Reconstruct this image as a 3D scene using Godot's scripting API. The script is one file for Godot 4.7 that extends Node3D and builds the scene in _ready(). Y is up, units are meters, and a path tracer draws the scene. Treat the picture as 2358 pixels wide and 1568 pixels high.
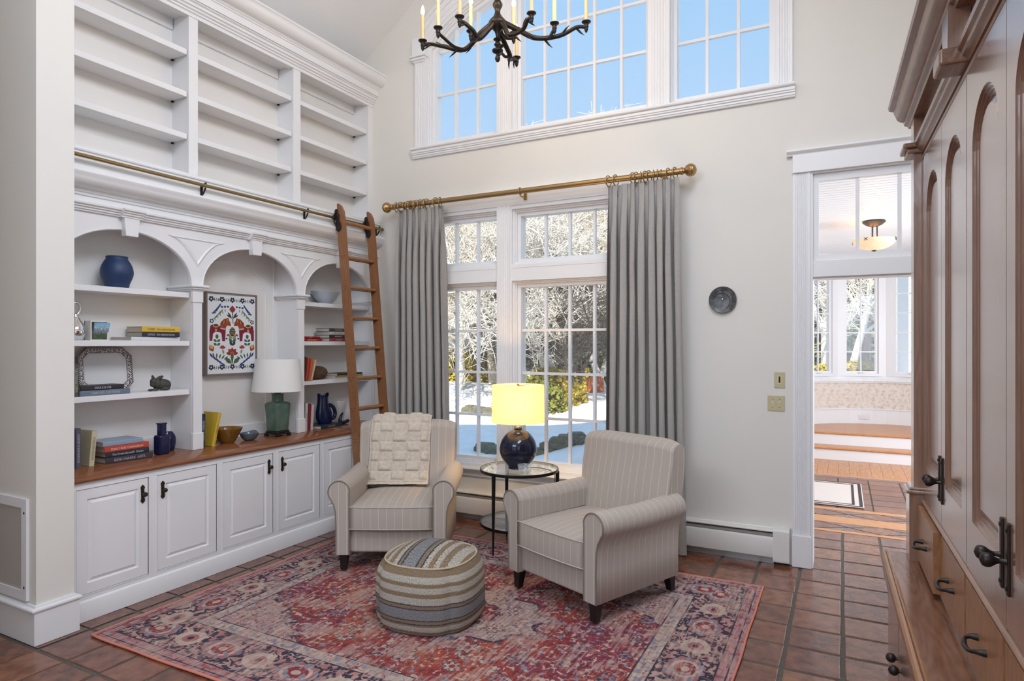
extends Node3D
# A two-storey library corner: built-in bookcase on the left, window wall ahead, doorway and cherry hutch on the right.
# Room axes: x runs right along the window wall (its face is z = -5), z runs towards the camera, the eye stands at x = 0, z = 0.

class MB:
	var v := PackedVector3Array()
	var n := PackedVector3Array()
	var uv := PackedVector2Array()
	var ix := PackedInt32Array()
	var t := Transform3D.IDENTITY

	func quad(a: Vector3, b: Vector3, c: Vector3, d: Vector3, ua := Vector2(0, 0), ub := Vector2(1, 0), uc := Vector2(1, 1), ud := Vector2(0, 1)) -> void:
		a = t * a
		b = t * b
		c = t * c
		d = t * d
		var nn := (c - a).cross(d - b).normalized()
		var s := v.size()
		v.append_array(PackedVector3Array([a, b, c, d]))
		n.append_array(PackedVector3Array([nn, nn, nn, nn]))
		uv.append_array(PackedVector2Array([ua, ub, uc, ud]))
		ix.append_array(PackedInt32Array([s, s + 2, s + 1, s, s + 3, s + 2]))

	func tri(a: Vector3, b: Vector3, c: Vector3) -> void:
		a = t * a
		b = t * b
		c = t * c
		var nn := (b - a).cross(c - a).normalized()
		var s := v.size()
		v.append_array(PackedVector3Array([a, b, c]))
		n.append_array(PackedVector3Array([nn, nn, nn]))
		uv.append_array(PackedVector2Array([Vector2(0, 0), Vector2(1, 0), Vector2(0, 1)]))
		ix.append_array(PackedInt32Array([s, s + 2, s + 1]))

	func box(lo: Vector3, hi: Vector3) -> void:
		var a := Vector3(minf(lo.x, hi.x), minf(lo.y, hi.y), minf(lo.z, hi.z))
		var b := Vector3(maxf(lo.x, hi.x), maxf(lo.y, hi.y), maxf(lo.z, hi.z))
		quad(Vector3(a.x, a.y, b.z), Vector3(b.x, a.y, b.z), Vector3(b.x, b.y, b.z), Vector3(a.x, b.y, b.z))
		quad(Vector3(b.x, a.y, a.z), Vector3(a.x, a.y, a.z), Vector3(a.x, b.y, a.z), Vector3(b.x, b.y, a.z))
		quad(Vector3(b.x, a.y, b.z), Vector3(b.x, a.y, a.z), Vector3(b.x, b.y, a.z), Vector3(b.x, b.y, b.z))
		quad(Vector3(a.x, a.y, a.z), Vector3(a.x, a.y, b.z), Vector3(a.x, b.y, b.z), Vector3(a.x, b.y, a.z))
		quad(Vector3(a.x, b.y, b.z), Vector3(b.x, b.y, b.z), Vector3(b.x, b.y, a.z), Vector3(a.x, b.y, a.z))
		quad(Vector3(a.x, a.y, a.z), Vector3(b.x, a.y, a.z), Vector3(b.x, a.y, b.z), Vector3(a.x, a.y, b.z))

	# smooth sheet of nu x nv points; the normal points along d/di x d/dj
	func surf(p: PackedVector3Array, nu: int, nv: int, cu := false, cv := false, us := 1.0, vs := 1.0) -> void:
		var s := v.size()
		var acc := PackedVector3Array()
		acc.resize(nu * nv)
		var q := PackedVector3Array()
		q.resize(nu * nv)
		for k in nu * nv:
			q[k] = t * p[k]
		var iu := nu if cu else nu - 1
		var iv := nv if cv else nv - 1
		for i in iu:
			var i2 := (i + 1) % nu
			for j in iv:
				var j2 := (j + 1) % nv
				var a := i * nv + j
				var b := i2 * nv + j
				var c := i2 * nv + j2
				var d := i * nv + j2
				var nn := (q[c] - q[a]).cross(q[d] - q[b])
				acc[a] += nn
				acc[b] += nn
				acc[c] += nn
				acc[d] += nn
				ix.append_array(PackedInt32Array([s + a, s + c, s + b, s + a, s + d, s + c]))
		for k in nu * nv:
			v.append(q[k])
			n.append(acc[k].normalized())
			uv.append(Vector2(float(k / nv) / maxf(1, nu - 1) * us, float(k % nv) / maxf(1, nv - 1) * vs))

	func lathe(pr: Array, seg := 20, crease := 40.0) -> void:
		var run: Array = [pr[0]]
		for k in range(1, pr.size()):
			run.append(pr[k])
			var cut := k == pr.size() - 1
			if not cut:
				var d1: Vector2 = (pr[k] - pr[k - 1])
				var d2: Vector2 = (pr[k + 1] - pr[k])
				cut = absf(rad_to_deg(d1.angle_to(d2))) > crease
			if cut:
				var p := PackedVector3Array()
				for q in run:
					for j in seg:
						var a := TAU * j / seg
						p.append(Vector3(q.x * cos(a), q.y, q.x * sin(a)))
				surf(p, run.size(), seg, false, true)
				run = [pr[k]]

	func tube(pts: PackedVector3Array, rad, seg := 8, caps := true, closed := false) -> void:
		var m := pts.size()
		var p := PackedVector3Array()
		var nn := Vector3.ZERO
		for k in m:
			var d: Vector3
			if closed:
				d = pts[(k + 1) % m] - pts[(k - 1 + m) % m]
			elif k == 0:
				d = pts[1] - pts[0]
			elif k == m - 1:
				d = pts[k] - pts[k - 1]
			else:
				d = (pts[k + 1] - pts[k]).normalized() + (pts[k] - pts[k - 1]).normalized()
			d = d.normalized()
			if k == 0:
				nn = d.cross(Vector3.UP if absf(d.y) < 0.9 else Vector3.RIGHT).normalized()
			else:
				nn = (nn - d * nn.dot(d)).normalized()
			var b := d.cross(nn)
			var r: float = rad if rad is float else rad[k]
			for j in seg:
				var a := TAU * j / seg
				p.append(pts[k] + (nn * cos(a) - b * sin(a)) * r)
		surf(p, m, seg, closed, true)
		if caps and not closed:
			for j in range(1, seg - 1):
				tri(p[0], p[j], p[j + 1])
				var o := (m - 1) * seg
				tri(p[o], p[o + j + 1], p[o + j])

	# outline (x, y) drawn out from z = z0 to z1
	func prism(poly: PackedVector2Array, z0: float, z1: float, caps := true, crease := 32.0) -> void:
		if Geometry2D.is_polygon_clockwise(poly):
			poly.reverse()
		var m := poly.size()
		if z1 < z0:
			var h := z0
			z0 = z1
			z1 = h
		var en := PackedVector2Array()
		for k in m:
			var d := poly[(k + 1) % m] - poly[k]
			en.append(Vector2(d.y, -d.x).normalized())
		var run := 0.0
		for k in m:
			var k2 := (k + 1) % m
			var na := en[k]
			var nb := en[k]
			if absf(rad_to_deg(en[(k - 1 + m) % m].angle_to(en[k]))) < crease:
				na = (en[(k - 1 + m) % m] + en[k]).normalized()
			if absf(rad_to_deg(en[k].angle_to(en[k2]))) < crease:
				nb = (en[k] + en[k2]).normalized()
			var a := poly[k]
			var b := poly[k2]
			var s := v.size()
			var l := a.distance_to(b)
			v.append_array(PackedVector3Array([t * Vector3(a.x, a.y, z1), t * Vector3(b.x, b.y, z1), t * Vector3(b.x, b.y, z0), t * Vector3(a.x, a.y, z0)]))
			# seen from outside, z1 side then z0 side runs counter-clockwise when reversed
			var wa := (t.basis * Vector3(na.x, na.y, 0)).normalized()
			var wb := (t.basis * Vector3(nb.x, nb.y, 0)).normalized()
			n.append_array(PackedVector3Array([wa, wb, wb, wa]))
			uv.append_array(PackedVector2Array([Vector2(run, z1), Vector2(run + l, z1), Vector2(run + l, z0), Vector2(run, z0)]))
			run += l
			ix.append_array(PackedInt32Array([s, s + 1, s + 2, s, s + 2, s + 3]))
		if caps:
			var tr := Geometry2D.triangulate_polygon(poly)
			for k in range(0, tr.size(), 3):
				var a := poly[tr[k]]
				var b := poly[tr[k + 1]]
				var c := poly[tr[k + 2]]
				if (b - a).cross(c - a) < 0:
					var h := b
					b = c
					c = h
				tri(Vector3(a.x, a.y, z1), Vector3(b.x, b.y, z1), Vector3(c.x, c.y, z1))
				tri(Vector3(a.x, a.y, z0), Vector3(c.x, c.y, z0), Vector3(b.x, b.y, z0))

	func rbox(c: Vector3, size: Vector3, r: float, seg := 1) -> void:
		var h := size / 2.0
		r = minf(r, minf(h.x, minf(h.y, h.z)))
		var ls := []
		for ax in 3:
			var l := PackedFloat32Array()
			for k in seg + 1:
				l.append(-h[ax] + r * k / seg)
			for k in seg + 1:
				l.append(h[ax] - r + r * k / seg)
			ls.append(l)
		for ax in 3:
			var u := (ax + 1) % 3
			var w := (ax + 2) % 3
			for sg in [-1.0, 1.0]:
				var p := PackedVector3Array()
				var m: int = ls[u].size()
				for i in m:
					for j in m:
						var q := Vector3.ZERO
						q[ax] = h[ax] * sg
						q[u] = ls[u][i] if sg > 0 else ls[u][m - 1 - i]
						q[w] = ls[w][j]
						var inn := q.clamp(-(h - Vector3.ONE * r), h - Vector3.ONE * r)
						p.append(c + inn + (q - inn).normalized() * r)
				surf(p, m, m)

	# quads between two outlines of the same length at depths za (front) and zb (back): a frame with a hole
	func ring(o: PackedVector2Array, i: PackedVector2Array, za: float, zb: float) -> void:
		var m := o.size()
		for k in m:
			var k2 := (k + 1) % m
			quad(Vector3(o[k].x, o[k].y, za), Vector3(o[k2].x, o[k2].y, za), Vector3(i[k2].x, i[k2].y, za), Vector3(i[k].x, i[k].y, za))
			quad(Vector3(i[k].x, i[k].y, zb), Vector3(i[k2].x, i[k2].y, zb), Vector3(o[k2].x, o[k2].y, zb), Vector3(o[k].x, o[k].y, zb))
			quad(Vector3(i[k].x, i[k].y, za), Vector3(i[k2].x, i[k2].y, za), Vector3(i[k2].x, i[k2].y, zb), Vector3(i[k].x, i[k].y, zb))
			quad(Vector3(o[k].x, o[k].y, zb), Vector3(o[k2].x, o[k2].y, zb), Vector3(o[k2].x, o[k2].y, za), Vector3(o[k].x, o[k].y, za))

	# metre UVs by the way each face points; swap lays the stripes of level faces along x
	func planar(swap := false) -> void:
		for k in v.size():
			var a := n[k].abs()
			if a.x > a.y and a.x > a.z:
				uv[k] = Vector2(v[k].z, v[k].y)
			elif a.y > a.z:
				uv[k] = Vector2(v[k].z, v[k].x) if swap else Vector2(v[k].x, v[k].z)
			else:
				uv[k] = Vector2(v[k].x, v[k].y)

	func mesh() -> ArrayMesh:
		var arr := []
		arr.resize(Mesh.ARRAY_MAX)
		arr[Mesh.ARRAY_VERTEX] = v
		arr[Mesh.ARRAY_NORMAL] = n
		arr[Mesh.ARRAY_TEX_UV] = uv
		arr[Mesh.ARRAY_INDEX] = ix
		var m := ArrayMesh.new()
		m.add_surface_from_arrays(Mesh.PRIMITIVE_TRIANGLES, arr)
		return m

var M := {}
var taken := {}
var rng := RandomNumberGenerator.new()

func numbered(called: String) -> String:
	if not taken.has(called):
		taken[called] = 0
		return called
	taken[called] += 1
	return "%s_%03d" % [called, taken[called]]

func obj(called: String, mb: MB, m: Material, parent: Node = null) -> MeshInstance3D:
	return put(called, mb.mesh(), m, parent)

func put(called: String, me: Mesh, m: Material, parent: Node = null, at := Transform3D.IDENTITY) -> MeshInstance3D:
	var o := MeshInstance3D.new()
	o.mesh = me
	o.material_override = m
	o.transform = at
	if parent == null:
		o.name = numbered(called)
		add_child(o)
	else:
		o.name = called
		parent.add_child(o, true)
	return o

func tag(o: Node, label: String, category: String, group := "") -> Node:
	o.set_meta("label", label)
	o.set_meta("category", category)
	if group:
		o.set_meta("group", group)
	return o

func thing(called: String, label: String, category: String, at := Vector3.ZERO, turn := 0.0, group := "") -> Node3D:
	var o := Node3D.new()
	o.name = numbered(called)
	add_child(o)
	o.position = at
	o.rotation.y = deg_to_rad(turn)
	tag(o, label, category, group)
	return o

func setting(called: String) -> Node3D:
	var o := Node3D.new()
	o.name = called
	add_child(o)
	o.set_meta("kind", "structure")
	return o

func struct(called: String, mb: MB, m: Material) -> MeshInstance3D:
	var o := obj(called, mb, m)
	o.set_meta("kind", "structure")
	return o

# basis whose local x leaves the window wall, y is up and z runs left along the wall
func along_x(at := Vector3.ZERO) -> Transform3D:
	return Transform3D(Basis(Vector3(0, 0, 1), Vector3(0, 1, 0), Vector3(-1, 0, 0)), at)

func pts(a: Array) -> PackedVector2Array:
	var p := PackedVector2Array()
	for k in range(0, a.size(), 2):
		p.append(Vector2(a[k], a[k + 1]))
	return p

func arc(cx: float, cy: float, rx: float, ry: float, a0: float, a1: float, k: int) -> PackedVector2Array:
	var p := PackedVector2Array()
	for i in k + 1:
		var a := deg_to_rad(lerpf(a0, a1, float(i) / k))
		p.append(Vector2(cx + rx * cos(a), cy + ry * sin(a)))
	return p

func torus(mb: MB, c: Vector3, r: float, rr: float, ax: Vector3, seg := 20, k := 6) -> void:
	var u := ax.cross(Vector3.UP if absf(ax.y) < 0.9 else Vector3.RIGHT).normalized()
	var w := ax.cross(u)
	var p := PackedVector3Array()
	for i in seg:
		p.append(c + (u * cos(TAU * i / seg) + w * sin(TAU * i / seg)) * r)
	mb.tube(p, rr, k, false, true)

func lathe_at(mb: MB, c: Vector3, pr: Array, seg := 20, b := Basis.IDENTITY) -> void:
	var keep := mb.t
	mb.t = keep * Transform3D(b, c)
	mb.lathe(pr, seg)
	mb.t = keep

func ball(mb: MB, c: Vector3, r: Vector3, seg := 16, k := 9) -> void:
	var pr := []
	for i in k + 1:
		var a := PI * i / k - PI / 2
		pr.append(Vector2(cos(a), sin(a)))
	lathe_at(mb, c, pr, seg, Basis.IDENTITY.scaled(r))

func spline(p: Array, k := 6) -> PackedVector3Array:
	var out := PackedVector3Array()
	for i in p.size() - 1:
		var a: Vector3 = p[maxi(i - 1, 0)]
		var b: Vector3 = p[i]
		var c: Vector3 = p[i + 1]
		var d: Vector3 = p[mini(i + 2, p.size() - 1)]
		for j in k:
			out.append(b.cubic_interpolate(c, a, d, float(j) / k))
	out.append(p[p.size() - 1])
	return out

# ---------------------------------------------------------------- materials
func mat(c: Color, rough := 0.6, metal := 0.0) -> StandardMaterial3D:
	var m := StandardMaterial3D.new()
	m.albedo_color = c
	m.roughness = rough
	m.metallic = metal
	return m

func c8(r: float, g: float, b: float) -> Color:
	return Color(r / 255.0, g / 255.0, b / 255.0)

func noise_img(s: int, freq: float, oct: int, w := 256, type := FastNoiseLite.TYPE_SIMPLEX_SMOOTH) -> Image:
	var f := FastNoiseLite.new()
	f.seed = s
	f.noise_type = type
	f.frequency = freq
	f.fractal_octaves = oct
	var im := f.get_seamless_image(w, w)
	im.convert(Image.FORMAT_L8)
	return im

func tex(im: Image) -> ImageTexture:
	return ImageTexture.create_from_image(im)

func ramp_tex(s: int, freq: float, oct: int, cols: Array, w := 256, con := 1.0) -> ImageTexture:
	var im := noise_img(s, freq, oct, w)
	var d := im.get_data()
	var o := PackedByteArray()
	o.resize(w * w * 3)
	for k in w * w:
		var x := clampf((d[k] / 255.0 - 0.5) * con + 0.5, 0.0, 0.999) * (cols.size() - 1)
		var c: Color = cols[int(x)].lerp(cols[int(x) + 1], x - int(x))
		o[k * 3] = int(c.r * 255)
		o[k * 3 + 1] = int(c.g * 255)
		o[k * 3 + 2] = int(c.b * 255)
	return tex(Image.create_from_data(w, w, false, Image.FORMAT_RGB8, o))

func wood_tex(s: int, lo: Color, mid: Color, hi: Color, rings := 6.0, w := 256) -> ImageTexture:
	var a := noise_img(s, 0.008, 2, w).get_data()
	var b := noise_img(s + 7, 0.09, 3, w).get_data()
	var o := PackedByteArray()
	o.resize(w * w * 3)
	for k in w * w:
		var r := absf(fposmod(a[k] / 255.0 * rings, 1.0) - 0.5) * 2.0
		var f := b[k] / 255.0
		var x := clampf(0.5 * r + 0.5 * f, 0.0, 1.0)
		var c := lo.lerp(mid, x * 2.0) if x < 0.5 else mid.lerp(hi, x * 2.0 - 1.0)
		o[k * 3] = int(c.r * 255)
		o[k * 3 + 1] = int(c.g * 255)
		o[k * 3 + 2] = int(c.b * 255)
	return tex(Image.create_from_data(w, w, false, Image.FORMAT_RGB8, o))

func normal_tex(s: int, freq: float, oct: int, strength: float, w := 256) -> ImageTexture:
	var im := noise_img(s, freq, oct, w)
	im.convert(Image.FORMAT_RGBA8)
	im.bump_map_to_normal_map(strength)
	return tex(im)

func tri_mat(t: Texture2D, scale: Vector3, rough: float, nm: Texture2D = null, nscale := 1.0) -> StandardMaterial3D:
	var m := mat(Color.WHITE, rough)
	m.albedo_texture = t
	m.uv1_triplanar = true
	m.uv1_scale = scale
	if nm:
		m.normal_enabled = true
		m.normal_texture = nm
		m.normal_scale = nscale
	return m

func materials() -> void:
	M.white = mat(c8(236, 236, 236), 0.38)
	M.white_back = mat(c8(233, 230, 226), 0.5)
	M.wall = mat(c8(229, 226, 218), 0.75)
	M.ceiling = mat(c8(238, 239, 240), 0.8)
	M.heater = mat(c8(226, 224, 218), 0.35)
	M.iron = mat(c8(52, 46, 42), 0.42, 0.7)
	M.bronze = mat(c8(70, 62, 52), 0.38, 0.8)
	M.black_metal = mat(c8(34, 33, 34), 0.35, 0.6)
	M.brass = mat(c8(178, 148, 102), 0.32, 0.95)
	M.rail_brass = mat(c8(150, 128, 88), 0.3, 0.9)
	M.chrome = mat(c8(225, 226, 228), 0.06, 1.0)
	M.black_wood = mat(c8(22, 20, 20), 0.32)
	M.almond = mat(c8(196, 186, 148), 0.4)
	M.ivory = mat(c8(222, 214, 186), 0.4)
	M.grout = tri_mat(ramp_tex(3, 0.05, 3, [c8(78, 72, 64), c8(104, 98, 88)]), Vector3.ONE * 3.0, 0.9)
	var fine := normal_tex(21, 0.11, 3, 3.0)
	var linen := normal_tex(22, 0.28, 2, 2.0)
	M.linen_n = linen
	M.tile_mats = []
	var bases := [[c8(98, 58, 42), c8(122, 74, 53), c8(136, 86, 62)], [c8(90, 54, 42), c8(114, 70, 52), c8(130, 82, 60)], [c8(106, 64, 45), c8(130, 82, 58), c8(144, 96, 68)], [c8(92, 57, 47), c8(114, 72, 57), c8(126, 84, 68)], [c8(84, 50, 38), c8(108, 64, 47), c8(126, 78, 57)]]
	var tn := normal_tex(31, 0.035, 3, 5.0)
	for k in 5:
		var m := tri_mat(ramp_tex(40 + k, 0.02, 4, bases[k], 256, 1.2), Vector3.ONE * 1.7, 0.19, tn, 0.06)
		m.uv1_world_triplanar = true
		m.metallic_specular = 0.62
		M.tile_mats.append(m)
	M.counter = tri_mat(wood_tex(51, c8(116, 70, 46), c8(138, 86, 56), c8(150, 98, 66), 4.0), Vector3(6, 6, 0.5), 0.12)
	M.ladder = tri_mat(wood_tex(52, c8(120, 80, 52), c8(144, 98, 64), c8(160, 114, 78), 5.0), Vector3(9, 0.8, 9), 0.36)
	M.rung = tri_mat(wood_tex(56, c8(138, 92, 56), c8(162, 112, 70), c8(178, 130, 86), 5.0), Vector3(9, 9, 0.8), 0.36)
	var ch := wood_tex(53, c8(124, 92, 74), c8(138, 104, 84), c8(150, 116, 96), 4.0)
	M.cherry = tri_mat(ch, Vector3(5, 0.3, 5), 0.22, fine, 0.05)
	M.cherry.metallic_specular = 0.7
	M.cherry.clearcoat_enabled = true
	M.cherry.clearcoat = 0.8
	M.cherry.clearcoat_roughness = 0.2
	M.cherry_h = tri_mat(ch, Vector3(5, 5, 0.5), 0.24, fine, 0.05)
	var gd := wood_tex(54, c8(128, 88, 58), c8(148, 104, 70), c8(160, 118, 82), 5.0)
	M.drawer = tri_mat(gd, Vector3(5, 0.9, 2.0), 0.32)
	M.walnut = tri_mat(wood_tex(55, c8(100, 68, 50), c8(116, 80, 60), c8(128, 92, 70), 6.0), Vector3(3, 3, 0.45), 0.16)
	M.gold_edge = tri_mat(gd, Vector3(6, 6, 0.6), 0.3)
	M.dark_cherry = tri_mat(wood_tex(57, c8(62, 38, 28), c8(86, 54, 40), c8(102, 66, 50), 5.0), Vector3(5, 0.5, 5), 0.34)
	M.oak_floor = []
	for k in 4:
		M.oak_floor.append(tri_mat(wood_tex(60 + k, c8(168, 108, 62).darkened(0.05 * k), c8(196, 136, 84), c8(212, 156, 104), 4.0, 128), Vector3(5, 5, 0.6), 0.3))
	M.oak_x = tri_mat(wood_tex(66, c8(176, 112, 64), c8(200, 138, 86), c8(214, 158, 106), 4.0), Vector3(0.6, 5, 5), 0.3)
	M.glass = mat(Color(1, 1, 1, 0.03), 0.0)
	M.glass.metallic_specular = 0.3
	M.glass.transparency = BaseMaterial3D.TRANSPARENCY_ALPHA
	M.table_glass = mat(Color(0.93, 0.97, 0.96, 0.12), 0.0)
	M.table_glass.transparency = BaseMaterial3D.TRANSPARENCY_ALPHA
	M.solid_glass = mat(Color(0.94, 0.98, 0.99, 0.0), 0.02)
	M.solid_glass.refraction_enabled = true
	M.solid_glass.refraction_scale = 0.05
	M.cobalt = mat(c8(16, 26, 66), 0.06)
	M.navy_glaze = mat(c8(16, 30, 62), 0.12)
	M.vase_blue = mat(c8(34, 58, 98), 0.5)
	M.curtain = tri_mat(ramp_tex(71, 0.12, 3, [c8(156, 153, 148), c8(178, 175, 170)]), Vector3(7, 1.2, 7), 0.85, linen, 0.25)
	M.curtain.backlight_enabled = true
	M.curtain.backlight = Color(0.1, 0.1, 0.1)
	M.page = tri_mat(ramp_tex(72, 0.2, 2, [c8(176, 168, 156), c8(212, 206, 196)], 128), Vector3(1, 40, 1), 0.9)
	M.snow = tri_mat(ramp_tex(73, 0.05, 4, [c8(232, 236, 244), c8(250, 250, 252)], 128), Vector3.ONE * 0.4, 0.9)

# ---------------------------------------------------------------- camera, sky, sun, daylight
func light_and_camera() -> void:
	var cam := Camera3D.new()
	cam.name = "camera"
	cam.projection = Camera3D.PROJECTION_FRUSTUM
	cam.near = 0.05
	cam.far = 400.0
	cam.size = 0.05 * 1568.0 / 1461.0
	cam.frustum_offset = Vector2(0, 0.05 * 7.0 / 1461.0)
	cam.position = Vector3(0, 1.6, 0)
	cam.rotation.y = deg_to_rad(27.5)
	add_child(cam)
	cam.current = true
	var we := WorldEnvironment.new()
	we.name = "environment"
	var e := Environment.new()
	e.background_mode = Environment.BG_SKY
	var sm := ProceduralSkyMaterial.new()
	sm.sky_top_color = c8(150, 204, 252)
	sm.sky_horizon_color = c8(216, 234, 252)
	sm.sky_curve = 0.22
	sm.ground_bottom_color = c8(120, 120, 122)
	sm.ground_horizon_color = c8(190, 200, 212)
	var sky := Sky.new()
	sky.sky_material = sm
	e.sky = sky
	e.background_energy_multiplier = 1.0
	e.tonemap_mode = Environment.TONE_MAPPER_LINEAR
	e.tonemap_exposure = 1.0
	e.sdfgi_enabled = true
	e.ssao_enabled = true
	e.ssil_enabled = true
	we.environment = e
	add_child(we)
	var sun := DirectionalLight3D.new()
	sun.name = "sun"
	sun.light_energy = 2.6
	sun.light_color = c8(255, 243, 224)
	sun.light_angular_distance = 0.5
	sun.shadow_enabled = true
	sun.rotation = Vector3(deg_to_rad(-42), deg_to_rad(10), 0)
	add_child(sun)
	# daylight given by area lights out of view, placed to brighten room and hall
	unseen_daylight("unseen_rear_light", Vector3(-1.9, 1.7, 3.52), Vector3(-1.9, 1.75, 0), Vector2(2.9, 2.2), 0.6)  # out of view, a weak low light from behind the eye
	unseen_daylight("unseen_side_light", Vector3(0.8, 1.9, 1.2), Vector3(-1, 1.95, 1.2), Vector2(2.6, 1.6), 1.4)  # out of view, placed to light the bookcase side from the right
	unseen_daylight("unseen_hall_light", Vector3(2.84, 1.7, -7.5), Vector3(0, 1.7, -7.5), Vector2(2.5, 1.9), 16.0)  # out of view, placed to brighten the hall beyond the doorway
	unseen_daylight("unseen_upper_light", Vector3(-0.22, ceil_y(-0.22) - 0.1, -1.5), Vector3(-0.22 - 0.593, ceil_y(-0.22) - 0.1 - 0.805, -1.5), Vector2(2.6, 1.1), 12.0)  # out of view below the closed ceiling, placed to brighten the upper bookcase
	unseen_daylight("unseen_rear_upper_light", Vector3(-1.97, 4.1, 3.5), Vector3(-1.97, 4.05, 0), Vector2(3.0, 1.3), 12.0)  # out of view, placed to brighten the upper window wall

func unseen_daylight(called: String, at: Vector3, to: Vector3, size: Vector2, energy: float) -> void:  # area light in daylight colour for the sources out of view
	var l := AreaLight3D.new()
	l.name = called
	l.area_size = size
	l.light_energy = energy
	l.light_color = c8(232, 240, 255)
	l.area_range = 30.0
	l.area_attenuation = 2.0
	l.shadow_enabled = true
	add_child(l)
	l.look_at_from_position(at, to)

# ---------------------------------------------------------------- room shell
func ceil_y(x: float) -> float:
	return 6.14 - 0.736 * absf(x + 1.97)

func arch_y(x: float, g: float) -> float:
	var d := (x + 1.97) / (1.53 + g)
	return 4.21 + (0.65 + g) * sqrt(maxf(0.0, 1.0 - d * d))

func outline(x0: float, x1: float, y0: float, y1: float, g: float) -> PackedVector2Array:
	# y1 < 0: the arch closes the top
	var p := PackedVector2Array([Vector2(x0 - g, y0 - g), Vector2(x1 + g, y0 - g)])
	for k in 17:
		var x := lerpf(x1 + g, x0 - g, k / 16.0)
		p.append(Vector2(x, y1 + g if y1 > 0 else arch_y(clampf(x, x0, x1), g)))
	return p

func pane_poly(x0: float, x1: float, y0: float, y1: float, arched: bool) -> PackedVector2Array:
	var p := PackedVector2Array()
	var lo := PackedVector2Array()
	var k := 10 if arched else 1
	for i in k + 1:
		var x := lerpf(x0, x1, float(i) / k)
		var top := minf(y1, arch_y(x, 0.0)) if arched else y1
		if top > y0 + 0.004:
			p.append(Vector2(x, top))
			lo.append(Vector2(x, y0))
	if p.size() < 2:
		return PackedVector2Array()
	lo.reverse()
	p.append_array(lo)
	return p

func window(called: String, x0: float, x1: float, y0: float, y1: float, cols: Array, rows: Array) -> void:
	var w := setting(called)
	var mb := MB.new()
	mb.ring(outline(x0, x1, y0, y1, 0.085), outline(x0, x1, y0, y1, 0.055), -4.982, -5.2)
	obj("casing", mb, M.white, w)
	mb = MB.new()
	mb.ring(outline(x0, x1, y0, y1, 0.055), outline(x0, x1, y0, y1, 0.042), -5.012, -5.2)
	mb.ring(outline(x0, x1, y0, y1, 0.042), outline(x0, x1, y0, y1, 0.03), -5.03, -5.2)
	mb.ring(outline(x0, x1, y0, y1, 0.03), outline(x0, x1, y0, y1, 0.0), -5.055, -5.15)
	obj("sash_frame", mb, M.white, w)
	var arched := y1 < 0
	var ytop := 5.0 if arched else y1
	for x in cols:
		mb = MB.new()
		mb.box(Vector3(x - 0.011, y0, -5.118), Vector3(x + 0.011, arch_y(x, 0) if arched else y1, -5.082))
		obj("muntin", mb, M.white, w)
	for y in rows:
		var xa := x0
		var xb := x1
		if arched:
			while arch_y(xa, 0) < y and xa < x1:
				xa += 0.005
			while arch_y(xb, 0) < y and xb > x0:
				xb -= 0.005
		if xb <= xa:
			continue
		mb = MB.new()
		mb.box(Vector3(xa, y - 0.011, -5.114), Vector3(xb, y + 0.011, -5.086))
		obj("muntin", mb, M.white, w)
	var xs := [x0] + cols + [x1]
	var ys := [y0] + rows + [ytop]
	for i in xs.size() - 1:
		for j in ys.size() - 1:
			var p := pane_poly(xs[i], xs[i + 1], ys[j], ys[j + 1], arched)
			if p.size() > 2:
				mb = MB.new()
				mb.prism(p, -5.103, -5.099)
				obj("pane", mb, M.glass, w)

# a board with round-bottomed flutes: x across, front at z = f
func fluted(mb: MB, x0: float, x1: float, y0: float, y1: float, f: float, back: float, k: int) -> void:
	var p := PackedVector2Array([Vector2(x0, back), Vector2(x0, f)])
	var m := 0.16 * (x1 - x0)
	var step := (x1 - x0 - 2 * m) / k
	for i in k:
		var a := x0 + m + step * i
		p.append_array(PackedVector2Array([Vector2(a + step * 0.12, f), Vector2(a + step * 0.3, f - 0.005), Vector2(a + step * 0.7, f - 0.005), Vector2(a + step * 0.88, f)]))
	p.append_array(PackedVector2Array([Vector2(x1, f), Vector2(x1, back)]))
	var keep := mb.t
	mb.t = Transform3D(Basis(Vector3(1, 0, 0), Vector3(0, 0, 1), Vector3(0, -1, 0)), Vector3.ZERO)
	mb.prism(p, -y0, -y1, true, 20.0)
	mb.t = keep

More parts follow.
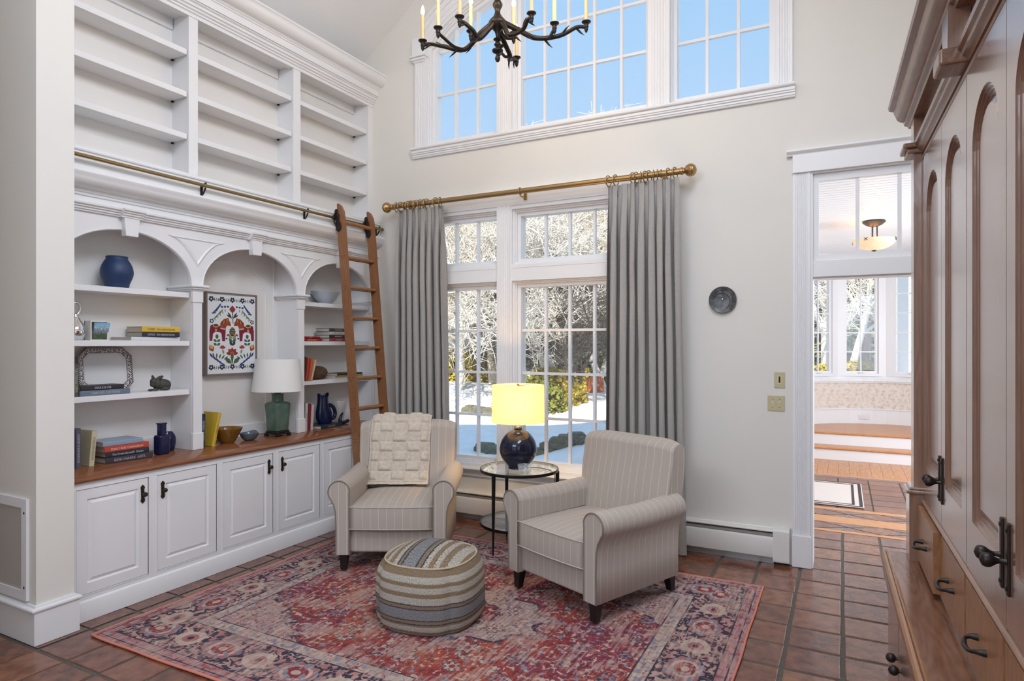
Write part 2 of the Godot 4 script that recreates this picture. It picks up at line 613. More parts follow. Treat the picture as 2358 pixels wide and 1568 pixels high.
func shell() -> void:
	var mb := MB.new()
	# window wall, pieced round its openings
	var zf := -5.0
	var zb := -5.22
	mb.prism(pts([-4.6, 0, -0.19, 0, -0.19, 0.474, -4.6, 0.474]), zb, zf)
	mb.prism(pts([-4.6, 0.474, -3.543, 0.474, -3.543, ceil_y(-3.543), -4.6, ceil_y(-4.6)]), zb, zf)
	mb.prism(pts([-1.321, 0.474, -0.19, 0.474, -0.19, 3.45, -1.321, 3.45]), zb, zf)
	mb.prism(pts([-3.543, 2.82, -1.321, 2.82, -1.321, 3.45, -3.543, 3.45]), zb, zf)
	mb.prism(pts([-0.19, 2.82, 0.73, 2.82, 0.73, 3.45, -0.19, 3.45]), zb, zf)
	mb.prism(pts([0.73, 0, 1.02, 0, 1.02, 3.45, 0.73, 3.45]), zb, zf)
	mb.prism(pts([-0.395, 3.45, 1.02, 3.45, 1.02, ceil_y(1.02), -0.395, ceil_y(-0.395)]), zb, zf)
	var top := PackedVector2Array([Vector2(-0.395, ceil_y(-0.395)), Vector2(-1.97, ceil_y(-1.97)), Vector2(-3.543, ceil_y(-3.543))])
	for k in 33:
		var x := lerpf(-3.543, -0.395, k / 32.0)
		top.append(Vector2(x, arch_y(clampf(x, -3.458, -0.48), 0.085)))
	mb.prism(top, zb, zf)
	struct("wall_back", mb, M.wall)
	# left wall behind the bookcase, and the partition whose end stands at the picture's left
	mb = MB.new()
	mb.box(Vector3(-4.6, 0, -5.0), Vector3(-4.45, 4.3, -2.02))
	struct("wall_left", mb, M.wall)
	mb = MB.new()
	mb.box(Vector3(-6.6, 0, -2.012), Vector3(-3.80, 4.78, -1.823))
	struct("wall_partition", mb, M.wall)
	mb = MB.new()
	mb.box(Vector3(0.86, 0, -5.0), Vector3(1.02, 4.1, -0.1))
	mb.box(Vector3(0.86, 0, -0.1), Vector3(1.02, 1.1, 2.5))
	mb.box(Vector3(0.86, 2.7, -0.1), Vector3(1.02, 4.1, 2.5))
	mb.box(Vector3(0.86, 0, 2.5), Vector3(1.02, 4.1, 3.75))
	struct("wall_right", mb, M.wall)
	mb = MB.new()
	mb.prism(pts([-6.6, 0, -3.4, 0, -3.4, ceil_y(-3.4), -6.6, ceil_y(-6.6)]), 3.6, 3.75)
	mb.box(Vector3(-3.4, 0, 3.6), Vector3(-0.4, 0.6, 3.75))
	mb.box(Vector3(-3.4, 2.8, 3.6), Vector3(-0.4, 3.4, 3.75))
	mb.prism(pts([-3.4, 4.8, -0.4, 4.8, -0.4, ceil_y(-0.4), -1.97, 6.14, -3.4, ceil_y(-3.4)]), 3.6, 3.75)
	mb.prism(pts([-0.4, 0, 1.02, 0, 1.02, ceil_y(1.02), -0.4, ceil_y(-0.4)]), 3.6, 3.75)
	struct("wall_front", mb, M.wall)
	mb = MB.new()
	mb.box(Vector3(-6.6, 0, -0.35), Vector3(-3.15, ceil_y(-3.15), -0.2))  # unseen wall, placed to keep the rear lights off the partition face
	struct("wall_unseen_shading", mb, M.wall)
	mb = MB.new()
	mb.box(Vector3(-6.75, 0, -2.012), Vector3(-6.6, 2.75, 3.75))
	struct("wall_side", mb, M.wall)
	mb = MB.new()
	var th := 0.18
	mb.prism(pts([-6.75, ceil_y(-6.75), -1.97, 6.14, 1.05, ceil_y(1.05), 1.05, ceil_y(1.05) + th, -1.97, 6.14 + th, -6.75, ceil_y(-6.75) + th]), -5.35, 3.8)
	struct("ceiling", mb, M.ceiling)
	# unseen roof-window frame on the closed right slope, put round the upper light
	var rw := setting("window_15")
	rw.transform = Transform3D(Basis(Vector3(0, 0, -1), Vector3(-0.805, 0.593, 0), Vector3(-0.593, -0.805, 0)).orthonormalized(), Vector3(-0.22, ceil_y(-0.22), -1.5))
	mb = MB.new()
	mb.ring(pts([-1.42, -0.72, 1.42, -0.72, 1.42, 0.72, -1.42, 0.72]), pts([-1.31, -0.61, 1.31, -0.61, 1.31, 0.61, -1.31, 0.61]), 0.05, 0.0)
	obj("frame", mb, M.white, rw)
	floors()
	# baseboard and vent cover on the partition
	mb = MB.new()
	mb.box(Vector3(-6.6, 0, -2.03), Vector3(-3.78, 0.178, -1.805))
	mb.rbox(Vector3(-5.185, 0.186, -1.915), Vector3(2.83, 0.02, 0.25), 0.008)
	mb.box(Vector3(-6.6, 0.194, -2.02), Vector3(-3.787, 0.207, -1.812))
	struct("baseboard_partition", mb, M.white)
	var vent := thing("vent_cover", "white framed return air panel low on the partition at the left edge", "vent cover", Vector3(-4.06, 0.22, -1.823))
	mb = MB.new()
	var o := pts([-0.2, 0, 0.19, 0, 0.19, 0.545, -0.2, 0.545])
	var i := pts([-0.15, 0.05, 0.14, 0.05, 0.14, 0.495, -0.15, 0.495])
	mb.ring(o, i, 0.014, 0.0)
	obj("frame", mb, M.white, vent)
	mb = MB.new()
	mb.box(Vector3(-0.15, 0.05, 0.0), Vector3(0.14, 0.495, 0.005))
	obj("panel", mb, tri_mat(ramp_tex(81, 0.15, 2, [c8(178, 172, 164), c8(190, 184, 176)], 128), Vector3(4, 4, 4), 0.7), vent)
	for y in [0.07, 0.47]:
		mb = MB.new()
		ball(mb, Vector3(0.168, y, 0.0145), Vector3(0.006, 0.008, 0.003), 8, 4)
		obj("screw", mb, M.iron, vent)

func tile_mesh(sx: float, sz: float, s: int) -> ArrayMesh:
	rng.seed = s
	var mb := MB.new()
	var hx := sx / 2
	var hz := sz / 2
	var lo := []
	var hi := []
	for q in [Vector2(-1, 1), Vector2(1, 1), Vector2(1, -1), Vector2(-1, -1)]:
		var j := Vector2(rng.randf_range(-0.004, 0.002), rng.randf_range(-0.004, 0.002))
		lo.append(Vector3(q.x * (hx + j.x), -0.012, q.y * (hz + j.y)))
		hi.append(Vector3(q.x * (hx + j.x - 0.007), rng.randf_range(-0.0022, 0.0), q.y * (hz + j.y - 0.007)))
	mb.quad(hi[0], hi[1], hi[2], hi[3])
	for k in 4:
		var k2 := (k + 1) % 4
		var ma: Vector3 = lo[k].lerp(hi[k], 0.4)
		var mc: Vector3 = lo[k2].lerp(hi[k2], 0.4)
		ma.y = -0.003
		mc.y = -0.003
		mb.quad(lo[k], lo[k2], mc, ma)
		mb.quad(ma, mc, hi[k2], hi[k])
	return mb.mesh()

func floors() -> void:
	var mb := MB.new()
	mb.box(Vector3(-6.75, -0.2, -6.05), Vector3(1.05, -0.006, 3.75))
	var f := struct("floor", mb, M.grout)
	var shapes := []
	for k in 6:
		shapes.append(tile_mesh(0.254, 0.253, 100 + k))
	rng.seed = 5
	var rest := MB.new()
	var p := 0.2673
	for iz in range(-5, 32):
		for ix in range(-25, 5):
			var c := Vector3(-0.266 + 0.1337 + ix * p, 0, -4.73 + 0.1333 + iz * 0.2665)
			var me: ArrayMesh = shapes[rng.randi() % 6]
			var m: Material = M.tile_mats[rng.randi() % 5]
			var turn := (rng.randi() % 2) * PI
			var inside := c.x > -3.78 and c.x < 0.86 and c.z > -5.0
			if c.z < -5.0:
				inside = c.x > -0.2 and c.x < 0.74
			var under := c.x > -3.45 and c.x < -0.62 and c.z > -4.25 and c.z < -2.2
			if c.z < -5.0 and not inside:
				continue
			var seen: bool = inside and not under and c.z < -1.0 or (c.x < -3.78 and c.z > -1.85 and c.z < -1.3 and c.x > -4.8)
			if seen and f.get_child_count() < 290:
				put("tile", me, m, f, Transform3D(Basis(Vector3.UP, turn), c))
			else:
				rest.t = Transform3D(Basis.IDENTITY, c)
				rest.quad(Vector3(-0.126, -0.0015, 0.126), Vector3(0.126, -0.0015, 0.126), Vector3(0.126, -0.0015, -0.126), Vector3(-0.126, -0.0015, -0.126))
	var o := obj("remaining_tiles", rest, M.tile_mats[1], f)
	o.set_meta("kind", "stuff")
	o.set_meta("label", "the terracotta tiles out of view and under the rug")

func trims() -> void:
	# upper window: three lights under one arch
	window("window_1", -3.458, -2.775, 3.535, -1.0, [-3.245, -3.006], [3.981, 4.395])
	window("window_2", -2.541, -1.406, 3.535, -1.0, [-2.322, -2.096, -1.861, -1.625], [3.981, 4.395])
	window("window_3", -1.16, -0.48, 3.535, -1.0, [-0.934, -0.702], [3.981, 4.395])
	# lower window: casements with transoms
	window("window_4", -3.458, -2.775, 2.353, 2.735, [-3.24, -3.006], [])
	window("window_5", -3.458, -2.775, 0.559, 2.10, [-3.24, -3.006], [0.94, 1.335, 1.718])
	window("window_6", -2.541, -1.406, 2.353, 2.735, [-2.314, -2.087, -1.862, -1.634], [])
	window("window_7", -2.541, -1.406, 0.559, 2.10, [-2.314, -2.087, -1.862, -1.634], [0.94, 1.335, 1.718])
	var mb := MB.new()
	fluted(mb, -2.742, -2.598, 3.46, arch_y(-2.67, 0.03), -4.97, -5.2, 5)
	fluted(mb, -1.37, -1.2, 3.46, arch_y(-1.285, 0.03), -4.97, -5.2, 5)
	struct("trim_1", mb, M.white)
	mb = MB.new()
	fluted(mb, -2.742, -2.61, 0.48, 2.82, -4.97, -5.2, 5)
	struct("trim_2", mb, M.white)
	mb = MB.new()
	mb.box(Vector3(-3.54, 2.182, -5.2), Vector3(-2.742, 2.27, -4.985))
	mb.box(Vector3(-2.61, 2.182, -5.2), Vector3(-1.32, 2.27, -4.985))
	struct("trim_3", mb, M.white)
	# upper sill, its side pilasters and the arched head casing
	mb = MB.new()
	mb.t = along_x(Vector3(-0.30, 0, -5.0))
	mb.prism(pts([0, 3.375, 0.022, 3.375, 0.026, 3.386, 0.032, 3.39, 0.032, 3.402, 0.042, 3.408, 0.042, 3.416, 0.05, 3.422, 0.05, 3.442, 0.068, 3.448, 0.072, 3.456, 0.07, 3.466, 0.064, 3.47, 0, 3.47]), 0.0, 3.37)
	struct("trim_4", mb, M.white)
	mb = MB.new()
	for x in [-3.645, -0.425]:
		fluted(mb, x, x + 0.108, 3.465, 4.29, -4.975, -5.0, 4)
		mb.box(Vector3(x - 0.012, 4.29, -5.0), Vector3(x + 0.12, 4.305, -4.965))
		mb.rbox(Vector3(x + 0.054, 4.318, -4.98), Vector3(0.16, 0.026, 0.07), 0.01)
		mb.rbox(Vector3(x + 0.054, 4.338, -4.975), Vector3(0.185, 0.016, 0.09), 0.005)
		mb.box(Vector3(x - 0.02, 4.345, -5.0), Vector3(x + 0.13, 4.52, -4.958))
	struct("trim_5", mb, M.white)
	mb = MB.new()
	for st in [[0.085, 0.13, -4.972], [0.13, 0.185, -4.966], [0.185, 0.235, -4.955], [0.235, 0.262, -4.94]]:
		var a := PackedVector2Array()
		var b := PackedVector2Array()
		for k in 41:
			var x := lerpf(-3.52, -0.42, k / 40.0)
			a.append(Vector2(x, arch_y(x, st[0])))
			b.append(Vector2(x, arch_y(x, st[1])))
		for k in 40:
			mb.prism(PackedVector2Array([a[k], a[k + 1], b[k + 1], b[k]]), -5.0, st[2], true, 40.0)
	struct("trim_6", mb, M.white)
	# lower window: head board, side casings, stool and apron
	mb = MB.new()
	mb.rbox(Vector3(-2.43, 2.885, -4.985), Vector3(2.4, 0.13, 0.03), 0.004)
	mb.rbox(Vector3(-2.43, 2.955, -4.975), Vector3(2.46, 0.016, 0.05), 0.005)
	fluted(mb, -3.655, -3.54, 0.5, 2.82, -4.975, -5.0, 4)
	fluted(mb, -1.325, -1.21, 0.5, 2.82, -4.975, -5.0, 4)
	struct("trim_7", mb, M.white)
	mb = MB.new()
	mb.t = along_x(Vector3(-1.16, 0, -5.0))
	mb.prism(pts([0, 0.39, 0.018, 0.39, 0.02, 0.43, 0.03, 0.437, 0.03, 0.448, 0.06, 0.452, 0.066, 0.462, 0.06, 0.474, -0.1, 0.478, -0.1, 0.4]), 0.0, 2.55)
	struct("trim_8", mb, M.white)
	doorway()

func doorway() -> void:
	var mb := MB.new()
	fluted(mb, -0.316, -0.201, 0.226, 2.82, -4.98, -5.0, 6)
	mb.rbox(Vector3(-0.2585, 0.113, -4.985), Vector3(0.125, 0.226, 0.04), 0.004)
	fluted(mb, 0.74, 0.855, 0.226, 2.82, -4.98, -5.0, 6)
	mb.rbox(Vector3(0.7975, 0.113, -4.985), Vector3(0.115, 0.226, 0.04), 0.004)
	struct("trim_9", mb, M.white)
	mb = MB.new()
	mb.box(Vector3(-0.201, 0, -5.23), Vector3(-0.185, 2.82, -4.99))
	mb.box(Vector3(0.725, 0, -5.23), Vector3(0.741, 2.82, -4.99))
	mb.box(Vector3(-0.185, 2.81, -5.23), Vector3(0.725, 2.83, -4.99))
	struct("trim_10", mb, M.white)
	mb = MB.new()
	mb.rbox(Vector3(0.27, 2.885, -4.983), Vector3(1.175, 0.13, 0.038), 0.004)
	mb.t = along_x(Vector3(0.855, 0, -5.0))
	mb.prism(pts([0, 2.945, 0.034, 2.945, 0.038, 2.955, 0.048, 2.962, 0.056, 2.972, 0.056, 2.984, 0, 2.984]), 0.0, 1.21)
	struct("trim_11", mb, M.white)
	mb = MB.new()
	mb.rbox(Vector3(0.27, 2.13, -5.09), Vector3(0.91, 0.116, 0.2), 0.004)
	mb.box(Vector3(-0.185, 2.062, -5.17), Vector3(0.725, 2.074, -5.02))
	struct("trim_12", mb, M.white)
	var w := setting("window_8")
	mb = MB.new()
	mb.ring(pts([-0.185, 2.188, 0.725, 2.188, 0.725, 2.81, -0.185, 2.81]), pts([-0.148, 2.232, 0.688, 2.232, 0.688, 2.757, -0.148, 2.757]), -5.02, -5.07)
	obj("sash_frame", mb, M.white, w)
	for x in [0.094, 0.345]:
		mb = MB.new()
		mb.box(Vector3(x - 0.012, 2.232, -5.06), Vector3(x + 0.012, 2.757, -5.03))
		obj("muntin", mb, M.white, w)
	var xs := [-0.148, 0.094, 0.345, 0.688]
	for k in 3:
		mb = MB.new()
		mb.box(Vector3(xs[k], 2.232, -5.047), Vector3(xs[k + 1], 2.757, -5.043))
		obj("pane", mb, M.glass, w)

func far_room() -> void:
	# floor: tile field, inlaid bands, oak up to the bay steps
	var mb := MB.new()
	mb.box(Vector3(-1.0, -0.2, -12.2), Vector3(2.9, -0.006, -6.05))
	var f := struct("floor_hall", mb, M.grout)
	var z := -6.05
	rng.seed = 9
	var dark := tri_mat(ramp_tex(91, 0.04, 3, [c8(104, 82, 76), c8(140, 112, 104)], 128), Vector3.ONE * 2, 0.24)
	for band in [[0.07, 0], [0.24, 1], [0.24, 0], [0.24, 1], [0.1, 0]]:
		if band[1] == 0:
			mb = MB.new()
			mb.box(Vector3(-1.0, -0.01, z - band[0] + 0.002), Vector3(2.9, 0.001, z - 0.002))
			obj("plank", mb, M.oak_x, f)
		else:
			# lozenges set point to point, with triangles between
			for k in 8:
				var x := -0.7 + 0.5 * k
				var zc: float = z - band[0] / 2
				mb = MB.new()
				mb.t = Transform3D(Basis(Vector3(1, 0, 0), Vector3(0, 0, -1), Vector3(0, 1, 0)), Vector3(x, -0.01, zc))
				mb.prism(pts([-0.235, 0, 0, -0.112, 0.235, 0, 0, 0.112]), 0.0, 0.0105)
				obj("tile", mb, M.tile_mats[k % 5], f)
				for s in [-1, 1]:
					mb = MB.new()
					mb.t = Transform3D(Basis(Vector3(1, 0, 0), Vector3(0, 0, -1), Vector3(0, 1, 0)), Vector3(x + 0.25, -0.01, zc))
					mb.prism(pts([-0.225, s * 0.114, 0.225, s * 0.114, 0, s * 0.01]), 0.0, 0.0105)
					obj("tile", mb, dark, f)
		z -= band[0]
	for iz in 6:
		for ix in 12:
			mb = MB.new()
			var c := Vector3(-0.82 + ix * 0.31, 0, z - 0.135 - iz * 0.258)
			mb.t = Transform3D(Basis.IDENTITY, c)
			mb.rbox(Vector3(0, -0.007, 0), Vector3(0.298, 0.014, 0.246), 0.004)
			obj("tile", mb, M.tile_mats[(ix * 3 + iz) % 5], f)
	z -= 6 * 0.258
	for k in 2:
		mb = MB.new()
		mb.box(Vector3(-1.0, -0.01, z - 0.11), Vector3(2.9, 0.001, z - 0.003))
		obj("plank", mb, [dark, M.oak_x][k], f)
		z -= 0.11
	for k in 33:
		mb = MB.new()
		mb.box(Vector3(-1.0 + k * 0.12, -0.01, -9.85), Vector3(-1.0 + k * 0.12 + 0.118, rng.randf_range(0.0, 0.001), z - 0.003))
		obj("plank", mb, M.oak_floor[rng.randi() % 4], f)
	# walls and beaded ceiling
	mb = MB.new()
	mb.box(Vector3(-1.15, 0, -10.3), Vector3(-1.0, 3.05, -5.22))
	mb.box(Vector3(-1.0, 0, -10.3), Vector3(-0.72, 3.05, -10.12))
	struct("wall_hall_left", mb, M.wall)
	mb = MB.new()
	mb.box(Vector3(2.9, 0, -10.3), Vector3(3.05, 3.05, -8.8))
	mb.box(Vector3(2.9, 0, -8.8), Vector3(3.05, 0.7, -6.2))
	mb.box(Vector3(2.9, 2.7, -8.8), Vector3(3.05, 3.05, -6.2))
	mb.box(Vector3(2.9, 0, -6.2), Vector3(3.05, 3.05, -5.22))
	mb.box(Vector3(1.92, 0, -10.3), Vector3(2.9, 3.05, -10.12))
	struct("wall_hall_right", mb, M.wall)
	mb = MB.new()
	mb.box(Vector3(-1.15, 0, -5.24), Vector3(-0.3, 3.05, -5.2))
	mb.box(Vector3(0.8, 0, -5.24), Vector3(3.05, 3.05, -5.2))
	mb.box(Vector3(-0.3, 2.85, -5.24), Vector3(0.8, 3.05, -5.2))
	struct("wall_hall_back", mb, M.wall)
	mb = MB.new()
	mb.box(Vector3(-1.2, 3.01, -12.3), Vector3(3.1, 3.16, -5.22))
	var ce := struct("ceiling_hall", mb, M.ceiling)
	var bd := MB.new()
	bd.rbox(Vector3(0.95, 2.998, 0), Vector3(3.88, 0.024, 0.09), 0.005)
	var bm := bd.mesh()
	for k in 48:
		put("board", bm, M.white, ce, Transform3D(Basis.IDENTITY, Vector3(0, 0, -5.3 - 0.1 * k)))
	mb = MB.new()
	lathe_at(mb, Vector3(0.05, 2.985, -5.75), [Vector2(0.0, 0.0), Vector2(0.1, 0.0), Vector2(0.115, 0.012)], 28)
	tag(obj("ceiling_speaker", mb, mat(c8(238, 238, 240), 0.5)), "round white speaker grille in the beaded ceiling beyond the transom", "speaker")
	# bay: curved base, wallpaper, sill, windows and posts
	var cx := 0.6
	var cz := -10.1
	var r := 1.32
	var base := MB.new()
	var paper := MB.new()
	var rail := MB.new()
	var head := MB.new()
	var a0 := 180.0
	var k := 24
	for i in k:
		var u := deg_to_rad(lerpf(180.0, 360.0, float(i) / k))
		var w := deg_to_rad(lerpf(180.0, 360.0, float(i + 1) / k))
		var d1 := Vector3(cos(u), 0, sin(u))
		var d2 := Vector3(cos(w), 0, sin(w))
		var o := Vector3(cx, 0, cz)
		for s in [[base, 0.3, 0.565, 0.0], [base, 0.565, 0.58, -0.012], [paper, 0.58, 0.985, 0.004], [rail, 0.985, 1.01, -0.02], [rail, 1.01, 1.045, -0.045], [rail, 1.045, 1.09, 0.0], [head, 2.75, 3.02, 0.0]]:
			var m: MB = s[0]
			var ri: float = r + s[3]
			m.quad(o + d2 * ri + Vector3.UP * s[1], o + d1 * ri + Vector3.UP * s[1], o + d1 * ri + Vector3.UP * s[2], o + d2 * ri + Vector3.UP * s[2])
			m.quad(o + d1 * ri + Vector3.UP * s[2], o + d1 * (r + 0.12) + Vector3.UP * s[2], o + d2 * (r + 0.12) + Vector3.UP * s[2], o + d2 * ri + Vector3.UP * s[2])
			m.quad(o + d1 * ri + Vector3.UP * s[1], o + d2 * ri + Vector3.UP * s[1], o + d2 * (r + 0.12) + Vector3.UP * s[1], o + d1 * (r + 0.12) + Vector3.UP * s[1])
			m.quad(o + d1 * (r + 0.12) + Vector3.UP * s[1], o + d2 * (r + 0.12) + Vector3.UP * s[1], o + d2 * (r + 0.12) + Vector3.UP * s[2], o + d1 * (r + 0.12) + Vector3.UP * s[2])
	struct("baseboard_bay", base, M.white)
	struct("wall_bay", paper, tri_mat(ramp_tex(92, 0.035, 4, [c8(206, 184, 166), c8(224, 212, 200), c8(230, 222, 212), c8(232, 224, 216)], 256, 1.3), Vector3.ONE * 1.6, 0.7))
	struct("trim_13", rail, M.white)
	struct("trim_14", head, M.white)
	var num := 9
	for i in 6:
		var am := deg_to_rad(195.0 + 30.0 * i)
		var c := Vector3(cx, 0, cz) + Vector3(cos(am), 0, sin(am)) * (r + 0.01)
		var wd := setting("window_%d" % num)
		num += 1
		wd.transform = Transform3D(Basis(Vector3.UP, -am - PI / 2), c)
		var hw := 0.345
		mb = MB.new()
		mb.ring(pts([-hw, 1.09, hw, 1.09, hw, 2.76, -hw, 2.76]), pts([-hw + 0.1, 1.13, hw - 0.1, 1.13, hw - 0.1, 2.7, -hw + 0.1, 2.7]), 0.05, -0.06)
		mb.ring(pts([-hw + 0.1, 1.13, hw - 0.1, 1.13, hw - 0.1, 2.7, -hw + 0.1, 2.7]), pts([-hw + 0.14, 1.17, hw - 0.14, 1.17, hw - 0.14, 2.66, -hw + 0.14, 2.66]), 0.015, -0.04)
		obj("sash_frame", mb, M.white, wd)
		mb = MB.new()
		mb.box(Vector3(-0.009, 1.17, -0.012), Vector3(0.009, 2.66, 0.012))
		obj("muntin", mb, M.white, wd)
		for y in [1.47, 1.77, 2.07, 2.37]:
			mb = MB.new()
			mb.box(Vector3(-hw + 0.14, y - 0.009, -0.011), Vector3(hw - 0.14, y + 0.009, 0.011))
			obj("muntin", mb, M.white, wd)
		for j in 5:
			for s in [-1, 1]:
				mb = MB.new()
				mb.box(Vector3(s * 0.009, 1.18 + 0.3 * j, -0.002), Vector3(s * (hw - 0.14), 1.46 + 0.3 * j, 0.002))
				obj("pane", mb, M.glass, wd)
		mb = MB.new()
		mb.rbox(Vector3(0.0, 1.142, 0.04), Vector3(0.09, 0.012, 0.03), 0.004)
		obj("crank", mb, M.white, wd)
	# two steps up into the bay
	var st := setting("floor_steps")
	for q in [[0.0, -9.8, 0.17], [0.17, -10.08, 0.345]]:
		mb = MB.new()
		mb.box(Vector3(-1.0, q[0], q[1] - 0.02), Vector3(2.9, q[2] - 0.028, q[1]))
		obj("riser", mb, M.white, st)
		mb = MB.new()
		mb.rbox(Vector3(0.95, q[2] - 0.014, q[1] - 0.14 + (0.0 if q[0] < 0.1 else -0.66)), Vector3(3.88, 0.028, 0.33 if q[0] < 0.1 else 1.65), 0.012, 2)
		obj("tread", mb, M.oak_x, st)
	mb = MB.new()
	mb.rbox(Vector3(0, 0, 0), Vector3(0.15, 0.075, 0.01), 0.003)
	mb.rbox(Vector3(-0.032, 0, 0.004), Vector3(0.04, 0.045, 0.01), 0.003)
	mb.rbox(Vector3(0.032, 0, 0.004), Vector3(0.04, 0.045, 0.01), 0.003)
	var ou := obj("wall_outlet", mb, mat(c8(232, 230, 228), 0.4))
	ou.transform = Transform3D(Basis(Vector3.UP, deg_to_rad(6)), Vector3(0.29, 0.45, -11.37))
	tag(ou, "white wall outlet set in the curved baseboard beyond the steps", "outlet")
	# mat
	var rugm := thing("door_mat", "cream door mat with two dark border lines on the hall tiles", "mat", Vector3(-0.42, 0.003, -7.6))
	mb = MB.new()
	mb.rbox(Vector3(0, 0.005, 0), Vector3(1.22, 0.01, 1.18), 0.004)
	obj("mat_body", mb, tri_mat(ramp_tex(93, 0.3, 2, [c8(206, 194, 184), c8(222, 212, 204)], 128), Vector3.ONE * 6, 0.95), rugm)
	for g in [[0.6, 0.58, 0.03], [0.53, 0.51, 0.025]]:
		mb = MB.new()
		var t := Transform3D(Basis(Vector3(1, 0, 0), Vector3(0, 0, -1), Vector3(0, 1, 0)), Vector3.ZERO)
		mb.t = t
		mb.ring(pts([-g[0], -g[1], g[0], -g[1], g[0], g[1], -g[0], g[1]]), pts([-g[0] + g[2], -g[1] + g[2], g[0] - g[2], -g[1] + g[2], g[0] - g[2], g[1] - g[2], -g[0] + g[2], g[1] - g[2]]), 0.0115, 0.006)
		obj("border", mb, mat(c8(66, 56, 52), 0.9), rugm)
	# semi-flush bowl lamp
	var lp := thing("ceiling_lamp", "alabaster bowl ceiling lamp on a bronze stem seen through the transom", "ceiling lamp", Vector3(0.318, 2.99, -8.25))
	mb = MB.new()
	mb.lathe([Vector2(0.0, -0.005), Vector2(0.11, -0.005), Vector2(0.12, -0.02), Vector2(0.085, -0.05), Vector2(0.04, -0.07), Vector2(0.0, -0.075)], 24)
	obj("canopy", mb, M.iron, lp)
	for a in 3:
		mb = MB.new()
		mb.tube(PackedVector3Array([Vector3(0.03 * cos(a * 2.1), -0.07, 0.03 * sin(a * 2.1)), Vector3(0.03 * cos(a * 2.1), -0.23, 0.03 * sin(a * 2.1))]), 0.008, 8)
		obj("stem", mb, M.iron, lp)
	mb = MB.new()
	var bowl := []
	for i in 9:
		bowl.append(Vector2(0.215 * sin(PI / 2 * i / 8.0), -0.225 - 0.11 * cos(PI / 2 * i / 8.0)))
	bowl.append(Vector2(0.222, -0.215))
	bowl.append(Vector2(0.205, -0.218))
	mb.lathe(bowl, 28)
	var al := tri_mat(ramp_tex(94, 0.03, 3, [c8(222, 190, 160), c8(240, 214, 186)], 128), Vector3.ONE * 4, 0.4)
	al.emission_enabled = true
	al.emission = c8(255, 196, 132)
	al.emission_energy_multiplier = 0.45
	obj("bowl", mb, al, lp)
	for a in 4:
		mb = MB.new()
		var d := Vector3(cos(a * PI / 2 + 0.4), 0, sin(a * PI / 2 + 0.4))
		var s := d.cross(Vector3.UP)
		mb.tube(PackedVector3Array([d * 0.226 + s * 0.018 + Vector3.UP * -0.215, d * 0.226 - s * 0.018 + Vector3.UP * -0.245]), 0.004, 6)
		mb.tube(PackedVector3Array([d * 0.226 - s * 0.018 + Vector3.UP * -0.215, d * 0.226 + s * 0.018 + Vector3.UP * -0.245]), 0.004, 6)
		obj("crossed_clip", mb, M.iron, lp)
	mb = MB.new()
	lathe_at(mb, Vector3(0, -0.39, 0), [Vector2(0, 0), Vector2(0.012, 0.008), Vector2(0.014, 0.02), Vector2(0.006, 0.03), Vector2(0.018, 0.045), Vector2(0.03, 0.05), Vector2(0.0, 0.06)], 12)
	obj("finial", mb, M.iron, lp)
	lamp_light("ceiling_lamp_light", lp.position + Vector3(0, -0.17, 0), 0.1, 0.1)

func lamp_light(called: String, at: Vector3, energy: float, size := 0.04, c := Color(1.0, 0.78, 0.52)) -> void:
	var l := OmniLight3D.new()
	l.name = called
	l.light_color = c
	l.light_energy = energy
	l.light_size = size
	l.omni_range = 12.0
	l.omni_attenuation = 2.0
	l.shadow_enabled = true
	add_child(l)
	l.position = at

# ---------------------------------------------------------------- built-in bookcase
func face_x(at := Vector3.ZERO) -> Transform3D:
	# local x runs along +z, local y is up, local z points into the bookcase (-x)
	return Transform3D(Basis(Vector3(0, 0, 1), Vector3(0, 1, 0), Vector3(-1, 0, 0)), at)

func frustum_x(mb: MB, z0: float, z1: float, y0: float, y1: float, xb: float, xf: float, b: float) -> void:
	var o := [Vector3(xb, y0, z1), Vector3(xb, y0, z0), Vector3(xb, y1, z0), Vector3(xb, y1, z1)]
	var i := [Vector3(xf, y0 + b, z1 - b), Vector3(xf, y0 + b, z0 + b), Vector3(xf, y1 - b, z0 + b), Vector3(xf, y1 - b, z1 - b)]
	mb.quad(i[0], i[1], i[2], i[3])
	for k in 4:
		var k2 := (k + 1) % 4
		mb.quad(o[k], o[k2], i[k2], i[k])

func cabinet_door(parent: Node, z0: float, z1: float, y0: float, y1: float, xf: float, knob_z: float, knob_y: float) -> void:
	# z0 far edge, z1 near edge
	var s := 0.058
	var mb := MB.new()
	for q in [[z0, z0 + s, y0, y1], [z1 - s, z1, y0, y1], [z0 + s, z1 - s, y0, y0 + s], [z0 + s, z1 - s, y1 - s, y1]]:
		mb.box(Vector3(xf - 0.02, q[2], q[0]), Vector3(xf, q[3], q[1]))
	var d := obj("door", mb, M.white, parent)
	mb = MB.new()
	# sloping sticking, deep quirk, then the raised field
	var a0 := z0 + s
	var a1 := z1 - s
	var b0 := y0 + s
	var b1 := y1 - s
	var e := 0.008
	var o := [Vector3(xf, b0, a1), Vector3(xf, b0, a0), Vector3(xf, b1, a0), Vector3(xf, b1, a1)]
	var i := [Vector3(xf - 0.012, b0 + e, a1 - e), Vector3(xf - 0.012, b0 + e, a0 + e), Vector3(xf - 0.012, b1 - e, a0 + e), Vector3(xf - 0.012, b1 - e, a1 - e)]
	for k in 4:
		var k2 := (k + 1) % 4
		mb.quad(o[k], o[k2], i[k2], i[k])
	frustum_x(mb, a0 + e, a1 - e, b0 + e, b1 - e, xf - 0.012, xf - 0.001, 0.02)
	obj("raised_panel", mb, M.white, d)
	knob_plate(d, Vector3(xf, knob_y, knob_z))

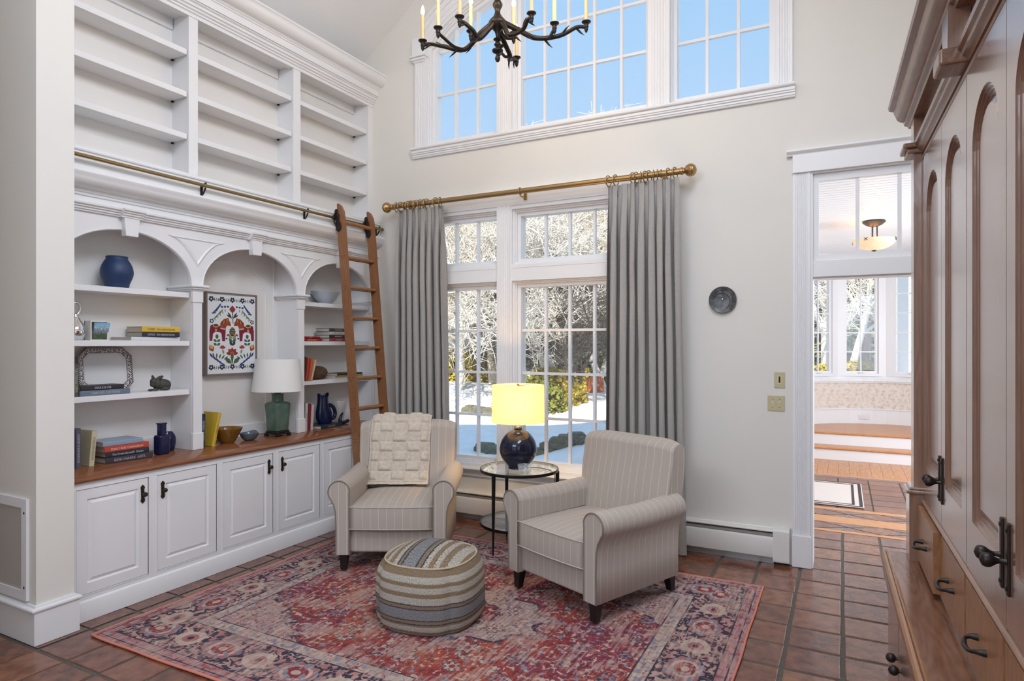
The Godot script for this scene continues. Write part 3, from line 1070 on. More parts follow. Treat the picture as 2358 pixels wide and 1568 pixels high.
func knob_plate(parent: Node, at: Vector3) -> void:
	var mb := MB.new()
	mb.t = face_x(at)
	mb.prism(pts([0, -0.058, 0.012, -0.046, 0.013, -0.036, 0.009, -0.03, 0.011, 0.03, 0.013, 0.036, 0.012, 0.046, 0, 0.058, -0.012, 0.046, -0.013, 0.036, -0.009, 0.03, -0.011, -0.03, -0.013, -0.036, -0.012, -0.046]), -0.005, 0.0)
	obj("knob_plate", mb, M.bronze, parent)
	mb = MB.new()
	lathe_at(mb, at + Vector3(0.003, 0, 0), [Vector2(0.006, 0.0), Vector2(0.006, 0.014), Vector2(0.013, 0.018), Vector2(0.0155, 0.026), Vector2(0.012, 0.034), Vector2(0.0, 0.037)], 14, Basis(Vector3(0, 0, 1), Vector3(1, 0, 0), Vector3(0, 1, 0)))
	obj("knob", mb, M.bronze, parent)

func base_cabinets() -> void:
	var spans := [[-2.025, -3.003, [[-2.484, -2.065], [-2.975, -2.547]]], [-3.003, -3.987, [[-3.469, -3.03], [-3.962, -3.529]]], [-3.987, -4.998, [[-4.44, -4.012], [-4.94, -4.50]]]]
	var names := ["white base cabinet with two doors under the near bookcase bay", "white base cabinet with two doors under the framed folk print", "white base cabinet with two doors behind the ladder and throw-draped chair"]
	for u in 3:
		var s: Array = spans[u]
		var c := thing("base_cabinet", names[u], "cabinet", Vector3(0, 0, 0), 0, "white base cabinets under the wooden counter")
		var mb := MB.new()
		mb.box(Vector3(-4.40, 0.0, s[1]), Vector3(-3.915, 0.795, s[0]))
		obj("carcass", mb, M.white, c)
		mb = MB.new()
		var xf := -3.876
		var d0: Array = s[2][0]
		var d1: Array = s[2][1]
		var g := 0.0035
		for q in [[s[1], d1[0] - g], [d1[1] + g, d0[0] - g], [d0[1] + g, s[0]]]:
			mb.box(Vector3(-3.92, 0.0, q[0]), Vector3(xf, 0.795, q[1]))
		for d in s[2]:
			mb.box(Vector3(-3.92, 0.0, d[0] - g), Vector3(xf, 0.153 - g, d[1] + g))
			mb.box(Vector3(-3.92, 0.757 + g, d[0] - g), Vector3(xf, 0.795, d[1] + g))
		obj("face_frame", mb, M.white, c)
		mb = MB.new()
		for d in s[2]:
			# bead round the opening
			var bw := 0.006
			for q in [[d[0] - g - bw, d[0] - g, 0.15 - bw, 0.76 + bw], [d[1] + g, d[1] + g + bw, 0.15 - bw, 0.76 + bw], [d[0], d[1], 0.15 - bw, 0.15], [d[0], d[1], 0.76, 0.76 + bw]]:
				mb.box(Vector3(xf - 0.004, q[2], q[0]), Vector3(xf + 0.0025, q[3], q[1]))
		obj("bead", mb, M.white, c)
		mb = MB.new()
		mb.prism(pts([-3.9, 0, -3.862, 0, -3.862, 0.104, -3.866, 0.112, -3.876, 0.118, -3.9, 0.118]), s[1], s[0])
		obj("toe_board", mb, M.white, c)
		cabinet_door(c, d0[0], d0[1], 0.153, 0.757, xf - 0.002, d0[0] + 0.034, 0.66)
		cabinet_door(c, d1[0], d1[1], 0.153, 0.757, xf - 0.002, d1[1] - 0.035, 0.66)
	var mb := MB.new()
	mb.prism(pts([-4.40, 0.798, -3.868, 0.798, -3.856, 0.804, -3.852, 0.814, -3.856, 0.825, -3.866, 0.83, -4.40, 0.83]), -4.998, -2.026, true, 40.0)
	tag(obj("countertop", mb, M.counter), "long varnished wooden counter running under the arched shelves", "countertop")

func ell(zc: float, y: float, a: float, b: float, k := 24) -> PackedVector2Array:
	return arc(zc, y, a, b, 180.0, 0.0, k)

const BAY := [[-2.99, -2.07], [-3.985, -3.072], [-4.945, -4.065]]

func hutch() -> void:
	var h := thing("arched_bookcase", "white built-in bookcase with three arched bays above the wooden counter", "bookcase")
	var xf := -4.15
	var mb := MB.new()
	mb.box(Vector3(-4.45, 0.831, -5.0), Vector3(-4.41, 2.60, -2.03))
	obj("back_panel", mb, M.white_back, h)
	for zc in [[-2.07, -2.03], [-3.066, -2.996], [-4.06, -3.99], [-5.0, -4.95]]:
		mb = MB.new()
		mb.box(Vector3(-4.41, 0.831, zc[0]), Vector3(-4.17, 2.60, zc[1]))
		obj("divider", mb, M.white, h)
	mb = MB.new()
	mb.box(Vector3(-4.41, 2.40, -5.0), Vector3(-4.17, 2.44, -2.03))
	obj("top_panel", mb, M.white, h)
	# pilasters with moulded caps
	for zc in [[-2.066, -2.03], [-3.071, -2.993], [-4.064, -3.987], [-4.998, -4.945]]:
		mb = MB.new()
		var w: float = zc[1] - zc[0]
		mb.box(Vector3(-4.172, 0.95, zc[0] + 0.004), Vector3(xf, 1.9, zc[1] - 0.004))
		mb.rbox(Vector3(-4.158, 0.891, (zc[0] + zc[1]) / 2), Vector3(0.03, 0.12, w + 0.008), 0.004)
		mb.rbox(Vector3(-4.158, 1.94, (zc[0] + zc[1]) / 2), Vector3(0.03, 0.085, w + 0.006), 0.004)
		obj("pilaster", mb, M.white, h)
		mb = MB.new()
		var z = (zc[0] + zc[1]) / 2.0
		mb.rbox(Vector3(-4.27, 1.986, z), Vector3(0.265, 0.012, w + 0.018), 0.004)
		mb.rbox(Vector3(-4.265, 1.998, z), Vector3(0.285, 0.014, w + 0.04), 0.005)
		mb.rbox(Vector3(-4.26, 2.014, z), Vector3(0.3, 0.02, w + 0.07), 0.009, 2)
		obj("capital", mb, M.white, h)
	# arch boards with sunk spandrels and keystones
	for k in 3:
		var b: Array = BAY[k]
		var zc: float = (b[0] + b[1]) / 2.0
		var a: float = (b[1] - b[0]) / 2.0 - 0.006
		var l: float = [-3.03, -4.025, -5.0][k]
		var r: float = [-2.03, -3.03, -4.025][k]
		mb = MB.new()
		mb.t = face_x()
		var p := ell(zc, 2.024, a, 0.315)
		p.append_array(PackedVector2Array([Vector2(r, 2.024), Vector2(r, 2.44), Vector2(l, 2.44), Vector2(l, 2.024)]))
		mb.prism(p, 4.152, 4.175)
		# bead along the arch edge
		var e := PackedVector3Array()
		for q in ell(zc, 2.026, a + 0.004, 0.319):
			e.append(Vector3(q.x, q.y, 4.152))
		mb.tube(e, 0.0045, 6)
		obj("arch_board", mb, M.white, h)
		mb = MB.new()
		mb.t = face_x()
		mb.prism(pts([zc - 0.052, 2.43, zc - 0.04, 2.3, zc + 0.04, 2.3, zc + 0.052, 2.43]), 4.112, 4.16)
		obj("keystone", mb, M.white, h)
	for zc in [-3.03, -4.025]:
		mb = MB.new()
		mb.t = face_x()
		# three-sided sunk panel: frame raised by a thin moulding
		var o := PackedVector2Array([Vector2(zc - 0.235, 2.358), Vector2(zc + 0.235, 2.358)])
		for i in 9:
			var u := i / 8.0
			o.append(Vector2(zc + 0.235 - 0.235 * pow(u, 0.72), lerpf(2.358, 2.15, pow(u, 1.25))))
		for i in range(1, 9):
			var u := 1.0 - i / 8.0
			o.append(Vector2(zc - 0.235 + 0.235 * pow(u, 0.72), lerpf(2.358, 2.15, pow(u, 1.25))))
		var c := Vector2(zc, 2.305)
		var i1 := PackedVector2Array()
		var i2 := PackedVector2Array()
		for q in o:
			i1.append(c + (q - c) * 0.86)
			i2.append(c + (q - c) * 0.7)
		for i in o.size():
			var j := (i + 1) % o.size()
			mb.quad(Vector3(o[i].x, o[i].y, 4.1515), Vector3(o[j].x, o[j].y, 4.1515), Vector3(i1[j].x, i1[j].y, 4.143), Vector3(i1[i].x, i1[i].y, 4.143))
			mb.quad(Vector3(i1[i].x, i1[i].y, 4.143), Vector3(i1[j].x, i1[j].y, 4.143), Vector3(i2[j].x, i2[j].y, 4.151), Vector3(i2[i].x, i2[i].y, 4.151))
		mb.prism(i2, 4.149, 4.152)
		obj("spandrel_panel", mb, M.white, h)
	mb = MB.new()
	mb.prism(pts([-4.16, 2.418, -4.138, 2.418, -4.136, 2.426, -4.126, 2.43, -4.126, 2.44, -4.114, 2.444, -4.114, 2.453, -4.1, 2.457, -4.098, 2.468, -4.16, 2.468]), -4.999, -2.03)
	for k in 3:
		var zc: float = (BAY[k][0] + BAY[k][1]) / 2.0
		mb.prism(pts([-4.16, 2.416, -4.108, 2.416, -4.106, 2.426, -4.096, 2.43, -4.096, 2.44, -4.084, 2.444, -4.084, 2.453, -4.07, 2.457, -4.068, 2.469, -4.16, 2.469]), zc - 0.07, zc + 0.07)
	obj("arch_moulding", mb, M.white, h)
	mb = MB.new()
	var pr := pts([-4.18, 2.46, -4.146, 2.46, -4.146, 2.512, -4.134, 2.516, -4.134, 2.528, -4.122, 2.533, -4.118, 2.546])
	pr.append_array(arc(-4.118, 2.622, 0.085, 0.07, 270.0, 352.0, 8))
	pr.append_array(pts([-4.026, 2.622, -4.022, 2.634, -4.026, 2.648, -4.075, 2.652, -4.083, 2.655, -4.083, 2.765, -4.072, 2.77, -4.07, 2.778, -4.076, 2.786, -4.18, 2.786]))
	mb.prism(pr, -4.999, -2.03)
	obj("cornice", mb, M.white, h)
	# shelves
	for bay in [0, 2]:
		for y in [1.27, 1.62, 1.967]:
			mb = MB.new()
			mb.rbox(Vector3(-4.295, y - 0.0185, (BAY[bay][0] + BAY[bay][1]) / 2), Vector3(0.23, 0.037, BAY[bay][1] - BAY[bay][0] - 0.002), 0.003)
			obj("shelf", mb, M.white, h)
	# plinth strips on the back boards and the arched moulding of the middle bay
	for bay in 3:
		mb = MB.new()
		mb.rbox(Vector3(-4.403, 0.88, (BAY[bay][0] + BAY[bay][1]) / 2), Vector3(0.016, 0.098, BAY[bay][1] - BAY[bay][0]), 0.004)
		obj("back_rail", mb, M.white, h)
	mb = MB.new()
	var zc: float = (BAY[1][0] + BAY[1][1]) / 2.0 + 0.02
	var path := PackedVector3Array([Vector3(-4.409, 0.93, zc - 0.36)])
	for q in ell(zc, 1.99, 0.36, 0.28):
		path.append(Vector3(-4.409, q.y, q.x))
	path.append(Vector3(-4.409, 0.93, zc + 0.36))
	mb.tube(path, 0.007, 6)
	mb.tube(PackedVector3Array([Vector3(-4.409, 0.93, -3.955), Vector3(-4.409, 2.39, -3.955)]), 0.006, 6)
	obj("niche_moulding", mb, M.white, h)

	var u := thing("upper_bookcase", "tall white bookcase with empty shelves above the ladder rail", "bookcase")
	mb = MB.new()
	mb.box(Vector3(-4.45, 2.62, -5.0), Vector3(-4.375, 4.2, -2.03))
	obj("back_panel", mb, M.white_back, u)
	mb = MB.new()
	mb.box(Vector3(-4.375, 2.787, -5.0), Vector3(-4.08, 2.8, -2.03))
	mb.box(Vector3(-4.375, 3.985, -5.0), Vector3(-4.2, 4.02, -2.03))
	obj("floor_and_top", mb, M.white, u)
	for q in [[-2.075, -2.03], [-3.052, -2.98], [-4.042, -3.962], [-4.999, -4.93]]:
		mb = MB.new()
		mb.box(Vector3(-4.375, 2.8, q[0] + 0.006), Vector3(-4.185, 3.99, q[1] - 0.006))
		mb.box(Vector3(-4.195, 2.8, q[0]), Vector3(-4.176, 3.99, q[1]))
		obj("divider", mb, M.white, u)
	var ub := [[-2.98, -2.075], [-3.962, -3.052], [-4.93, -4.042]]
	for b in ub:
		var zc2: float = (b[0] + b[1]) / 2.0
		for y in [3.113, 3.418, 3.722]:
			mb = MB.new()
			mb.rbox(Vector3(-4.283, y - 0.02, zc2), Vector3(0.184, 0.04, b[1] - b[0] - 0.01), 0.003)
			var sh := obj("shelf", mb, M.white, u)
			for s in [[b[0] + 0.008, -4.35], [b[1] - 0.008, -4.35]]:
				mb = MB.new()
				mb.rbox(Vector3(s[1], y - 0.047, s[0]), Vector3(0.018, 0.012, 0.016), 0.003)
				obj("shelf_pin", mb, M.iron, sh)
		mb = MB.new()
		mb.box(Vector3(-4.375, 3.905, b[0]), Vector3(-4.357, 3.986, b[1]))
		obj("cleat", mb, M.white, u)
	mb = MB.new()
	var cp := pts([-4.22, 3.962, -4.17, 3.962, -4.168, 3.985, -4.156, 3.99, -4.156, 4.002, -4.142, 4.008, -4.142, 4.02, -4.128, 4.026, -4.126, 4.042, -4.112, 4.05, -4.112, 4.058, -4.1, 4.058, -4.1, 4.112, -4.092, 4.116, -4.092, 4.124, -4.082, 4.13])
	cp.append_array(arc(-4.082, 4.212, 0.078, 0.072, 275.0, 350.0, 8))
	cp.append_array(pts([-4.0, 4.214, -3.996, 4.22, -3.988, 4.226, -3.988, 4.24, -4.22, 4.24]))
	mb.prism(cp, -4.999, -2.03)
	obj("crown", mb, M.white, u)
	# ladder rail
	var ra := thing("ladder_rail", "brass library ladder rail on iron brackets along the cornice", "rail")
	mb = MB.new()
	mb.tube(PackedVector3Array([Vector3(-4.035, 2.727, -2.035), Vector3(-4.035, 2.727, -4.965)]), 0.0125, 12)
	obj("rail", mb, M.rail_brass, ra)
	mb = MB.new()
	lathe_at(mb, Vector3(-4.035, 2.727, -4.962), [Vector2(0, 0), Vector2(0.018, 0), Vector2(0.018, 0.014), Vector2(0.01, 0.022), Vector2(0, 0.024)], 12, Basis(Vector3(1, 0, 0), Vector3(0, 0, -1), Vector3(0, 1, 0)))
	obj("end_cap", mb, M.rail_brass, ra)
	for z in [-3.01, -3.99, -4.93]:
		mb = MB.new()
		mb.rbox(Vector3(-4.079, 2.695, z), Vector3(0.009, 0.075, 0.018), 0.003)
		mb.tube(spline([Vector3(-4.078, 2.665, z), Vector3(-4.06, 2.675, z), Vector3(-4.045, 2.695, z), Vector3(-4.035, 2.713, z)]), 0.006, 6)
		mb.tube(PackedVector3Array([Vector3(-4.078, 2.727, z), Vector3(-4.035, 2.727, z)]), 0.007, 6)
		ball(mb, Vector3(-4.035, 2.743, z), Vector3.ONE * 0.009, 8, 5)
		obj("bracket", mb, M.iron, ra)
	ladder()

func ladder() -> void:
	var l := thing("library_ladder", "wooden rolling library ladder leaning on the bookcase rail", "ladder", Vector3(-3.732, 0, -4.53))
	var sl := -0.0903
	var d := Vector3(sl, 1, 0).normalized()
	var q := Vector3(1, -sl, 0).normalized()
	for s in [0.2, -0.2]:
		var mb := MB.new()
		mb.t = Transform3D(Basis(q, d, q.cross(d)), Vector3(0, 0, s))
		var p := pts([-0.043, 0.012, 0.043, 0.004, 0.043, 2.72, 0.036, 2.79, 0.012, 2.845, -0.016, 2.868, -0.028, 2.86, -0.03, 2.8, -0.043, 2.74])
		mb.prism(p, -0.013, 0.013, true, 30.0)
		var st := obj("stile", mb, M.ladder, l)
		mb = MB.new()
		for k in 9:
			var y := 0.21 + 0.2715 * k
			for o in [Vector2(-0.02, 0.006), Vector2(0.014, 0.006), Vector2(-0.003, -0.016)]:
				var c: Vector3 = Vector3(0, 0, s) + d * y + q * o.x + d * o.y
				ball(mb, c + Vector3(0, 0, 0.013 if s > 0 else -0.013), Vector3(0.0045, 0.0045, 0.002), 8, 4)
		obj("bolt_heads", mb, M.iron, st).set_meta("kind", "stuff")
	for k in 9:
		var y := 0.21 + 0.2715 * k
		var mb := MB.new()
		mb.t = Transform3D(Basis(Vector3.BACK, 0.0), d * y)
		mb.rbox(Vector3(-0.004, 0, 0), Vector3(0.062, 0.026, 0.376), 0.012, 3)
		obj("rung", mb, M.rung, l)
		mb = MB.new()
		mb.tube(PackedVector3Array([d * y + Vector3(-0.004, -0.02, 0.186), d * y + Vector3(-0.004, -0.02, -0.186)]), 0.003, 5)
		obj("tie_rod", mb, M.iron, l)
	var mb := MB.new()
	mb.tube(PackedVector3Array([d * 2.70 + Vector3(0.006, 0, 0.187), d * 2.70 + Vector3(0.006, 0, -0.187)]), 0.018, 10)
	obj("top_rail", mb, M.rung, l)
	for s in [0.2, -0.2]:
		mb = MB.new()
		var z: float = s + (0.018 if s > 0 else 0.018)
		var c := d * 2.715 + Vector3(-0.012, 0, z - s + s)
		# leaf-shaped plate with scroll ends and the hook over the rail
		for o in [[-0.03, 0.075, 0.022], [-0.022, 0.03, 0.03], [-0.012, -0.02, 0.026], [-0.004, -0.065, 0.032], [0.006, -0.05, 0.022]]:
			ball(mb, c + Vector3(o[0], o[1], 0), Vector3(o[2], o[2] * 1.25, 0.007), 12, 6)
		mb.tube(spline([c + Vector3(-0.02, 0.09, 0.004), c + Vector3(-0.045, 0.05, 0.005), c + Vector3(-0.052, 0.015, 0.005), c + Vector3(-0.045, -0.02, 0.005), c + Vector3(-0.02, -0.06, 0.005)]), 0.008, 6)
		torus(mb, Vector3(-4.035 + 3.732, 2.727, z), 0.017, 0.007, Vector3(0, 0, 1), 14, 6)
		mb.tube(PackedVector3Array([Vector3(-0.303, 2.727, z - 0.02), Vector3(-0.303, 2.727, z + 0.02)]), 0.019, 10)
		obj("hook", mb, M.iron, l)

# ---------------------------------------------------------------- things on the shelves
var font: SystemFont

func lettering(parent: Node, text: String, c: Color, at: Transform3D, w: float, h: float) -> void:
	if text == "":
		return
	var tm := TextMesh.new()
	tm.font = font
	tm.text = text
	tm.font_size = 32
	tm.pixel_size = 0.01
	tm.depth = 0.01
	tm.curve_step = 4.0
	var bb := tm.get_aabb()
	var sx := w / maxf(bb.size.x, 0.001)
	var sy := h / maxf(bb.size.y, 0.001)
	if sx > sy * 1.1:
		sx = sy * 1.1
	var m := mat(c, 0.6)
	var o := put("lettering", tm, m, parent)
	o.transform = at * Transform3D(Basis.IDENTITY.scaled(Vector3(sx, sy, 0.04)), Vector3(-bb.get_center().x * sx, -bb.get_center().y * sy, 0))

# lying book: spine faces +x; sz = depth, thickness, length along z
func book(label: String, at: Vector3, sz: Vector3, yaw: float, cover: Color, title := "", tc := Color.WHITE, stand := false, lean := 0.0, group := "", hard := true) -> Node3D:
	var b := thing("book", label, "book", at, 0.0, group)
	if stand:
		b.basis = Basis(Vector3.RIGHT, deg_to_rad(lean)) * Basis(Vector3.UP, deg_to_rad(yaw)) * Basis(Vector3.RIGHT, -PI / 2)
		b.position += b.basis * Vector3(0, 0, sz.z / 2)
	else:
		b.rotation.y = deg_to_rad(yaw)
		b.position.y += sz.y / 2
	var e := 0.0028 if hard else 0.0012
	var hx := sz.x / 2
	var hy := sz.y / 2
	var hz := sz.z / 2
	var mb := MB.new()
	mb.prism(pts([-hx, -hy, hx - 0.003, -hy, hx, -hy + 0.003, hx + 0.001, 0, hx, hy - 0.003, hx - 0.003, hy, -hx, hy, -hx, hy - e, hx - e - 0.002, hy - e, hx - e - 0.002, -hy + e, -hx, -hy + e]), -hz, hz)
	obj("cover", mb, mat(cover, 0.45), b)
	mb = MB.new()
	var g := 0.004 if hard else 0.0008
	mb.box(Vector3(-hx + g, -hy + e, -hz + g), Vector3(hx - e - 0.0025, hy - e, hz - g))
	obj("pages", mb, M.page, b)
	lettering(b, title, tc, Transform3D(Basis(Vector3.UP, PI / 2), Vector3(hx + 0.0012, 0, 0)), sz.z * 0.72, sz.y * 0.42)
	return b

func lathe_thing(called: String, label: String, cat: String, at: Vector3, prof: Array, m: Material, seg := 32, sc := Vector3.ONE) -> MeshInstance3D:
	var mb := MB.new()
	mb.t = Transform3D(Basis.IDENTITY.scaled(sc), Vector3.ZERO)
	mb.lathe(prof, seg, 50.0)
	var o := obj(called, mb, m)
	o.position = at
	tag(o, label, cat)
	return o

func smooth_prof(a: Array, k := 4) -> Array:
	var out := []
	for i in a.size() - 1:
		var p0: Vector2 = a[maxi(i - 1, 0)]
		var p3: Vector2 = a[mini(i + 2, a.size() - 1)]
		for j in k:
			out.append(a[i].cubic_interpolate(a[i + 1], p0, p3, float(j) / k))
	out.append(a[a.size() - 1])
	for i in out.size():
		out[i].x = maxf(out[i].x, 0.0)
	return out

func fill(im: Image, p: PackedVector2Array, c: Color) -> void:
	var w := im.get_width()
	var h := im.get_height()
	var lo := Vector2(1e9, 1e9)
	var hi := -lo
	var q := PackedVector2Array()
	for a in p:
		var s := Vector2(a.x * w, a.y * h)
		q.append(s)
		lo = lo.min(s)
		hi = hi.max(s)
	for y in range(maxi(0, int(lo.y)), mini(h, int(hi.y) + 1)):
		for x in range(maxi(0, int(lo.x)), mini(w, int(hi.x) + 1)):
			if Geometry2D.is_point_in_polygon(Vector2(x + 0.5, y + 0.5), q):
				im.set_pixel(x, y, c)

func oval(cx: float, cy: float, rx: float, ry: float, turn := 0.0, k := 16) -> PackedVector2Array:
	var p := PackedVector2Array()
	for i in k:
		var d := Vector2(rx * cos(TAU * i / k), ry * sin(TAU * i / k)).rotated(turn)
		p.append(Vector2(cx + d.x, cy + d.y * 0.69))
	return p

func leaf(x: float, y: float, l: float, w: float, deg: float) -> PackedVector2Array:
	var p := PackedVector2Array()
	for i in 13:
		var u := i / 12.0
		var d := Vector2(u * l, -w * sin(PI * u)).rotated(deg_to_rad(deg))
		p.append(Vector2(x + d.x, y + d.y * 0.69))
	for i in range(11, 0, -1):
		var u := i / 12.0
		var d := Vector2(u * l, w * sin(PI * u)).rotated(deg_to_rad(deg))
		p.append(Vector2(x + d.x, y + d.y * 0.69))
	return p

func both(im: Image, p: PackedVector2Array, c: Color) -> void:
	fill(im, p, c)
	var q := PackedVector2Array()
	for a in p:
		q.append(Vector2(1.02 - a.x, a.y))
	fill(im, q, c)

func folk_print() -> Image:
	var im := Image.create(360, 522, false, Image.FORMAT_RGB8)
	im.fill(c8(226, 229, 231))
	var navy := c8(30, 38, 62)
	var blue := c8(44, 66, 122)
	var green := c8(70, 96, 66)
	var dk := c8(38, 52, 44)
	var pale := c8(132, 148, 104)
	var red := c8(150, 40, 42)
	var maroon := c8(124, 22, 52)
	var rust := c8(150, 66, 34)
	var gold := c8(206, 166, 96)
	for v in [0.072, 0.915]:
		for u in [0.09, 0.3, 0.51]:
			for k in 5:
				both(im, oval(u + 0.032 * cos(TAU * k / 5 + 0.3), v + 0.022 * sin(TAU * k / 5 + 0.3), 0.02, 0.02), navy)
			both(im, oval(u, v, 0.008, 0.008), c8(226, 229, 231))
		for u in [0.2, 0.4]:
			for k in 3:
				both(im, leaf(u - 0.035 + k * 0.03, v + 0.03, 0.075, 0.011, -90 + (k - 1) * 14), pale if k % 2 else green)
	# tulip, stem and leaves
	fill(im, pts([0.51, 0.14, 0.545, 0.165, 0.575, 0.19, 0.55, 0.215, 0.51, 0.235, 0.47, 0.215, 0.445, 0.19, 0.475, 0.165]), red)
	fill(im, pts([0.5, 0.23, 0.522, 0.23, 0.53, 0.37, 0.518, 0.37]), green)
	both(im, leaf(0.5, 0.31, 0.15, 0.018, -125), dk)
	both(im, leaf(0.49, 0.3, 0.12, 0.014, -150), dk)
	# wreath
	for k in 5:
		both(im, leaf(0.09 + 0.035 * k, 0.25 - 0.018 * k, 0.1, 0.016, -60 - 12 * k + 50), blue)
		both(im, leaf(0.12 + 0.04 * k, 0.33 - 0.023 * k, 0.08, 0.014, -40 - 6 * k), green if k % 2 else pale)
		both(im, leaf(0.17 + 0.05 * k, 0.34 - 0.028 * k, 0.06, 0.011, -100), pale)
	for k in 3:
		both(im, oval(0.3 + 0.06 * k, 0.165 - 0.003 * k, 0.024, 0.018), blue)
	for k in 5:
		both(im, oval(0.1 + 0.03 * cos(TAU * k / 5), 0.345 + 0.02 * sin(TAU * k / 5), 0.015, 0.015), navy)
	# horses
	both(im, pts([0.075, 0.40, 0.13, 0.385, 0.24, 0.4, 0.31, 0.40, 0.375, 0.43, 0.37, 0.5, 0.36, 0.592, 0.305, 0.592, 0.29, 0.5, 0.25, 0.478, 0.17, 0.478, 0.125, 0.5, 0.11, 0.588, 0.058, 0.588, 0.055, 0.47]), maroon)
	both(im, pts([0.26, 0.42, 0.27, 0.36, 0.34, 0.315, 0.43, 0.298, 0.44, 0.33, 0.47, 0.36, 0.48, 0.395, 0.46, 0.4, 0.4, 0.395, 0.375, 0.43, 0.3, 0.435]), rust)
	for k in 4:
		both(im, leaf(0.29 + 0.035 * k, 0.39 - 0.008 * k, 0.085, 0.006, -68 - 4 * k), gold if k % 2 else c8(66, 34, 26))
	both(im, oval(0.18, 0.4, 0.06, 0.035), gold)
	both(im, oval(0.18, 0.396, 0.045, 0.022), c8(70, 56, 34))
	both(im, pts([0.16, 0.44, 0.2, 0.44, 0.2, 0.475, 0.16, 0.475]), c8(186, 160, 90))
	both(im, pts([0.27, 0.425, 0.37, 0.435, 0.365, 0.45, 0.27, 0.44]), c8(196, 196, 186))
	# pineapple and centre plant
	fill(im, oval(0.51, 0.475, 0.062, 0.085), dk)
	for k in 16:
		fill(im, oval(0.475 + 0.023 * (k % 4) + 0.01 * (k / 4 % 2), 0.435 + 0.022 * (k / 4), 0.008, 0.009), gold)
	for k in 3:
		both(im, leaf(0.51, 0.56 + 0.045 * k, 0.1, 0.026, -150 + 12 * k), [pale, green, dk][k])
	both(im, oval(0.425, 0.52, 0.03, 0.026), red)
	both(im, oval(0.425, 0.535, 0.016, 0.014), c8(226, 229, 231))
	both(im, oval(0.39, 0.56, 0.02, 0.014), dk)
	# little plants under the horses
	both(im, oval(0.2, 0.535, 0.03, 0.04), green)
	for k in 2:
		both(im, leaf(0.2, 0.6 + 0.045 * k, 0.08, 0.024, -148), green)
		both(im, leaf(0.2, 0.6 + 0.045 * k, 0.08, 0.024, -32), green)
	# carnations and side tulips
	for k in 4:
		both(im, leaf(0.31, 0.685, 0.07, 0.018, -150 + 40 * k), red if k % 2 else c8(176, 66, 80))
	both(im, leaf(0.31, 0.69, 0.1, 0.02, 75), pale)
	both(im, leaf(0.13, 0.72, 0.14, 0.05, -120), rust)
	both(im, leaf(0.115, 0.69, 0.09, 0.034, -118), gold)
	for k in 5:
		both(im, leaf(0.06 + 0.055 * k, 0.735 + 0.032 * k, 0.11, 0.018, 58 - 6 * k), blue)
		both(im, leaf(0.14 + 0.05 * k, 0.8 + 0.006 * k, 0.1, 0.016, -100 + 16 * k), green)
	# bottom flower
	for k in 5:
		fill(im, leaf(0.505, 0.755, 0.125, 0.034, -170 + 40 * k), red)
	fill(im, oval(0.505, 0.755, 0.032, 0.045), gold)
	fill(im, oval(0.505, 0.755, 0.024, 0.036), green)
	fill(im, pts([0.47, 0.77, 0.54, 0.77, 0.515, 0.875, 0.495, 0.875]), green)
	both(im, leaf(0.49, 0.875, 0.17, 0.04, -140), green)
	return im

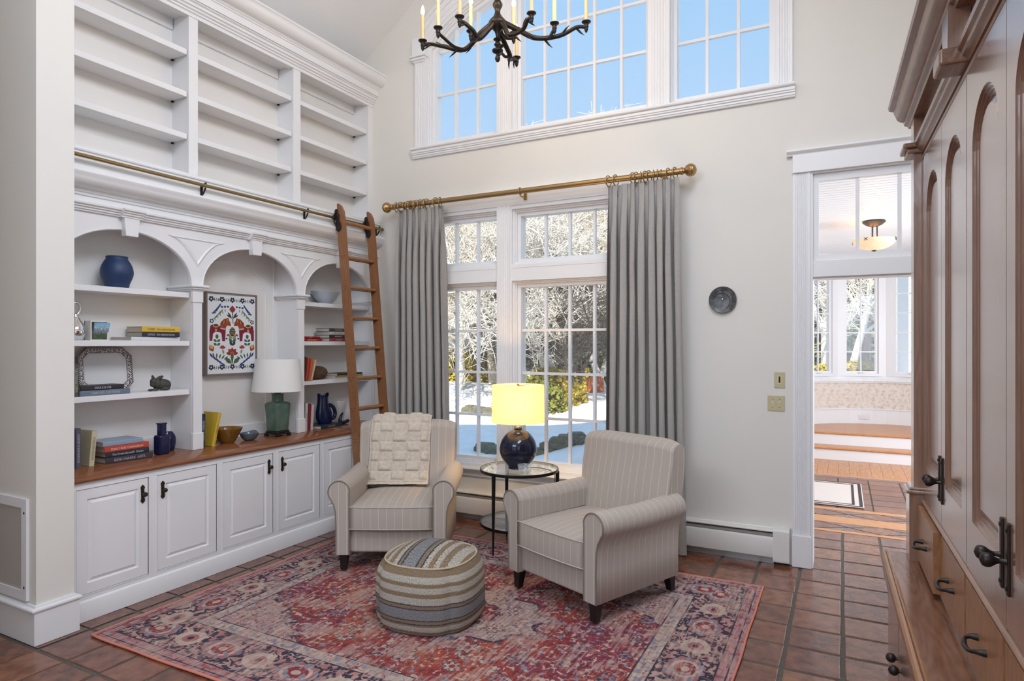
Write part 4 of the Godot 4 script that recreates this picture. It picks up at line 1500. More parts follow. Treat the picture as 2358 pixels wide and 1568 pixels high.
func shelf_things() -> void:
	font = SystemFont.new()
	font.font_names = PackedStringArray(["Droid Sans"])
	var mb: MB
	# --- first bay
	lathe_thing("vase", "matte blue barrel vase on the top shelf of the near bay", "vase", Vector3(-4.28, 1.967, -2.53), smooth_prof([Vector2(0.0, 0.0), Vector2(0.062, 0.002), Vector2(0.075, 0.03), Vector2(0.097, 0.095), Vector2(0.088, 0.15), Vector2(0.064, 0.195), Vector2(0.066, 0.206), Vector2(0.06, 0.212), Vector2(0.05, 0.2), Vector2(0.03, 0.15)]), M.vase_blue)
	var sb := thing("silver_bottle", "polished silver teardrop bottle half hidden behind the partition", "bottle", Vector3(-4.26, 1.62, -2.262))
	mb = MB.new()
	mb.lathe(smooth_prof([Vector2(0, 0), Vector2(0.03, 0.001), Vector2(0.055, 0.03), Vector2(0.058, 0.065), Vector2(0.042, 0.105), Vector2(0.018, 0.145), Vector2(0.012, 0.165), Vector2(0.0, 0.17)]), 28, 60)
	obj("body", mb, M.chrome, sb)
	mb = MB.new()
	mb.tube(spline([Vector3(0, 0.15, 0), Vector3(0, 0.18, -0.022), Vector3(0, 0.215, -0.026), Vector3(0, 0.238, -0.008), Vector3(0, 0.23, 0.014), Vector3(0, 0.19, 0.016), Vector3(0, 0.155, 0.004)]), 0.007, 8)
	obj("loop", mb, M.chrome, sb)
	var pf := thing("photo_box", "white box frame holding a coastal photograph on the middle shelf", "picture frame", Vector3(-4.25, 1.62, -2.385))
	mb = MB.new()
	mb.t = face_x()
	mb.ring(pts([-0.055, 0, 0.055, 0, 0.055, 0.125, -0.055, 0.125]), pts([-0.048, 0.006, 0.048, 0.006, 0.048, 0.118, -0.048, 0.118]), -0.03, 0.04)
	mb.t = Transform3D.IDENTITY
	mb.box(Vector3(-0.04, 0, -0.055), Vector3(-0.034, 0.125, 0.055))
	obj("box", mb, mat(c8(222, 218, 210), 0.5), pf)
	mb = MB.new()
	var ph := Image.create(96, 96, false, Image.FORMAT_RGB8)
	var nz := noise_img(5, 0.05, 4, 96).get_data()
	for y in 96:
		for x in 96:
			var nn := nz[y * 96 + x] / 255.0
			var yy := y / 95.0 + (nn - 0.5) * 0.5
			var c := c8(116, 176, 206)
			if yy > 0.24:
				c = c8(190, 208, 216)
			if yy > 0.32:
				c = c8(92, 108, 122).lerp(c8(150, 160, 168), nn)
			if yy > 0.62:
				c = c8(44, 58, 48).lerp(c8(88, 108, 66), nn)
			ph.set_pixel(x, y, c)
	var pm := mat(Color.WHITE, 0.3)
	pm.albedo_texture = tex(ph)
	mb.quad(Vector3(0.03, 0.006, 0.04), Vector3(0.022, 0.006, -0.05), Vector3(0.04, 0.112, -0.062), Vector3(0.018, 0.118, 0.024), Vector2(0, 1), Vector2(1, 1), Vector2(1, 0), Vector2(0, 0))
	obj("photograph", mb, pm, pf)
	var g := "stacked books on the middle shelf of the near bay"
	book("white book with a pink wrapper, lowest of the stack near the pilaster", Vector3(-4.305, 1.62, -2.745), Vector3(0.215, 0.025, 0.36), 3, c8(226, 226, 232), "", Color.WHITE, false, 0, g)
	book("black spined novel under the yellow book on the middle shelf", Vector3(-4.285, 1.6455, -2.785), Vector3(0.19, 0.033, 0.265), -2, c8(36, 40, 52), "HOTELS    the collected stories", c8(206, 210, 220), false, 0, g)
	book("yellow spined book, topmost of the middle shelf stack", Vector3(-4.285, 1.679, -2.785), Vector3(0.19, 0.038, 0.27), -2, c8(222, 184, 62), "FERMI  the adventures", c8(48, 34, 30), false, 0, g)
	# lower shelf
	book("grey-brown book standing beside the octagonal platter", Vector3(-4.28, 1.27, -2.235), Vector3(0.16, 0.032, 0.205), 0, c8(84, 80, 72), "THE FOREIGN CORPS", c8(190, 186, 176), true)
	g = "two books lying before the octagonal platter"
	book("slate blue book lying under the black one on the lower shelf", Vector3(-4.25, 1.27, -2.405), Vector3(0.13, 0.034, 0.31), 0, c8(106, 122, 140), "CRAFTED EDITIONS", c8(190, 196, 204), false, 0, g)
	book("black book lying on the slate blue one, lower shelf", Vector3(-4.255, 1.3045, -2.39), Vector3(0.125, 0.03, 0.27), 1, c8(40, 36, 40), "ENDLESS PIE", c8(214, 214, 214), false, 0, g)
	platter()
	rabbit()
	# counter
	g = "books standing at the near end of the counter"
	book("white spined book with a food picture, first against the partition", Vector3(-4.27, 0.83, -2.195), Vector3(0.19, 0.026, 0.22), 0, c8(226, 222, 214), "KITCHEN", c8(90, 50, 36), true, 0, g)
	book("violet grey book standing on the counter near the partition", Vector3(-4.265, 0.83, -2.235), Vector3(0.18, 0.03, 0.245), 0, c8(88, 84, 100), "A HISTORY OF NORTHERN SEAS", c8(196, 194, 206), true, 0, g)
	book("cream paperback leaning on the violet grey book", Vector3(-4.265, 0.83, -2.315), Vector3(0.17, 0.032, 0.22), 0, c8(206, 196, 164), "LONDON WALKS", c8(92, 84, 66), true, -5, g)
	g = "stack of four books on the counter"
	book("dark brown book at the bottom of the counter stack", Vector3(-4.245, 0.83, -2.545), Vector3(0.185, 0.038, 0.3), -3, c8(60, 52, 58), "BENCHMARK  ARTS", c8(186, 186, 200), false, 0, g)
	book("navy book second from the bottom of the counter stack", Vector3(-4.25, 0.8685, -2.535), Vector3(0.185, 0.033, 0.275), -3, c8(38, 42, 58), "The Ocean Beneath  Stories", c8(206, 210, 220), false, 0, g)
	book("red book with white lettering in the counter stack", Vector3(-4.25, 0.902, -2.53), Vector3(0.18, 0.038, 0.285), -2, c8(196, 74, 54), "Ethnic 2 Baltic Conversational", c8(240, 226, 214), false, 0, g)
	book("silver blue book on top of the counter stack", Vector3(-4.255, 0.9405, -2.505), Vector3(0.19, 0.03, 0.255), -2, c8(150, 164, 184), "", Color.WHITE, false, 0, g)
	# cobalt bottles
	mb = MB.new()
	mb.rbox(Vector3(0, 0.068, 0), Vector3(0.066, 0.136, 0.086), 0.014, 3)
	mb.rbox(Vector3(0, 0.17, 0), Vector3(0.042, 0.09, 0.05), 0.01, 3)
	mb.rbox(Vector3(0, 0.214, 0), Vector3(0.046, 0.008, 0.055), 0.003, 2)
	var bt := obj("glass_bottle", mb, M.cobalt)
	bt.position = Vector3(-4.2, 0.83, -2.79)
	bt.rotation.y = deg_to_rad(8)
	tag(bt, "square cobalt blue glass bottle with a stout neck on the counter", "bottle")
	mb = MB.new()
	mb.t = Transform3D(Basis.IDENTITY.scaled(Vector3(0.5, 1, 1)), Vector3.ZERO)
	mb.lathe(smooth_prof([Vector2(0, 0), Vector2(0.036, 0.002), Vector2(0.052, 0.05), Vector2(0.05, 0.1), Vector2(0.03, 0.132), Vector2(0.02, 0.14), Vector2(0.0, 0.142)]), 24, 60)
	bt = obj("glass_bottle", mb, M.cobalt)
	bt.position = Vector3(-4.285, 0.83, -2.9)
	tag(bt, "low rounded cobalt flask behind the square blue bottle", "bottle")
	# --- middle bay
	var pa := thing("framed_print", "framed folk print of two red horses among leaves and flowers", "picture", Vector3(-4.405, 1.35, -3.495))
	mb = MB.new()
	mb.t = face_x()
	mb.ring(pts([-0.24, 0, 0.24, 0, 0.24, 0.655, -0.24, 0.655]), pts([-0.229, 0.011, 0.229, 0.011, 0.229, 0.644, -0.229, 0.644]), -0.05, 0.0)
	obj("frame", mb, mat(c8(120, 108, 100), 0.5), pa)
	mb = MB.new()
	mb.quad(Vector3(0.04, 0.009, 0.231), Vector3(0.04, 0.009, -0.231), Vector3(0.04, 0.646, -0.231), Vector3(0.04, 0.646, 0.231), Vector2(0, 1), Vector2(1, 1), Vector2(1, 0), Vector2(0, 0))
	mb.box(Vector3(0.01, 0.009, -0.231), Vector3(0.0395, 0.646, 0.231))
	var am := mat(Color.WHITE, 0.6)
	am.albedo_texture = tex(folk_print())
	obj("print", mb, am, pa)
	g = "two books leaning by the middle bay pilaster"
	book("navy book standing against the pilaster by the amber bowl", Vector3(-4.26, 0.83, -3.095), Vector3(0.17, 0.032, 0.25), 0, c8(36, 46, 82), "NORDIC BAKING", c8(206, 212, 226), true, -1, g)
	book("yellow book leaning on the navy one by the amber bowl", Vector3(-4.25, 0.83, -3.175), Vector3(0.17, 0.026, 0.255), 0, c8(206, 172, 52), "TAILORED", c8(120, 90, 30), true, -13, g)
	var amber := tri_mat(ramp_tex(111, 0.06, 3, [c8(92, 56, 18), c8(132, 92, 34), c8(112, 86, 40)], 128), Vector3(6, 1.2, 6), 0.15)
	var fl := thing("ribbed_bowl", "amber brown ribbed bowl on the counter under the folk print", "bowl", Vector3(-4.225, 0.83, -3.34))
	mb = MB.new()
	var p := PackedVector3Array()
	var prof := smooth_prof([Vector2(0.045, 0.0), Vector2(0.06, 0.02), Vector2(0.082, 0.06), Vector2(0.108, 0.112), Vector2(0.102, 0.113), Vector2(0.075, 0.06), Vector2(0.05, 0.02), Vector2(0.0, 0.014)])
	for q in prof:
		for j in 64:
			var a := TAU * j / 64
			var r: float = q.x * (1.0 + 0.018 * cos(a * 32))
			p.append(Vector3(r * cos(a), q.y, r * sin(a)))
	mb.surf(p, prof.size(), 64, false, true)
	mb.lathe([Vector2(0, 0), Vector2(0.046, 0.0)], 24)
	obj("bowl_body", mb, amber, fl)
	mb = MB.new()
	p = PackedVector3Array()
	prof = smooth_prof([Vector2(0.0, 0.0), Vector2(0.028, 0.001), Vector2(0.05, 0.02), Vector2(0.066, 0.055), Vector2(0.062, 0.057), Vector2(0.045, 0.025), Vector2(0.0, 0.01)])
	for q in prof:
		for j in 40:
			var a := TAU * j / 40
			var f: float = q.y / 0.055
			p.append(Vector3(q.x * cos(a) * (1.0 + 0.1 * f * maxf(0.0, cos(a + 1.6))), q.y + 0.012 * f * maxf(0.0, cos(a + 1.9)) ** 6 - 0.008 * f * maxf(0.0, cos(a + 1.1)) ** 8, q.x * sin(a) * 1.15))
	mb.surf(p, prof.size(), 40, false, true)
	var sbw := obj("small_bowl", mb, tri_mat(ramp_tex(112, 0.05, 3, [c8(66, 78, 88), c8(112, 122, 128)], 128), Vector3.ONE * 7, 0.25))
	sbw.position = Vector3(-4.19, 0.83, -3.515)
	tag(sbw, "small grey blue bowl with a spout beside the amber bowl", "bowl")
	counter_lamp()
	# --- far bay
	lathe_thing("bowl", "pale grey blue bowl on the top shelf behind the ladder", "bowl", Vector3(-4.29, 1.967, -4.46), smooth_prof([Vector2(0.0, 0.0), Vector2(0.06, 0.002), Vector2(0.065, 0.012), Vector2(0.11, 0.045), Vector2(0.15, 0.105), Vector2(0.154, 0.112), Vector2(0.147, 0.112), Vector2(0.1, 0.05), Vector2(0.0, 0.02)]), mat(c8(178, 186, 194), 0.18), 40, Vector3(0.72, 1, 1))
	g = "paperbacks lying by the far bay pilaster"
	book("red paperback lower of two by the far bay pilaster", Vector3(-4.26, 1.62, -4.19), Vector3(0.15, 0.024, 0.24), 0, c8(150, 34, 32), "SWEDISH BREADS", c8(232, 206, 150), false, 0, g, false)
	book("red paperback on top of another by the far bay pilaster", Vector3(-4.265, 1.6445, -4.18), Vector3(0.14, 0.018, 0.23), 0, c8(142, 30, 34), "PICNIC", c8(210, 170, 160), false, 0, g, false)
	g = "stack of novels behind the ladder"
	var cols := [c8(150, 58, 72), c8(58, 52, 56), c8(206, 200, 188), c8(62, 64, 70)]
	var nm := ["dusty red novel at the bottom of the stack behind the ladder", "dark novel second from the bottom of the stack behind the ladder", "cream spined novel third up in the stack behind the ladder", "charcoal novel on top of the stack behind the ladder"]
	var tt := ["SUMMER", "MIDWINTER", "THE ISLANDERS", "TIDE TABLES"]
	for k in 4:
		book(nm[k], Vector3(-4.275, 1.62 + 0.0305 * k, -4.53 + 0.006 * (k % 2)), Vector3(0.17, 0.03, 0.24), 1.5 * (k % 2), cols[k], tt[k], c8(200, 196, 190) if k != 2 else c8(120, 110, 96), false, 0, g)
	g = "slim books leaning on the far bay's lower shelf"
	var oc := [c8(48, 34, 34), c8(172, 62, 40), c8(196, 92, 52), c8(206, 172, 134)]
	var on := ["dark slim book standing against the pilaster by the pine cone", "red slim book leaning by the pine cone", "orange slim book leaning by the pine cone", "tan slim book leaning nearest the pine cone"]
	for k in 4:
		book(on[k], Vector3(-4.26, 1.27, -4.085 - 0.03 * k), Vector3(0.17, 0.017, 0.215 - 0.008 * k), 0, oc[k], "", Color.WHITE, true, -4.0 - 4.0 * k, g, false)
	pine_cone()
	g = "magazines stacked behind the ladder"
	var mg := [[c8(206, 202, 196), "white magazine at the bottom of the pile behind the ladder"], [c8(176, 158, 66), "mustard magazine in the middle of the pile behind the ladder"], [c8(58, 52, 48), "dark magazine on top of the pile behind the ladder"]]
	for k in 3:
		book(mg[k][1], Vector3(-4.28, 1.27 + 0.0165 * k, -4.66 - 0.005 * k), Vector3(0.2, 0.016, 0.4 - 0.02 * k), 2.0 * k - 2, mg[k][0], "", Color.WHITE, false, 0, g, false)
	g = "books standing on the counter at the far bay"
	var bc := [[c8(50, 38, 40), "dark slim book first beside the far bay pilaster on the counter", "PUFFIN TALES"], [c8(206, 200, 188), "white lettered book standing on the counter in the far bay", "ARKANSAS"], [c8(128, 30, 46), "crimson book standing on the counter in the far bay", ""], [c8(206, 188, 184), "pale pink book standing beside the navy jug", ""]]
	for k in 4:
		book(bc[k][1], Vector3(-4.27, 0.83, -4.085 - 0.034 * k), Vector3(0.17, 0.026, 0.25 - 0.008 * k), 0, bc[k][0], bc[k][2], c8(60, 40, 40) if k == 1 else c8(206, 200, 190), true, -1.5 - k * 0.8, g)
	var dish := thing("decor_plate", "dark round plate with a pale patterned rim leaning behind the books", "plate", Vector3(-4.388, 0.83, -4.2))
	mb = MB.new()
	mb.lathe([Vector2(0, 0.004), Vector2(0.08, 0.004), Vector2(0.095, 0.012), Vector2(0.135, 0.018), Vector2(0.135, 0.014), Vector2(0.09, 0.0), Vector2(0, 0.0)], 40)
	var dm := tri_mat(ramp_tex(113, 0.12, 2, [c8(40, 38, 38), c8(62, 60, 58), c8(150, 148, 142)], 128, 1.6), Vector3.ONE * 6, 0.3)
	var dp := obj("dish", mb, dm, dish)
	dp.transform = Transform3D(Basis(Vector3(0, 0, 1), deg_to_rad(-80)), Vector3(0.0, 0.134, 0))
	book("dark blue picture book lying under the navy jug", Vector3(-4.255, 0.83, -4.39), Vector3(0.2, 0.03, 0.3), 6, c8(44, 56, 70), "SAGA TRYST", c8(206, 178, 96))
	jug()
	mb = MB.new()
	p = PackedVector3Array()
	prof = smooth_prof([Vector2(0.0, 0.0), Vector2(0.04, 0.0), Vector2(0.045, 0.06), Vector2(0.06, 0.13), Vector2(0.075, 0.2), Vector2(0.071, 0.2), Vector2(0.055, 0.13), Vector2(0.04, 0.06), Vector2(0.0, 0.02)])
	for q in prof:
		for j in 48:
			var a = TAU * j / 48 + q.y * 6.0
			var r: float = q.x * (1.0 + 0.02 * cos(a * 12))
			p.append(Vector3(r * cos(a), q.y, r * sin(a)))
	mb.surf(p, prof.size(), 48, false, true)
	var cg := mat(Color(0.93, 0.92, 0.9, 0.3), 0.05)
	cg.transparency = BaseMaterial3D.TRANSPARENCY_ALPHA
	var gv := obj("glass_vase", mb, cg)
	gv.position = Vector3(-4.31, 0.83, -4.665)
	tag(gv, "clear twisted cut glass vase between the navy jug and the ladder", "vase")
	mb = MB.new()
	var rr := []
	for k in 31:
		rr.append(0.008 + 0.011 * sin(PI * minf(1.0, k / 30.0 * 0.8)))
	mb.tube(spline([Vector3(0, 0.11, 0.015), Vector3(0, 0.08, 0.04), Vector3(0, 0.04, 0.052), Vector3(0, 0.018, 0.03), Vector3(0, 0.02, -0.02), Vector3(0, 0.03, -0.06)]), rr, 12)
	var wh := obj("whale_figurine", mb, M.navy_glaze)
	wh.position = Vector3(-4.22, 0.83, -4.63)
	tag(wh, "small glazed blue figurine with a raised curved tail behind the ladder", "figurine")

func platter() -> void:
	var pl := thing("platter", "octagonal white platter with a black patterned rim leaning on the shelf back", "platter", Vector3(-4.37, 1.27, -2.505))
	var im := Image.create(320, 272, false, Image.FORMAT_RGB8)
	var nz := noise_img(8, 0.09, 2, 320).get_data()
	for y in 272:
		for x in 320:
			var u := absf(x - 159.5) / 160.0 * 0.178
			var w := absf(y - 135.5) / 136.0 * 0.15
			var d := minf(minf(0.178 - u, 0.15 - w), (0.178 + 0.15 - 0.06 - u - w) * 0.7071)
			var n := nz[y * 320 + x] / 255.0
			var c := c8(214, 214, 214)
			if d < 0.035:
				c = c8(206, 202, 200).lerp(c8(60, 50, 50), clampf((n - 0.46) * 8.0, 0, 0.85))
			if d < 0.013:
				c = c8(40, 34, 36) if fposmod((x + y * 0.9) / 11.0, 1.0) < 0.55 else c8(196, 186, 182)
			if absf(d - 0.037) < 0.0016 or d < 0.002:
				c = c8(96, 62, 56)
			im.set_pixel(x, y, c)
	var m := mat(Color.WHITE, 0.18)
	m.albedo_texture = tex(im)
	var mb := MB.new()
	var rings := [[1.0, 0.014], [0.985, 0.017], [0.8, 0.01], [0.72, 0.0], [0.0, 0.0]]
	var oc := [Vector2(-0.178, -0.09), Vector2(-0.118, -0.15), Vector2(0.118, -0.15), Vector2(0.178, -0.09), Vector2(0.178, 0.09), Vector2(0.118, 0.15), Vector2(-0.118, 0.15), Vector2(-0.178, 0.09)]
	for r in rings.size() - 1:
		for k in 8:
			var k2 := (k + 1) % 8
			var a: Vector2 = oc[k] * rings[r][0]
			var b: Vector2 = oc[k2] * rings[r][0]
			var c: Vector2 = oc[k2] * rings[r + 1][0]
			var d: Vector2 = oc[k] * rings[r + 1][0]
			var f := func(q: Vector2) -> Vector2: return Vector2(q.x / 0.356 + 0.5, 0.5 - q.y / 0.3)
			mb.quad(Vector3(a.x, a.y, rings[r][1]), Vector3(b.x, b.y, rings[r][1]), Vector3(c.x, c.y, rings[r + 1][1]), Vector3(d.x, d.y, rings[r + 1][1]), f.call(a), f.call(b), f.call(c), f.call(d))
	var o := obj("platter_face", mb, m, pl)
	o.transform = Transform3D(Basis(Vector3(0, 0, -1), Vector3(-0.12, 0.993, 0), Vector3(0.993, 0.12, 0)), Vector3(0.0, 0.155, 0))
	mb = MB.new()
	var bk := PackedVector2Array()
	for q in oc:
		bk.append(q * 0.99)
	mb.prism(bk, -0.004, -0.001)
	obj("platter_back", mb, mat(c8(214, 212, 208), 0.25), pl).transform = o.transform

func rabbit() -> void:
	var mb := MB.new()
	ball(mb, Vector3(0, 0.042, -0.025), Vector3(0.034, 0.04, 0.05), 18, 10)
	ball(mb, Vector3(0, 0.038, -0.05), Vector3(0.036, 0.037, 0.034), 16, 9)
	ball(mb, Vector3(0, 0.05, 0.02), Vector3(0.03, 0.036, 0.032), 16, 9)
	ball(mb, Vector3(0.004, 0.062, 0.042), Vector3(0.022, 0.03, 0.024), 16, 9)
	ball(mb, Vector3(0.006, 0.046, 0.052), Vector3(0.015, 0.018, 0.016), 12, 7)
	mb.t = Transform3D(Basis(Vector3.RIGHT, deg_to_rad(20)), Vector3(0.008, 0.09, 0.048))
	ball(mb, Vector3.ZERO, Vector3(0.008, 0.022, 0.011), 10, 7)
	mb.t = Transform3D(Basis(Vector3.RIGHT, deg_to_rad(-68)), Vector3(0.01, 0.088, 0.005))
	ball(mb, Vector3.ZERO, Vector3(0.007, 0.034, 0.013), 10, 7)
	mb.t = Transform3D.IDENTITY
	ball(mb, Vector3(0.022, 0.01, 0.04), Vector3(0.012, 0.01, 0.024), 10, 6)
	ball(mb, Vector3(0.03, 0.013, -0.03), Vector3(0.014, 0.013, 0.034), 10, 6)
	ball(mb, Vector3(0.01, 0.008, 0.068), Vector3(0.01, 0.008, 0.02), 10, 6)
	var o := obj("rabbit_figurine", mb, tri_mat(ramp_tex(121, 0.06, 3, [c8(46, 46, 42), c8(84, 82, 74)], 128), Vector3.ONE * 8, 0.6))
	o.position = Vector3(-4.26, 1.27, -2.81)
	tag(o, "dark weathered crouching rabbit figurine with laid back ears on the lower shelf", "figurine")

func pine_cone() -> void:
	rng.seed = 77
	var o := thing("pine_cone", "large brown pine cone lying on the far bay's lower shelf", "pine cone", Vector3(-4.27, 1.27, -4.315))
	var mb := MB.new()
	ball(mb, Vector3(0, 0.06, 0), Vector3(0.045, 0.045, 0.1), 14, 8)
	obj("core", mb, mat(c8(48, 34, 26), 0.9), o)
	mb = MB.new()
	for k in 170:
		var f := (k + 0.5) / 170.0
		var z := lerpf(-0.105, 0.1, f)
		var r := 0.058 * sqrt(maxf(0.05, 1.0 - pow(z / 0.118, 2.0)))
		var a := k * 2.39996
		var d := Vector3(cos(a), sin(a), 0)
		var c := Vector3(0, 0.062, z) + d * r * 0.86
		mb.t = Transform3D(Basis(d.cross(Vector3.BACK).normalized(), (d * 0.75 + Vector3(0, 0, -0.55)).normalized(), d.cross(Vector3.BACK).cross(d * 0.75 + Vector3(0, 0, -0.55)).normalized()), c)
		mb.prism(pts([-0.004, -0.01, 0.004, -0.01, 0.011, 0.014, 0.0, 0.02, -0.011, 0.014]), -0.0018, 0.0018)
	obj("scales", mb, tri_mat(ramp_tex(122, 0.1, 2, [c8(56, 38, 26), c8(128, 96, 66)], 128, 1.5), Vector3.ONE * 9, 0.8), o)

func jug() -> void:
	var j := thing("fish_jug", "navy glazed fish shaped jug with a looped tail handle on a book", "jug", Vector3(-4.25, 0.861, -4.42))
	var mb := MB.new()
	# body: ellipses stacked along a leaning spine; z is across the shelf
	var sec := [[0.0, 0.05, 0.045, 0.005], [0.004, 0.072, 0.05, 0.005], [0.05, 0.1, 0.058, 0.008], [0.1, 0.095, 0.056, 0.016], [0.15, 0.072, 0.048, 0.03], [0.2, 0.058, 0.042, 0.034], [0.24, 0.056, 0.04, 0.034], [0.262, 0.06, 0.042, 0.032]]
	var p := PackedVector3Array()
	for s in sec:
		for k in 28:
			var a := TAU * k / 28
			var lip := 0.0
			if s[0] > 0.25:
				lip = 0.022 * absf(sin(a)) ** 3 - 0.012 * absf(cos(a)) ** 2
			p.append(Vector3(s[2] * cos(a), s[0] + lip, s[3] + s[1] * sin(a) * (0.82 if sin(a) < 0 and s[0] > 0.04 and s[0] < 0.14 else 1.0)))
	mb.surf(p, sec.size(), 28, false, true)
	mb.lathe([Vector2(0, 0.0), Vector2(0.05, 0.0)], 16)
	obj("body", mb, M.navy_glaze, j)
	mb = MB.new()
	mb.tube(spline([Vector3(0.02, 0.175, -0.025), Vector3(0.035, 0.15, -0.058), Vector3(0.035, 0.105, -0.085), Vector3(0.036, 0.065, -0.082), Vector3(0.042, 0.045, -0.05), Vector3(0.05, 0.06, -0.012), Vector3(0.052, 0.1, 0.004)]), 0.017, 12)
	obj("tail_handle", mb, M.navy_glaze, j)

func squircle(a: float, hx: float, hz: float, n: float) -> Vector3:
	var c := cos(a)
	var s := sin(a)
	return Vector3(signf(c) * pow(absf(c), 2.0 / n) * hx, 0, signf(s) * pow(absf(s), 2.0 / n) * hz)

func counter_lamp() -> void:
	var l := thing("table_lamp", "unlit lamp with a square celadon green base and white drum shade on the counter", "lamp", Vector3(-4.192, 0.83, -3.805))
	var mb := MB.new()
	mb.rbox(Vector3(0, 0.022, 0), Vector3(0.15, 0.012, 0.15), 0.005, 2)
	mb.rbox(Vector3(0, 0.036, 0), Vector3(0.135, 0.018, 0.135), 0.006, 2)
	for q in [Vector2(1, 1), Vector2(1, -1), Vector2(-1, 1), Vector2(-1, -1)]:
		mb.rbox(Vector3(q.x * 0.062, 0.009, q.y * 0.062), Vector3(0.03, 0.018, 0.03), 0.005, 1)
	obj("stand", mb, M.black_wood, l)
	mb = MB.new()
	var p := PackedVector3Array()
	var prof := [[0.046, 0.06], [0.05, 0.07], [0.12, 0.074], [0.2, 0.08], [0.262, 0.084], [0.272, 0.08], [0.28, 0.066], [0.286, 0.048], [0.292, 0.043], [0.33, 0.042], [0.345, 0.046], [0.352, 0.044], [0.353, 0.0]]
	for q in prof:
		for k in 48:
			var a := TAU * k / 48 + PI / 4
			var v := squircle(a, q[1], q[1], 4.5 if q[0] < 0.285 else 2.5)
			p.append(v + Vector3.UP * q[0])
	mb.surf(p, prof.size(), 48, false, true)
	obj("body", mb, tri_mat(ramp_tex(131, 0.03, 3, [c8(74, 96, 82), c8(94, 118, 102)], 128), Vector3.ONE * 3, 0.12), l)
	mb = MB.new()
	mb.tube(PackedVector3Array([Vector3(0, 0.35, 0), Vector3(0, 0.60, 0)]), 0.006, 8)
	mb.lathe([Vector2(0, 0.352), Vector2(0.026, 0.352), Vector2(0.026, 0.36), Vector2(0.014, 0.37), Vector2(0, 0.37)], 16)
	obj("stem", mb, M.bronze, l)
	mb = MB.new()
	var sh := PackedVector3Array()
	for q in [Vector2(0.206, 0.374), Vector2(0.174, 0.64), Vector2(0.171, 0.64), Vector2(0.203, 0.374)]:
		for k in 48:
			sh.append(Vector3(q.x * cos(TAU * k / 48), q.y, q.x * sin(TAU * k / 48)))
	mb.surf(sh.slice(0, 96), 2, 48, false, true)
	mb.surf(sh.slice(96, 192), 2, 48, false, true)
	mb.lathe([Vector2(0.174, 0.64), Vector2(0.171, 0.64)], 48)
	mb.lathe([Vector2(0.206, 0.374), Vector2(0.203, 0.374)], 48)
	var sm := mat(c8(238, 236, 232), 0.85)
	sm.backlight_enabled = true
	sm.backlight = Color(0.25, 0.25, 0.24)
	obj("shade", mb, sm, l)

# ---------------------------------------------------------------- seating group
func stripe_tex() -> ImageTexture:
	var w := 128
	var im := Image.create(w, w, false, Image.FORMAT_RGB8)
	var nz := noise_img(201, 0.3, 2, w).get_data()
	for y in w:
		for x in w:
			var n := nz[y * w + x] / 255.0
			var c := c8(168, 157, 146).lerp(c8(190, 179, 167), n)
			if absi(x - 64) <= 2 and (y + 7) % 10 < 8:
				c = c8(226, 220, 210)
			im.set_pixel(x, y, c)
	return tex(im)

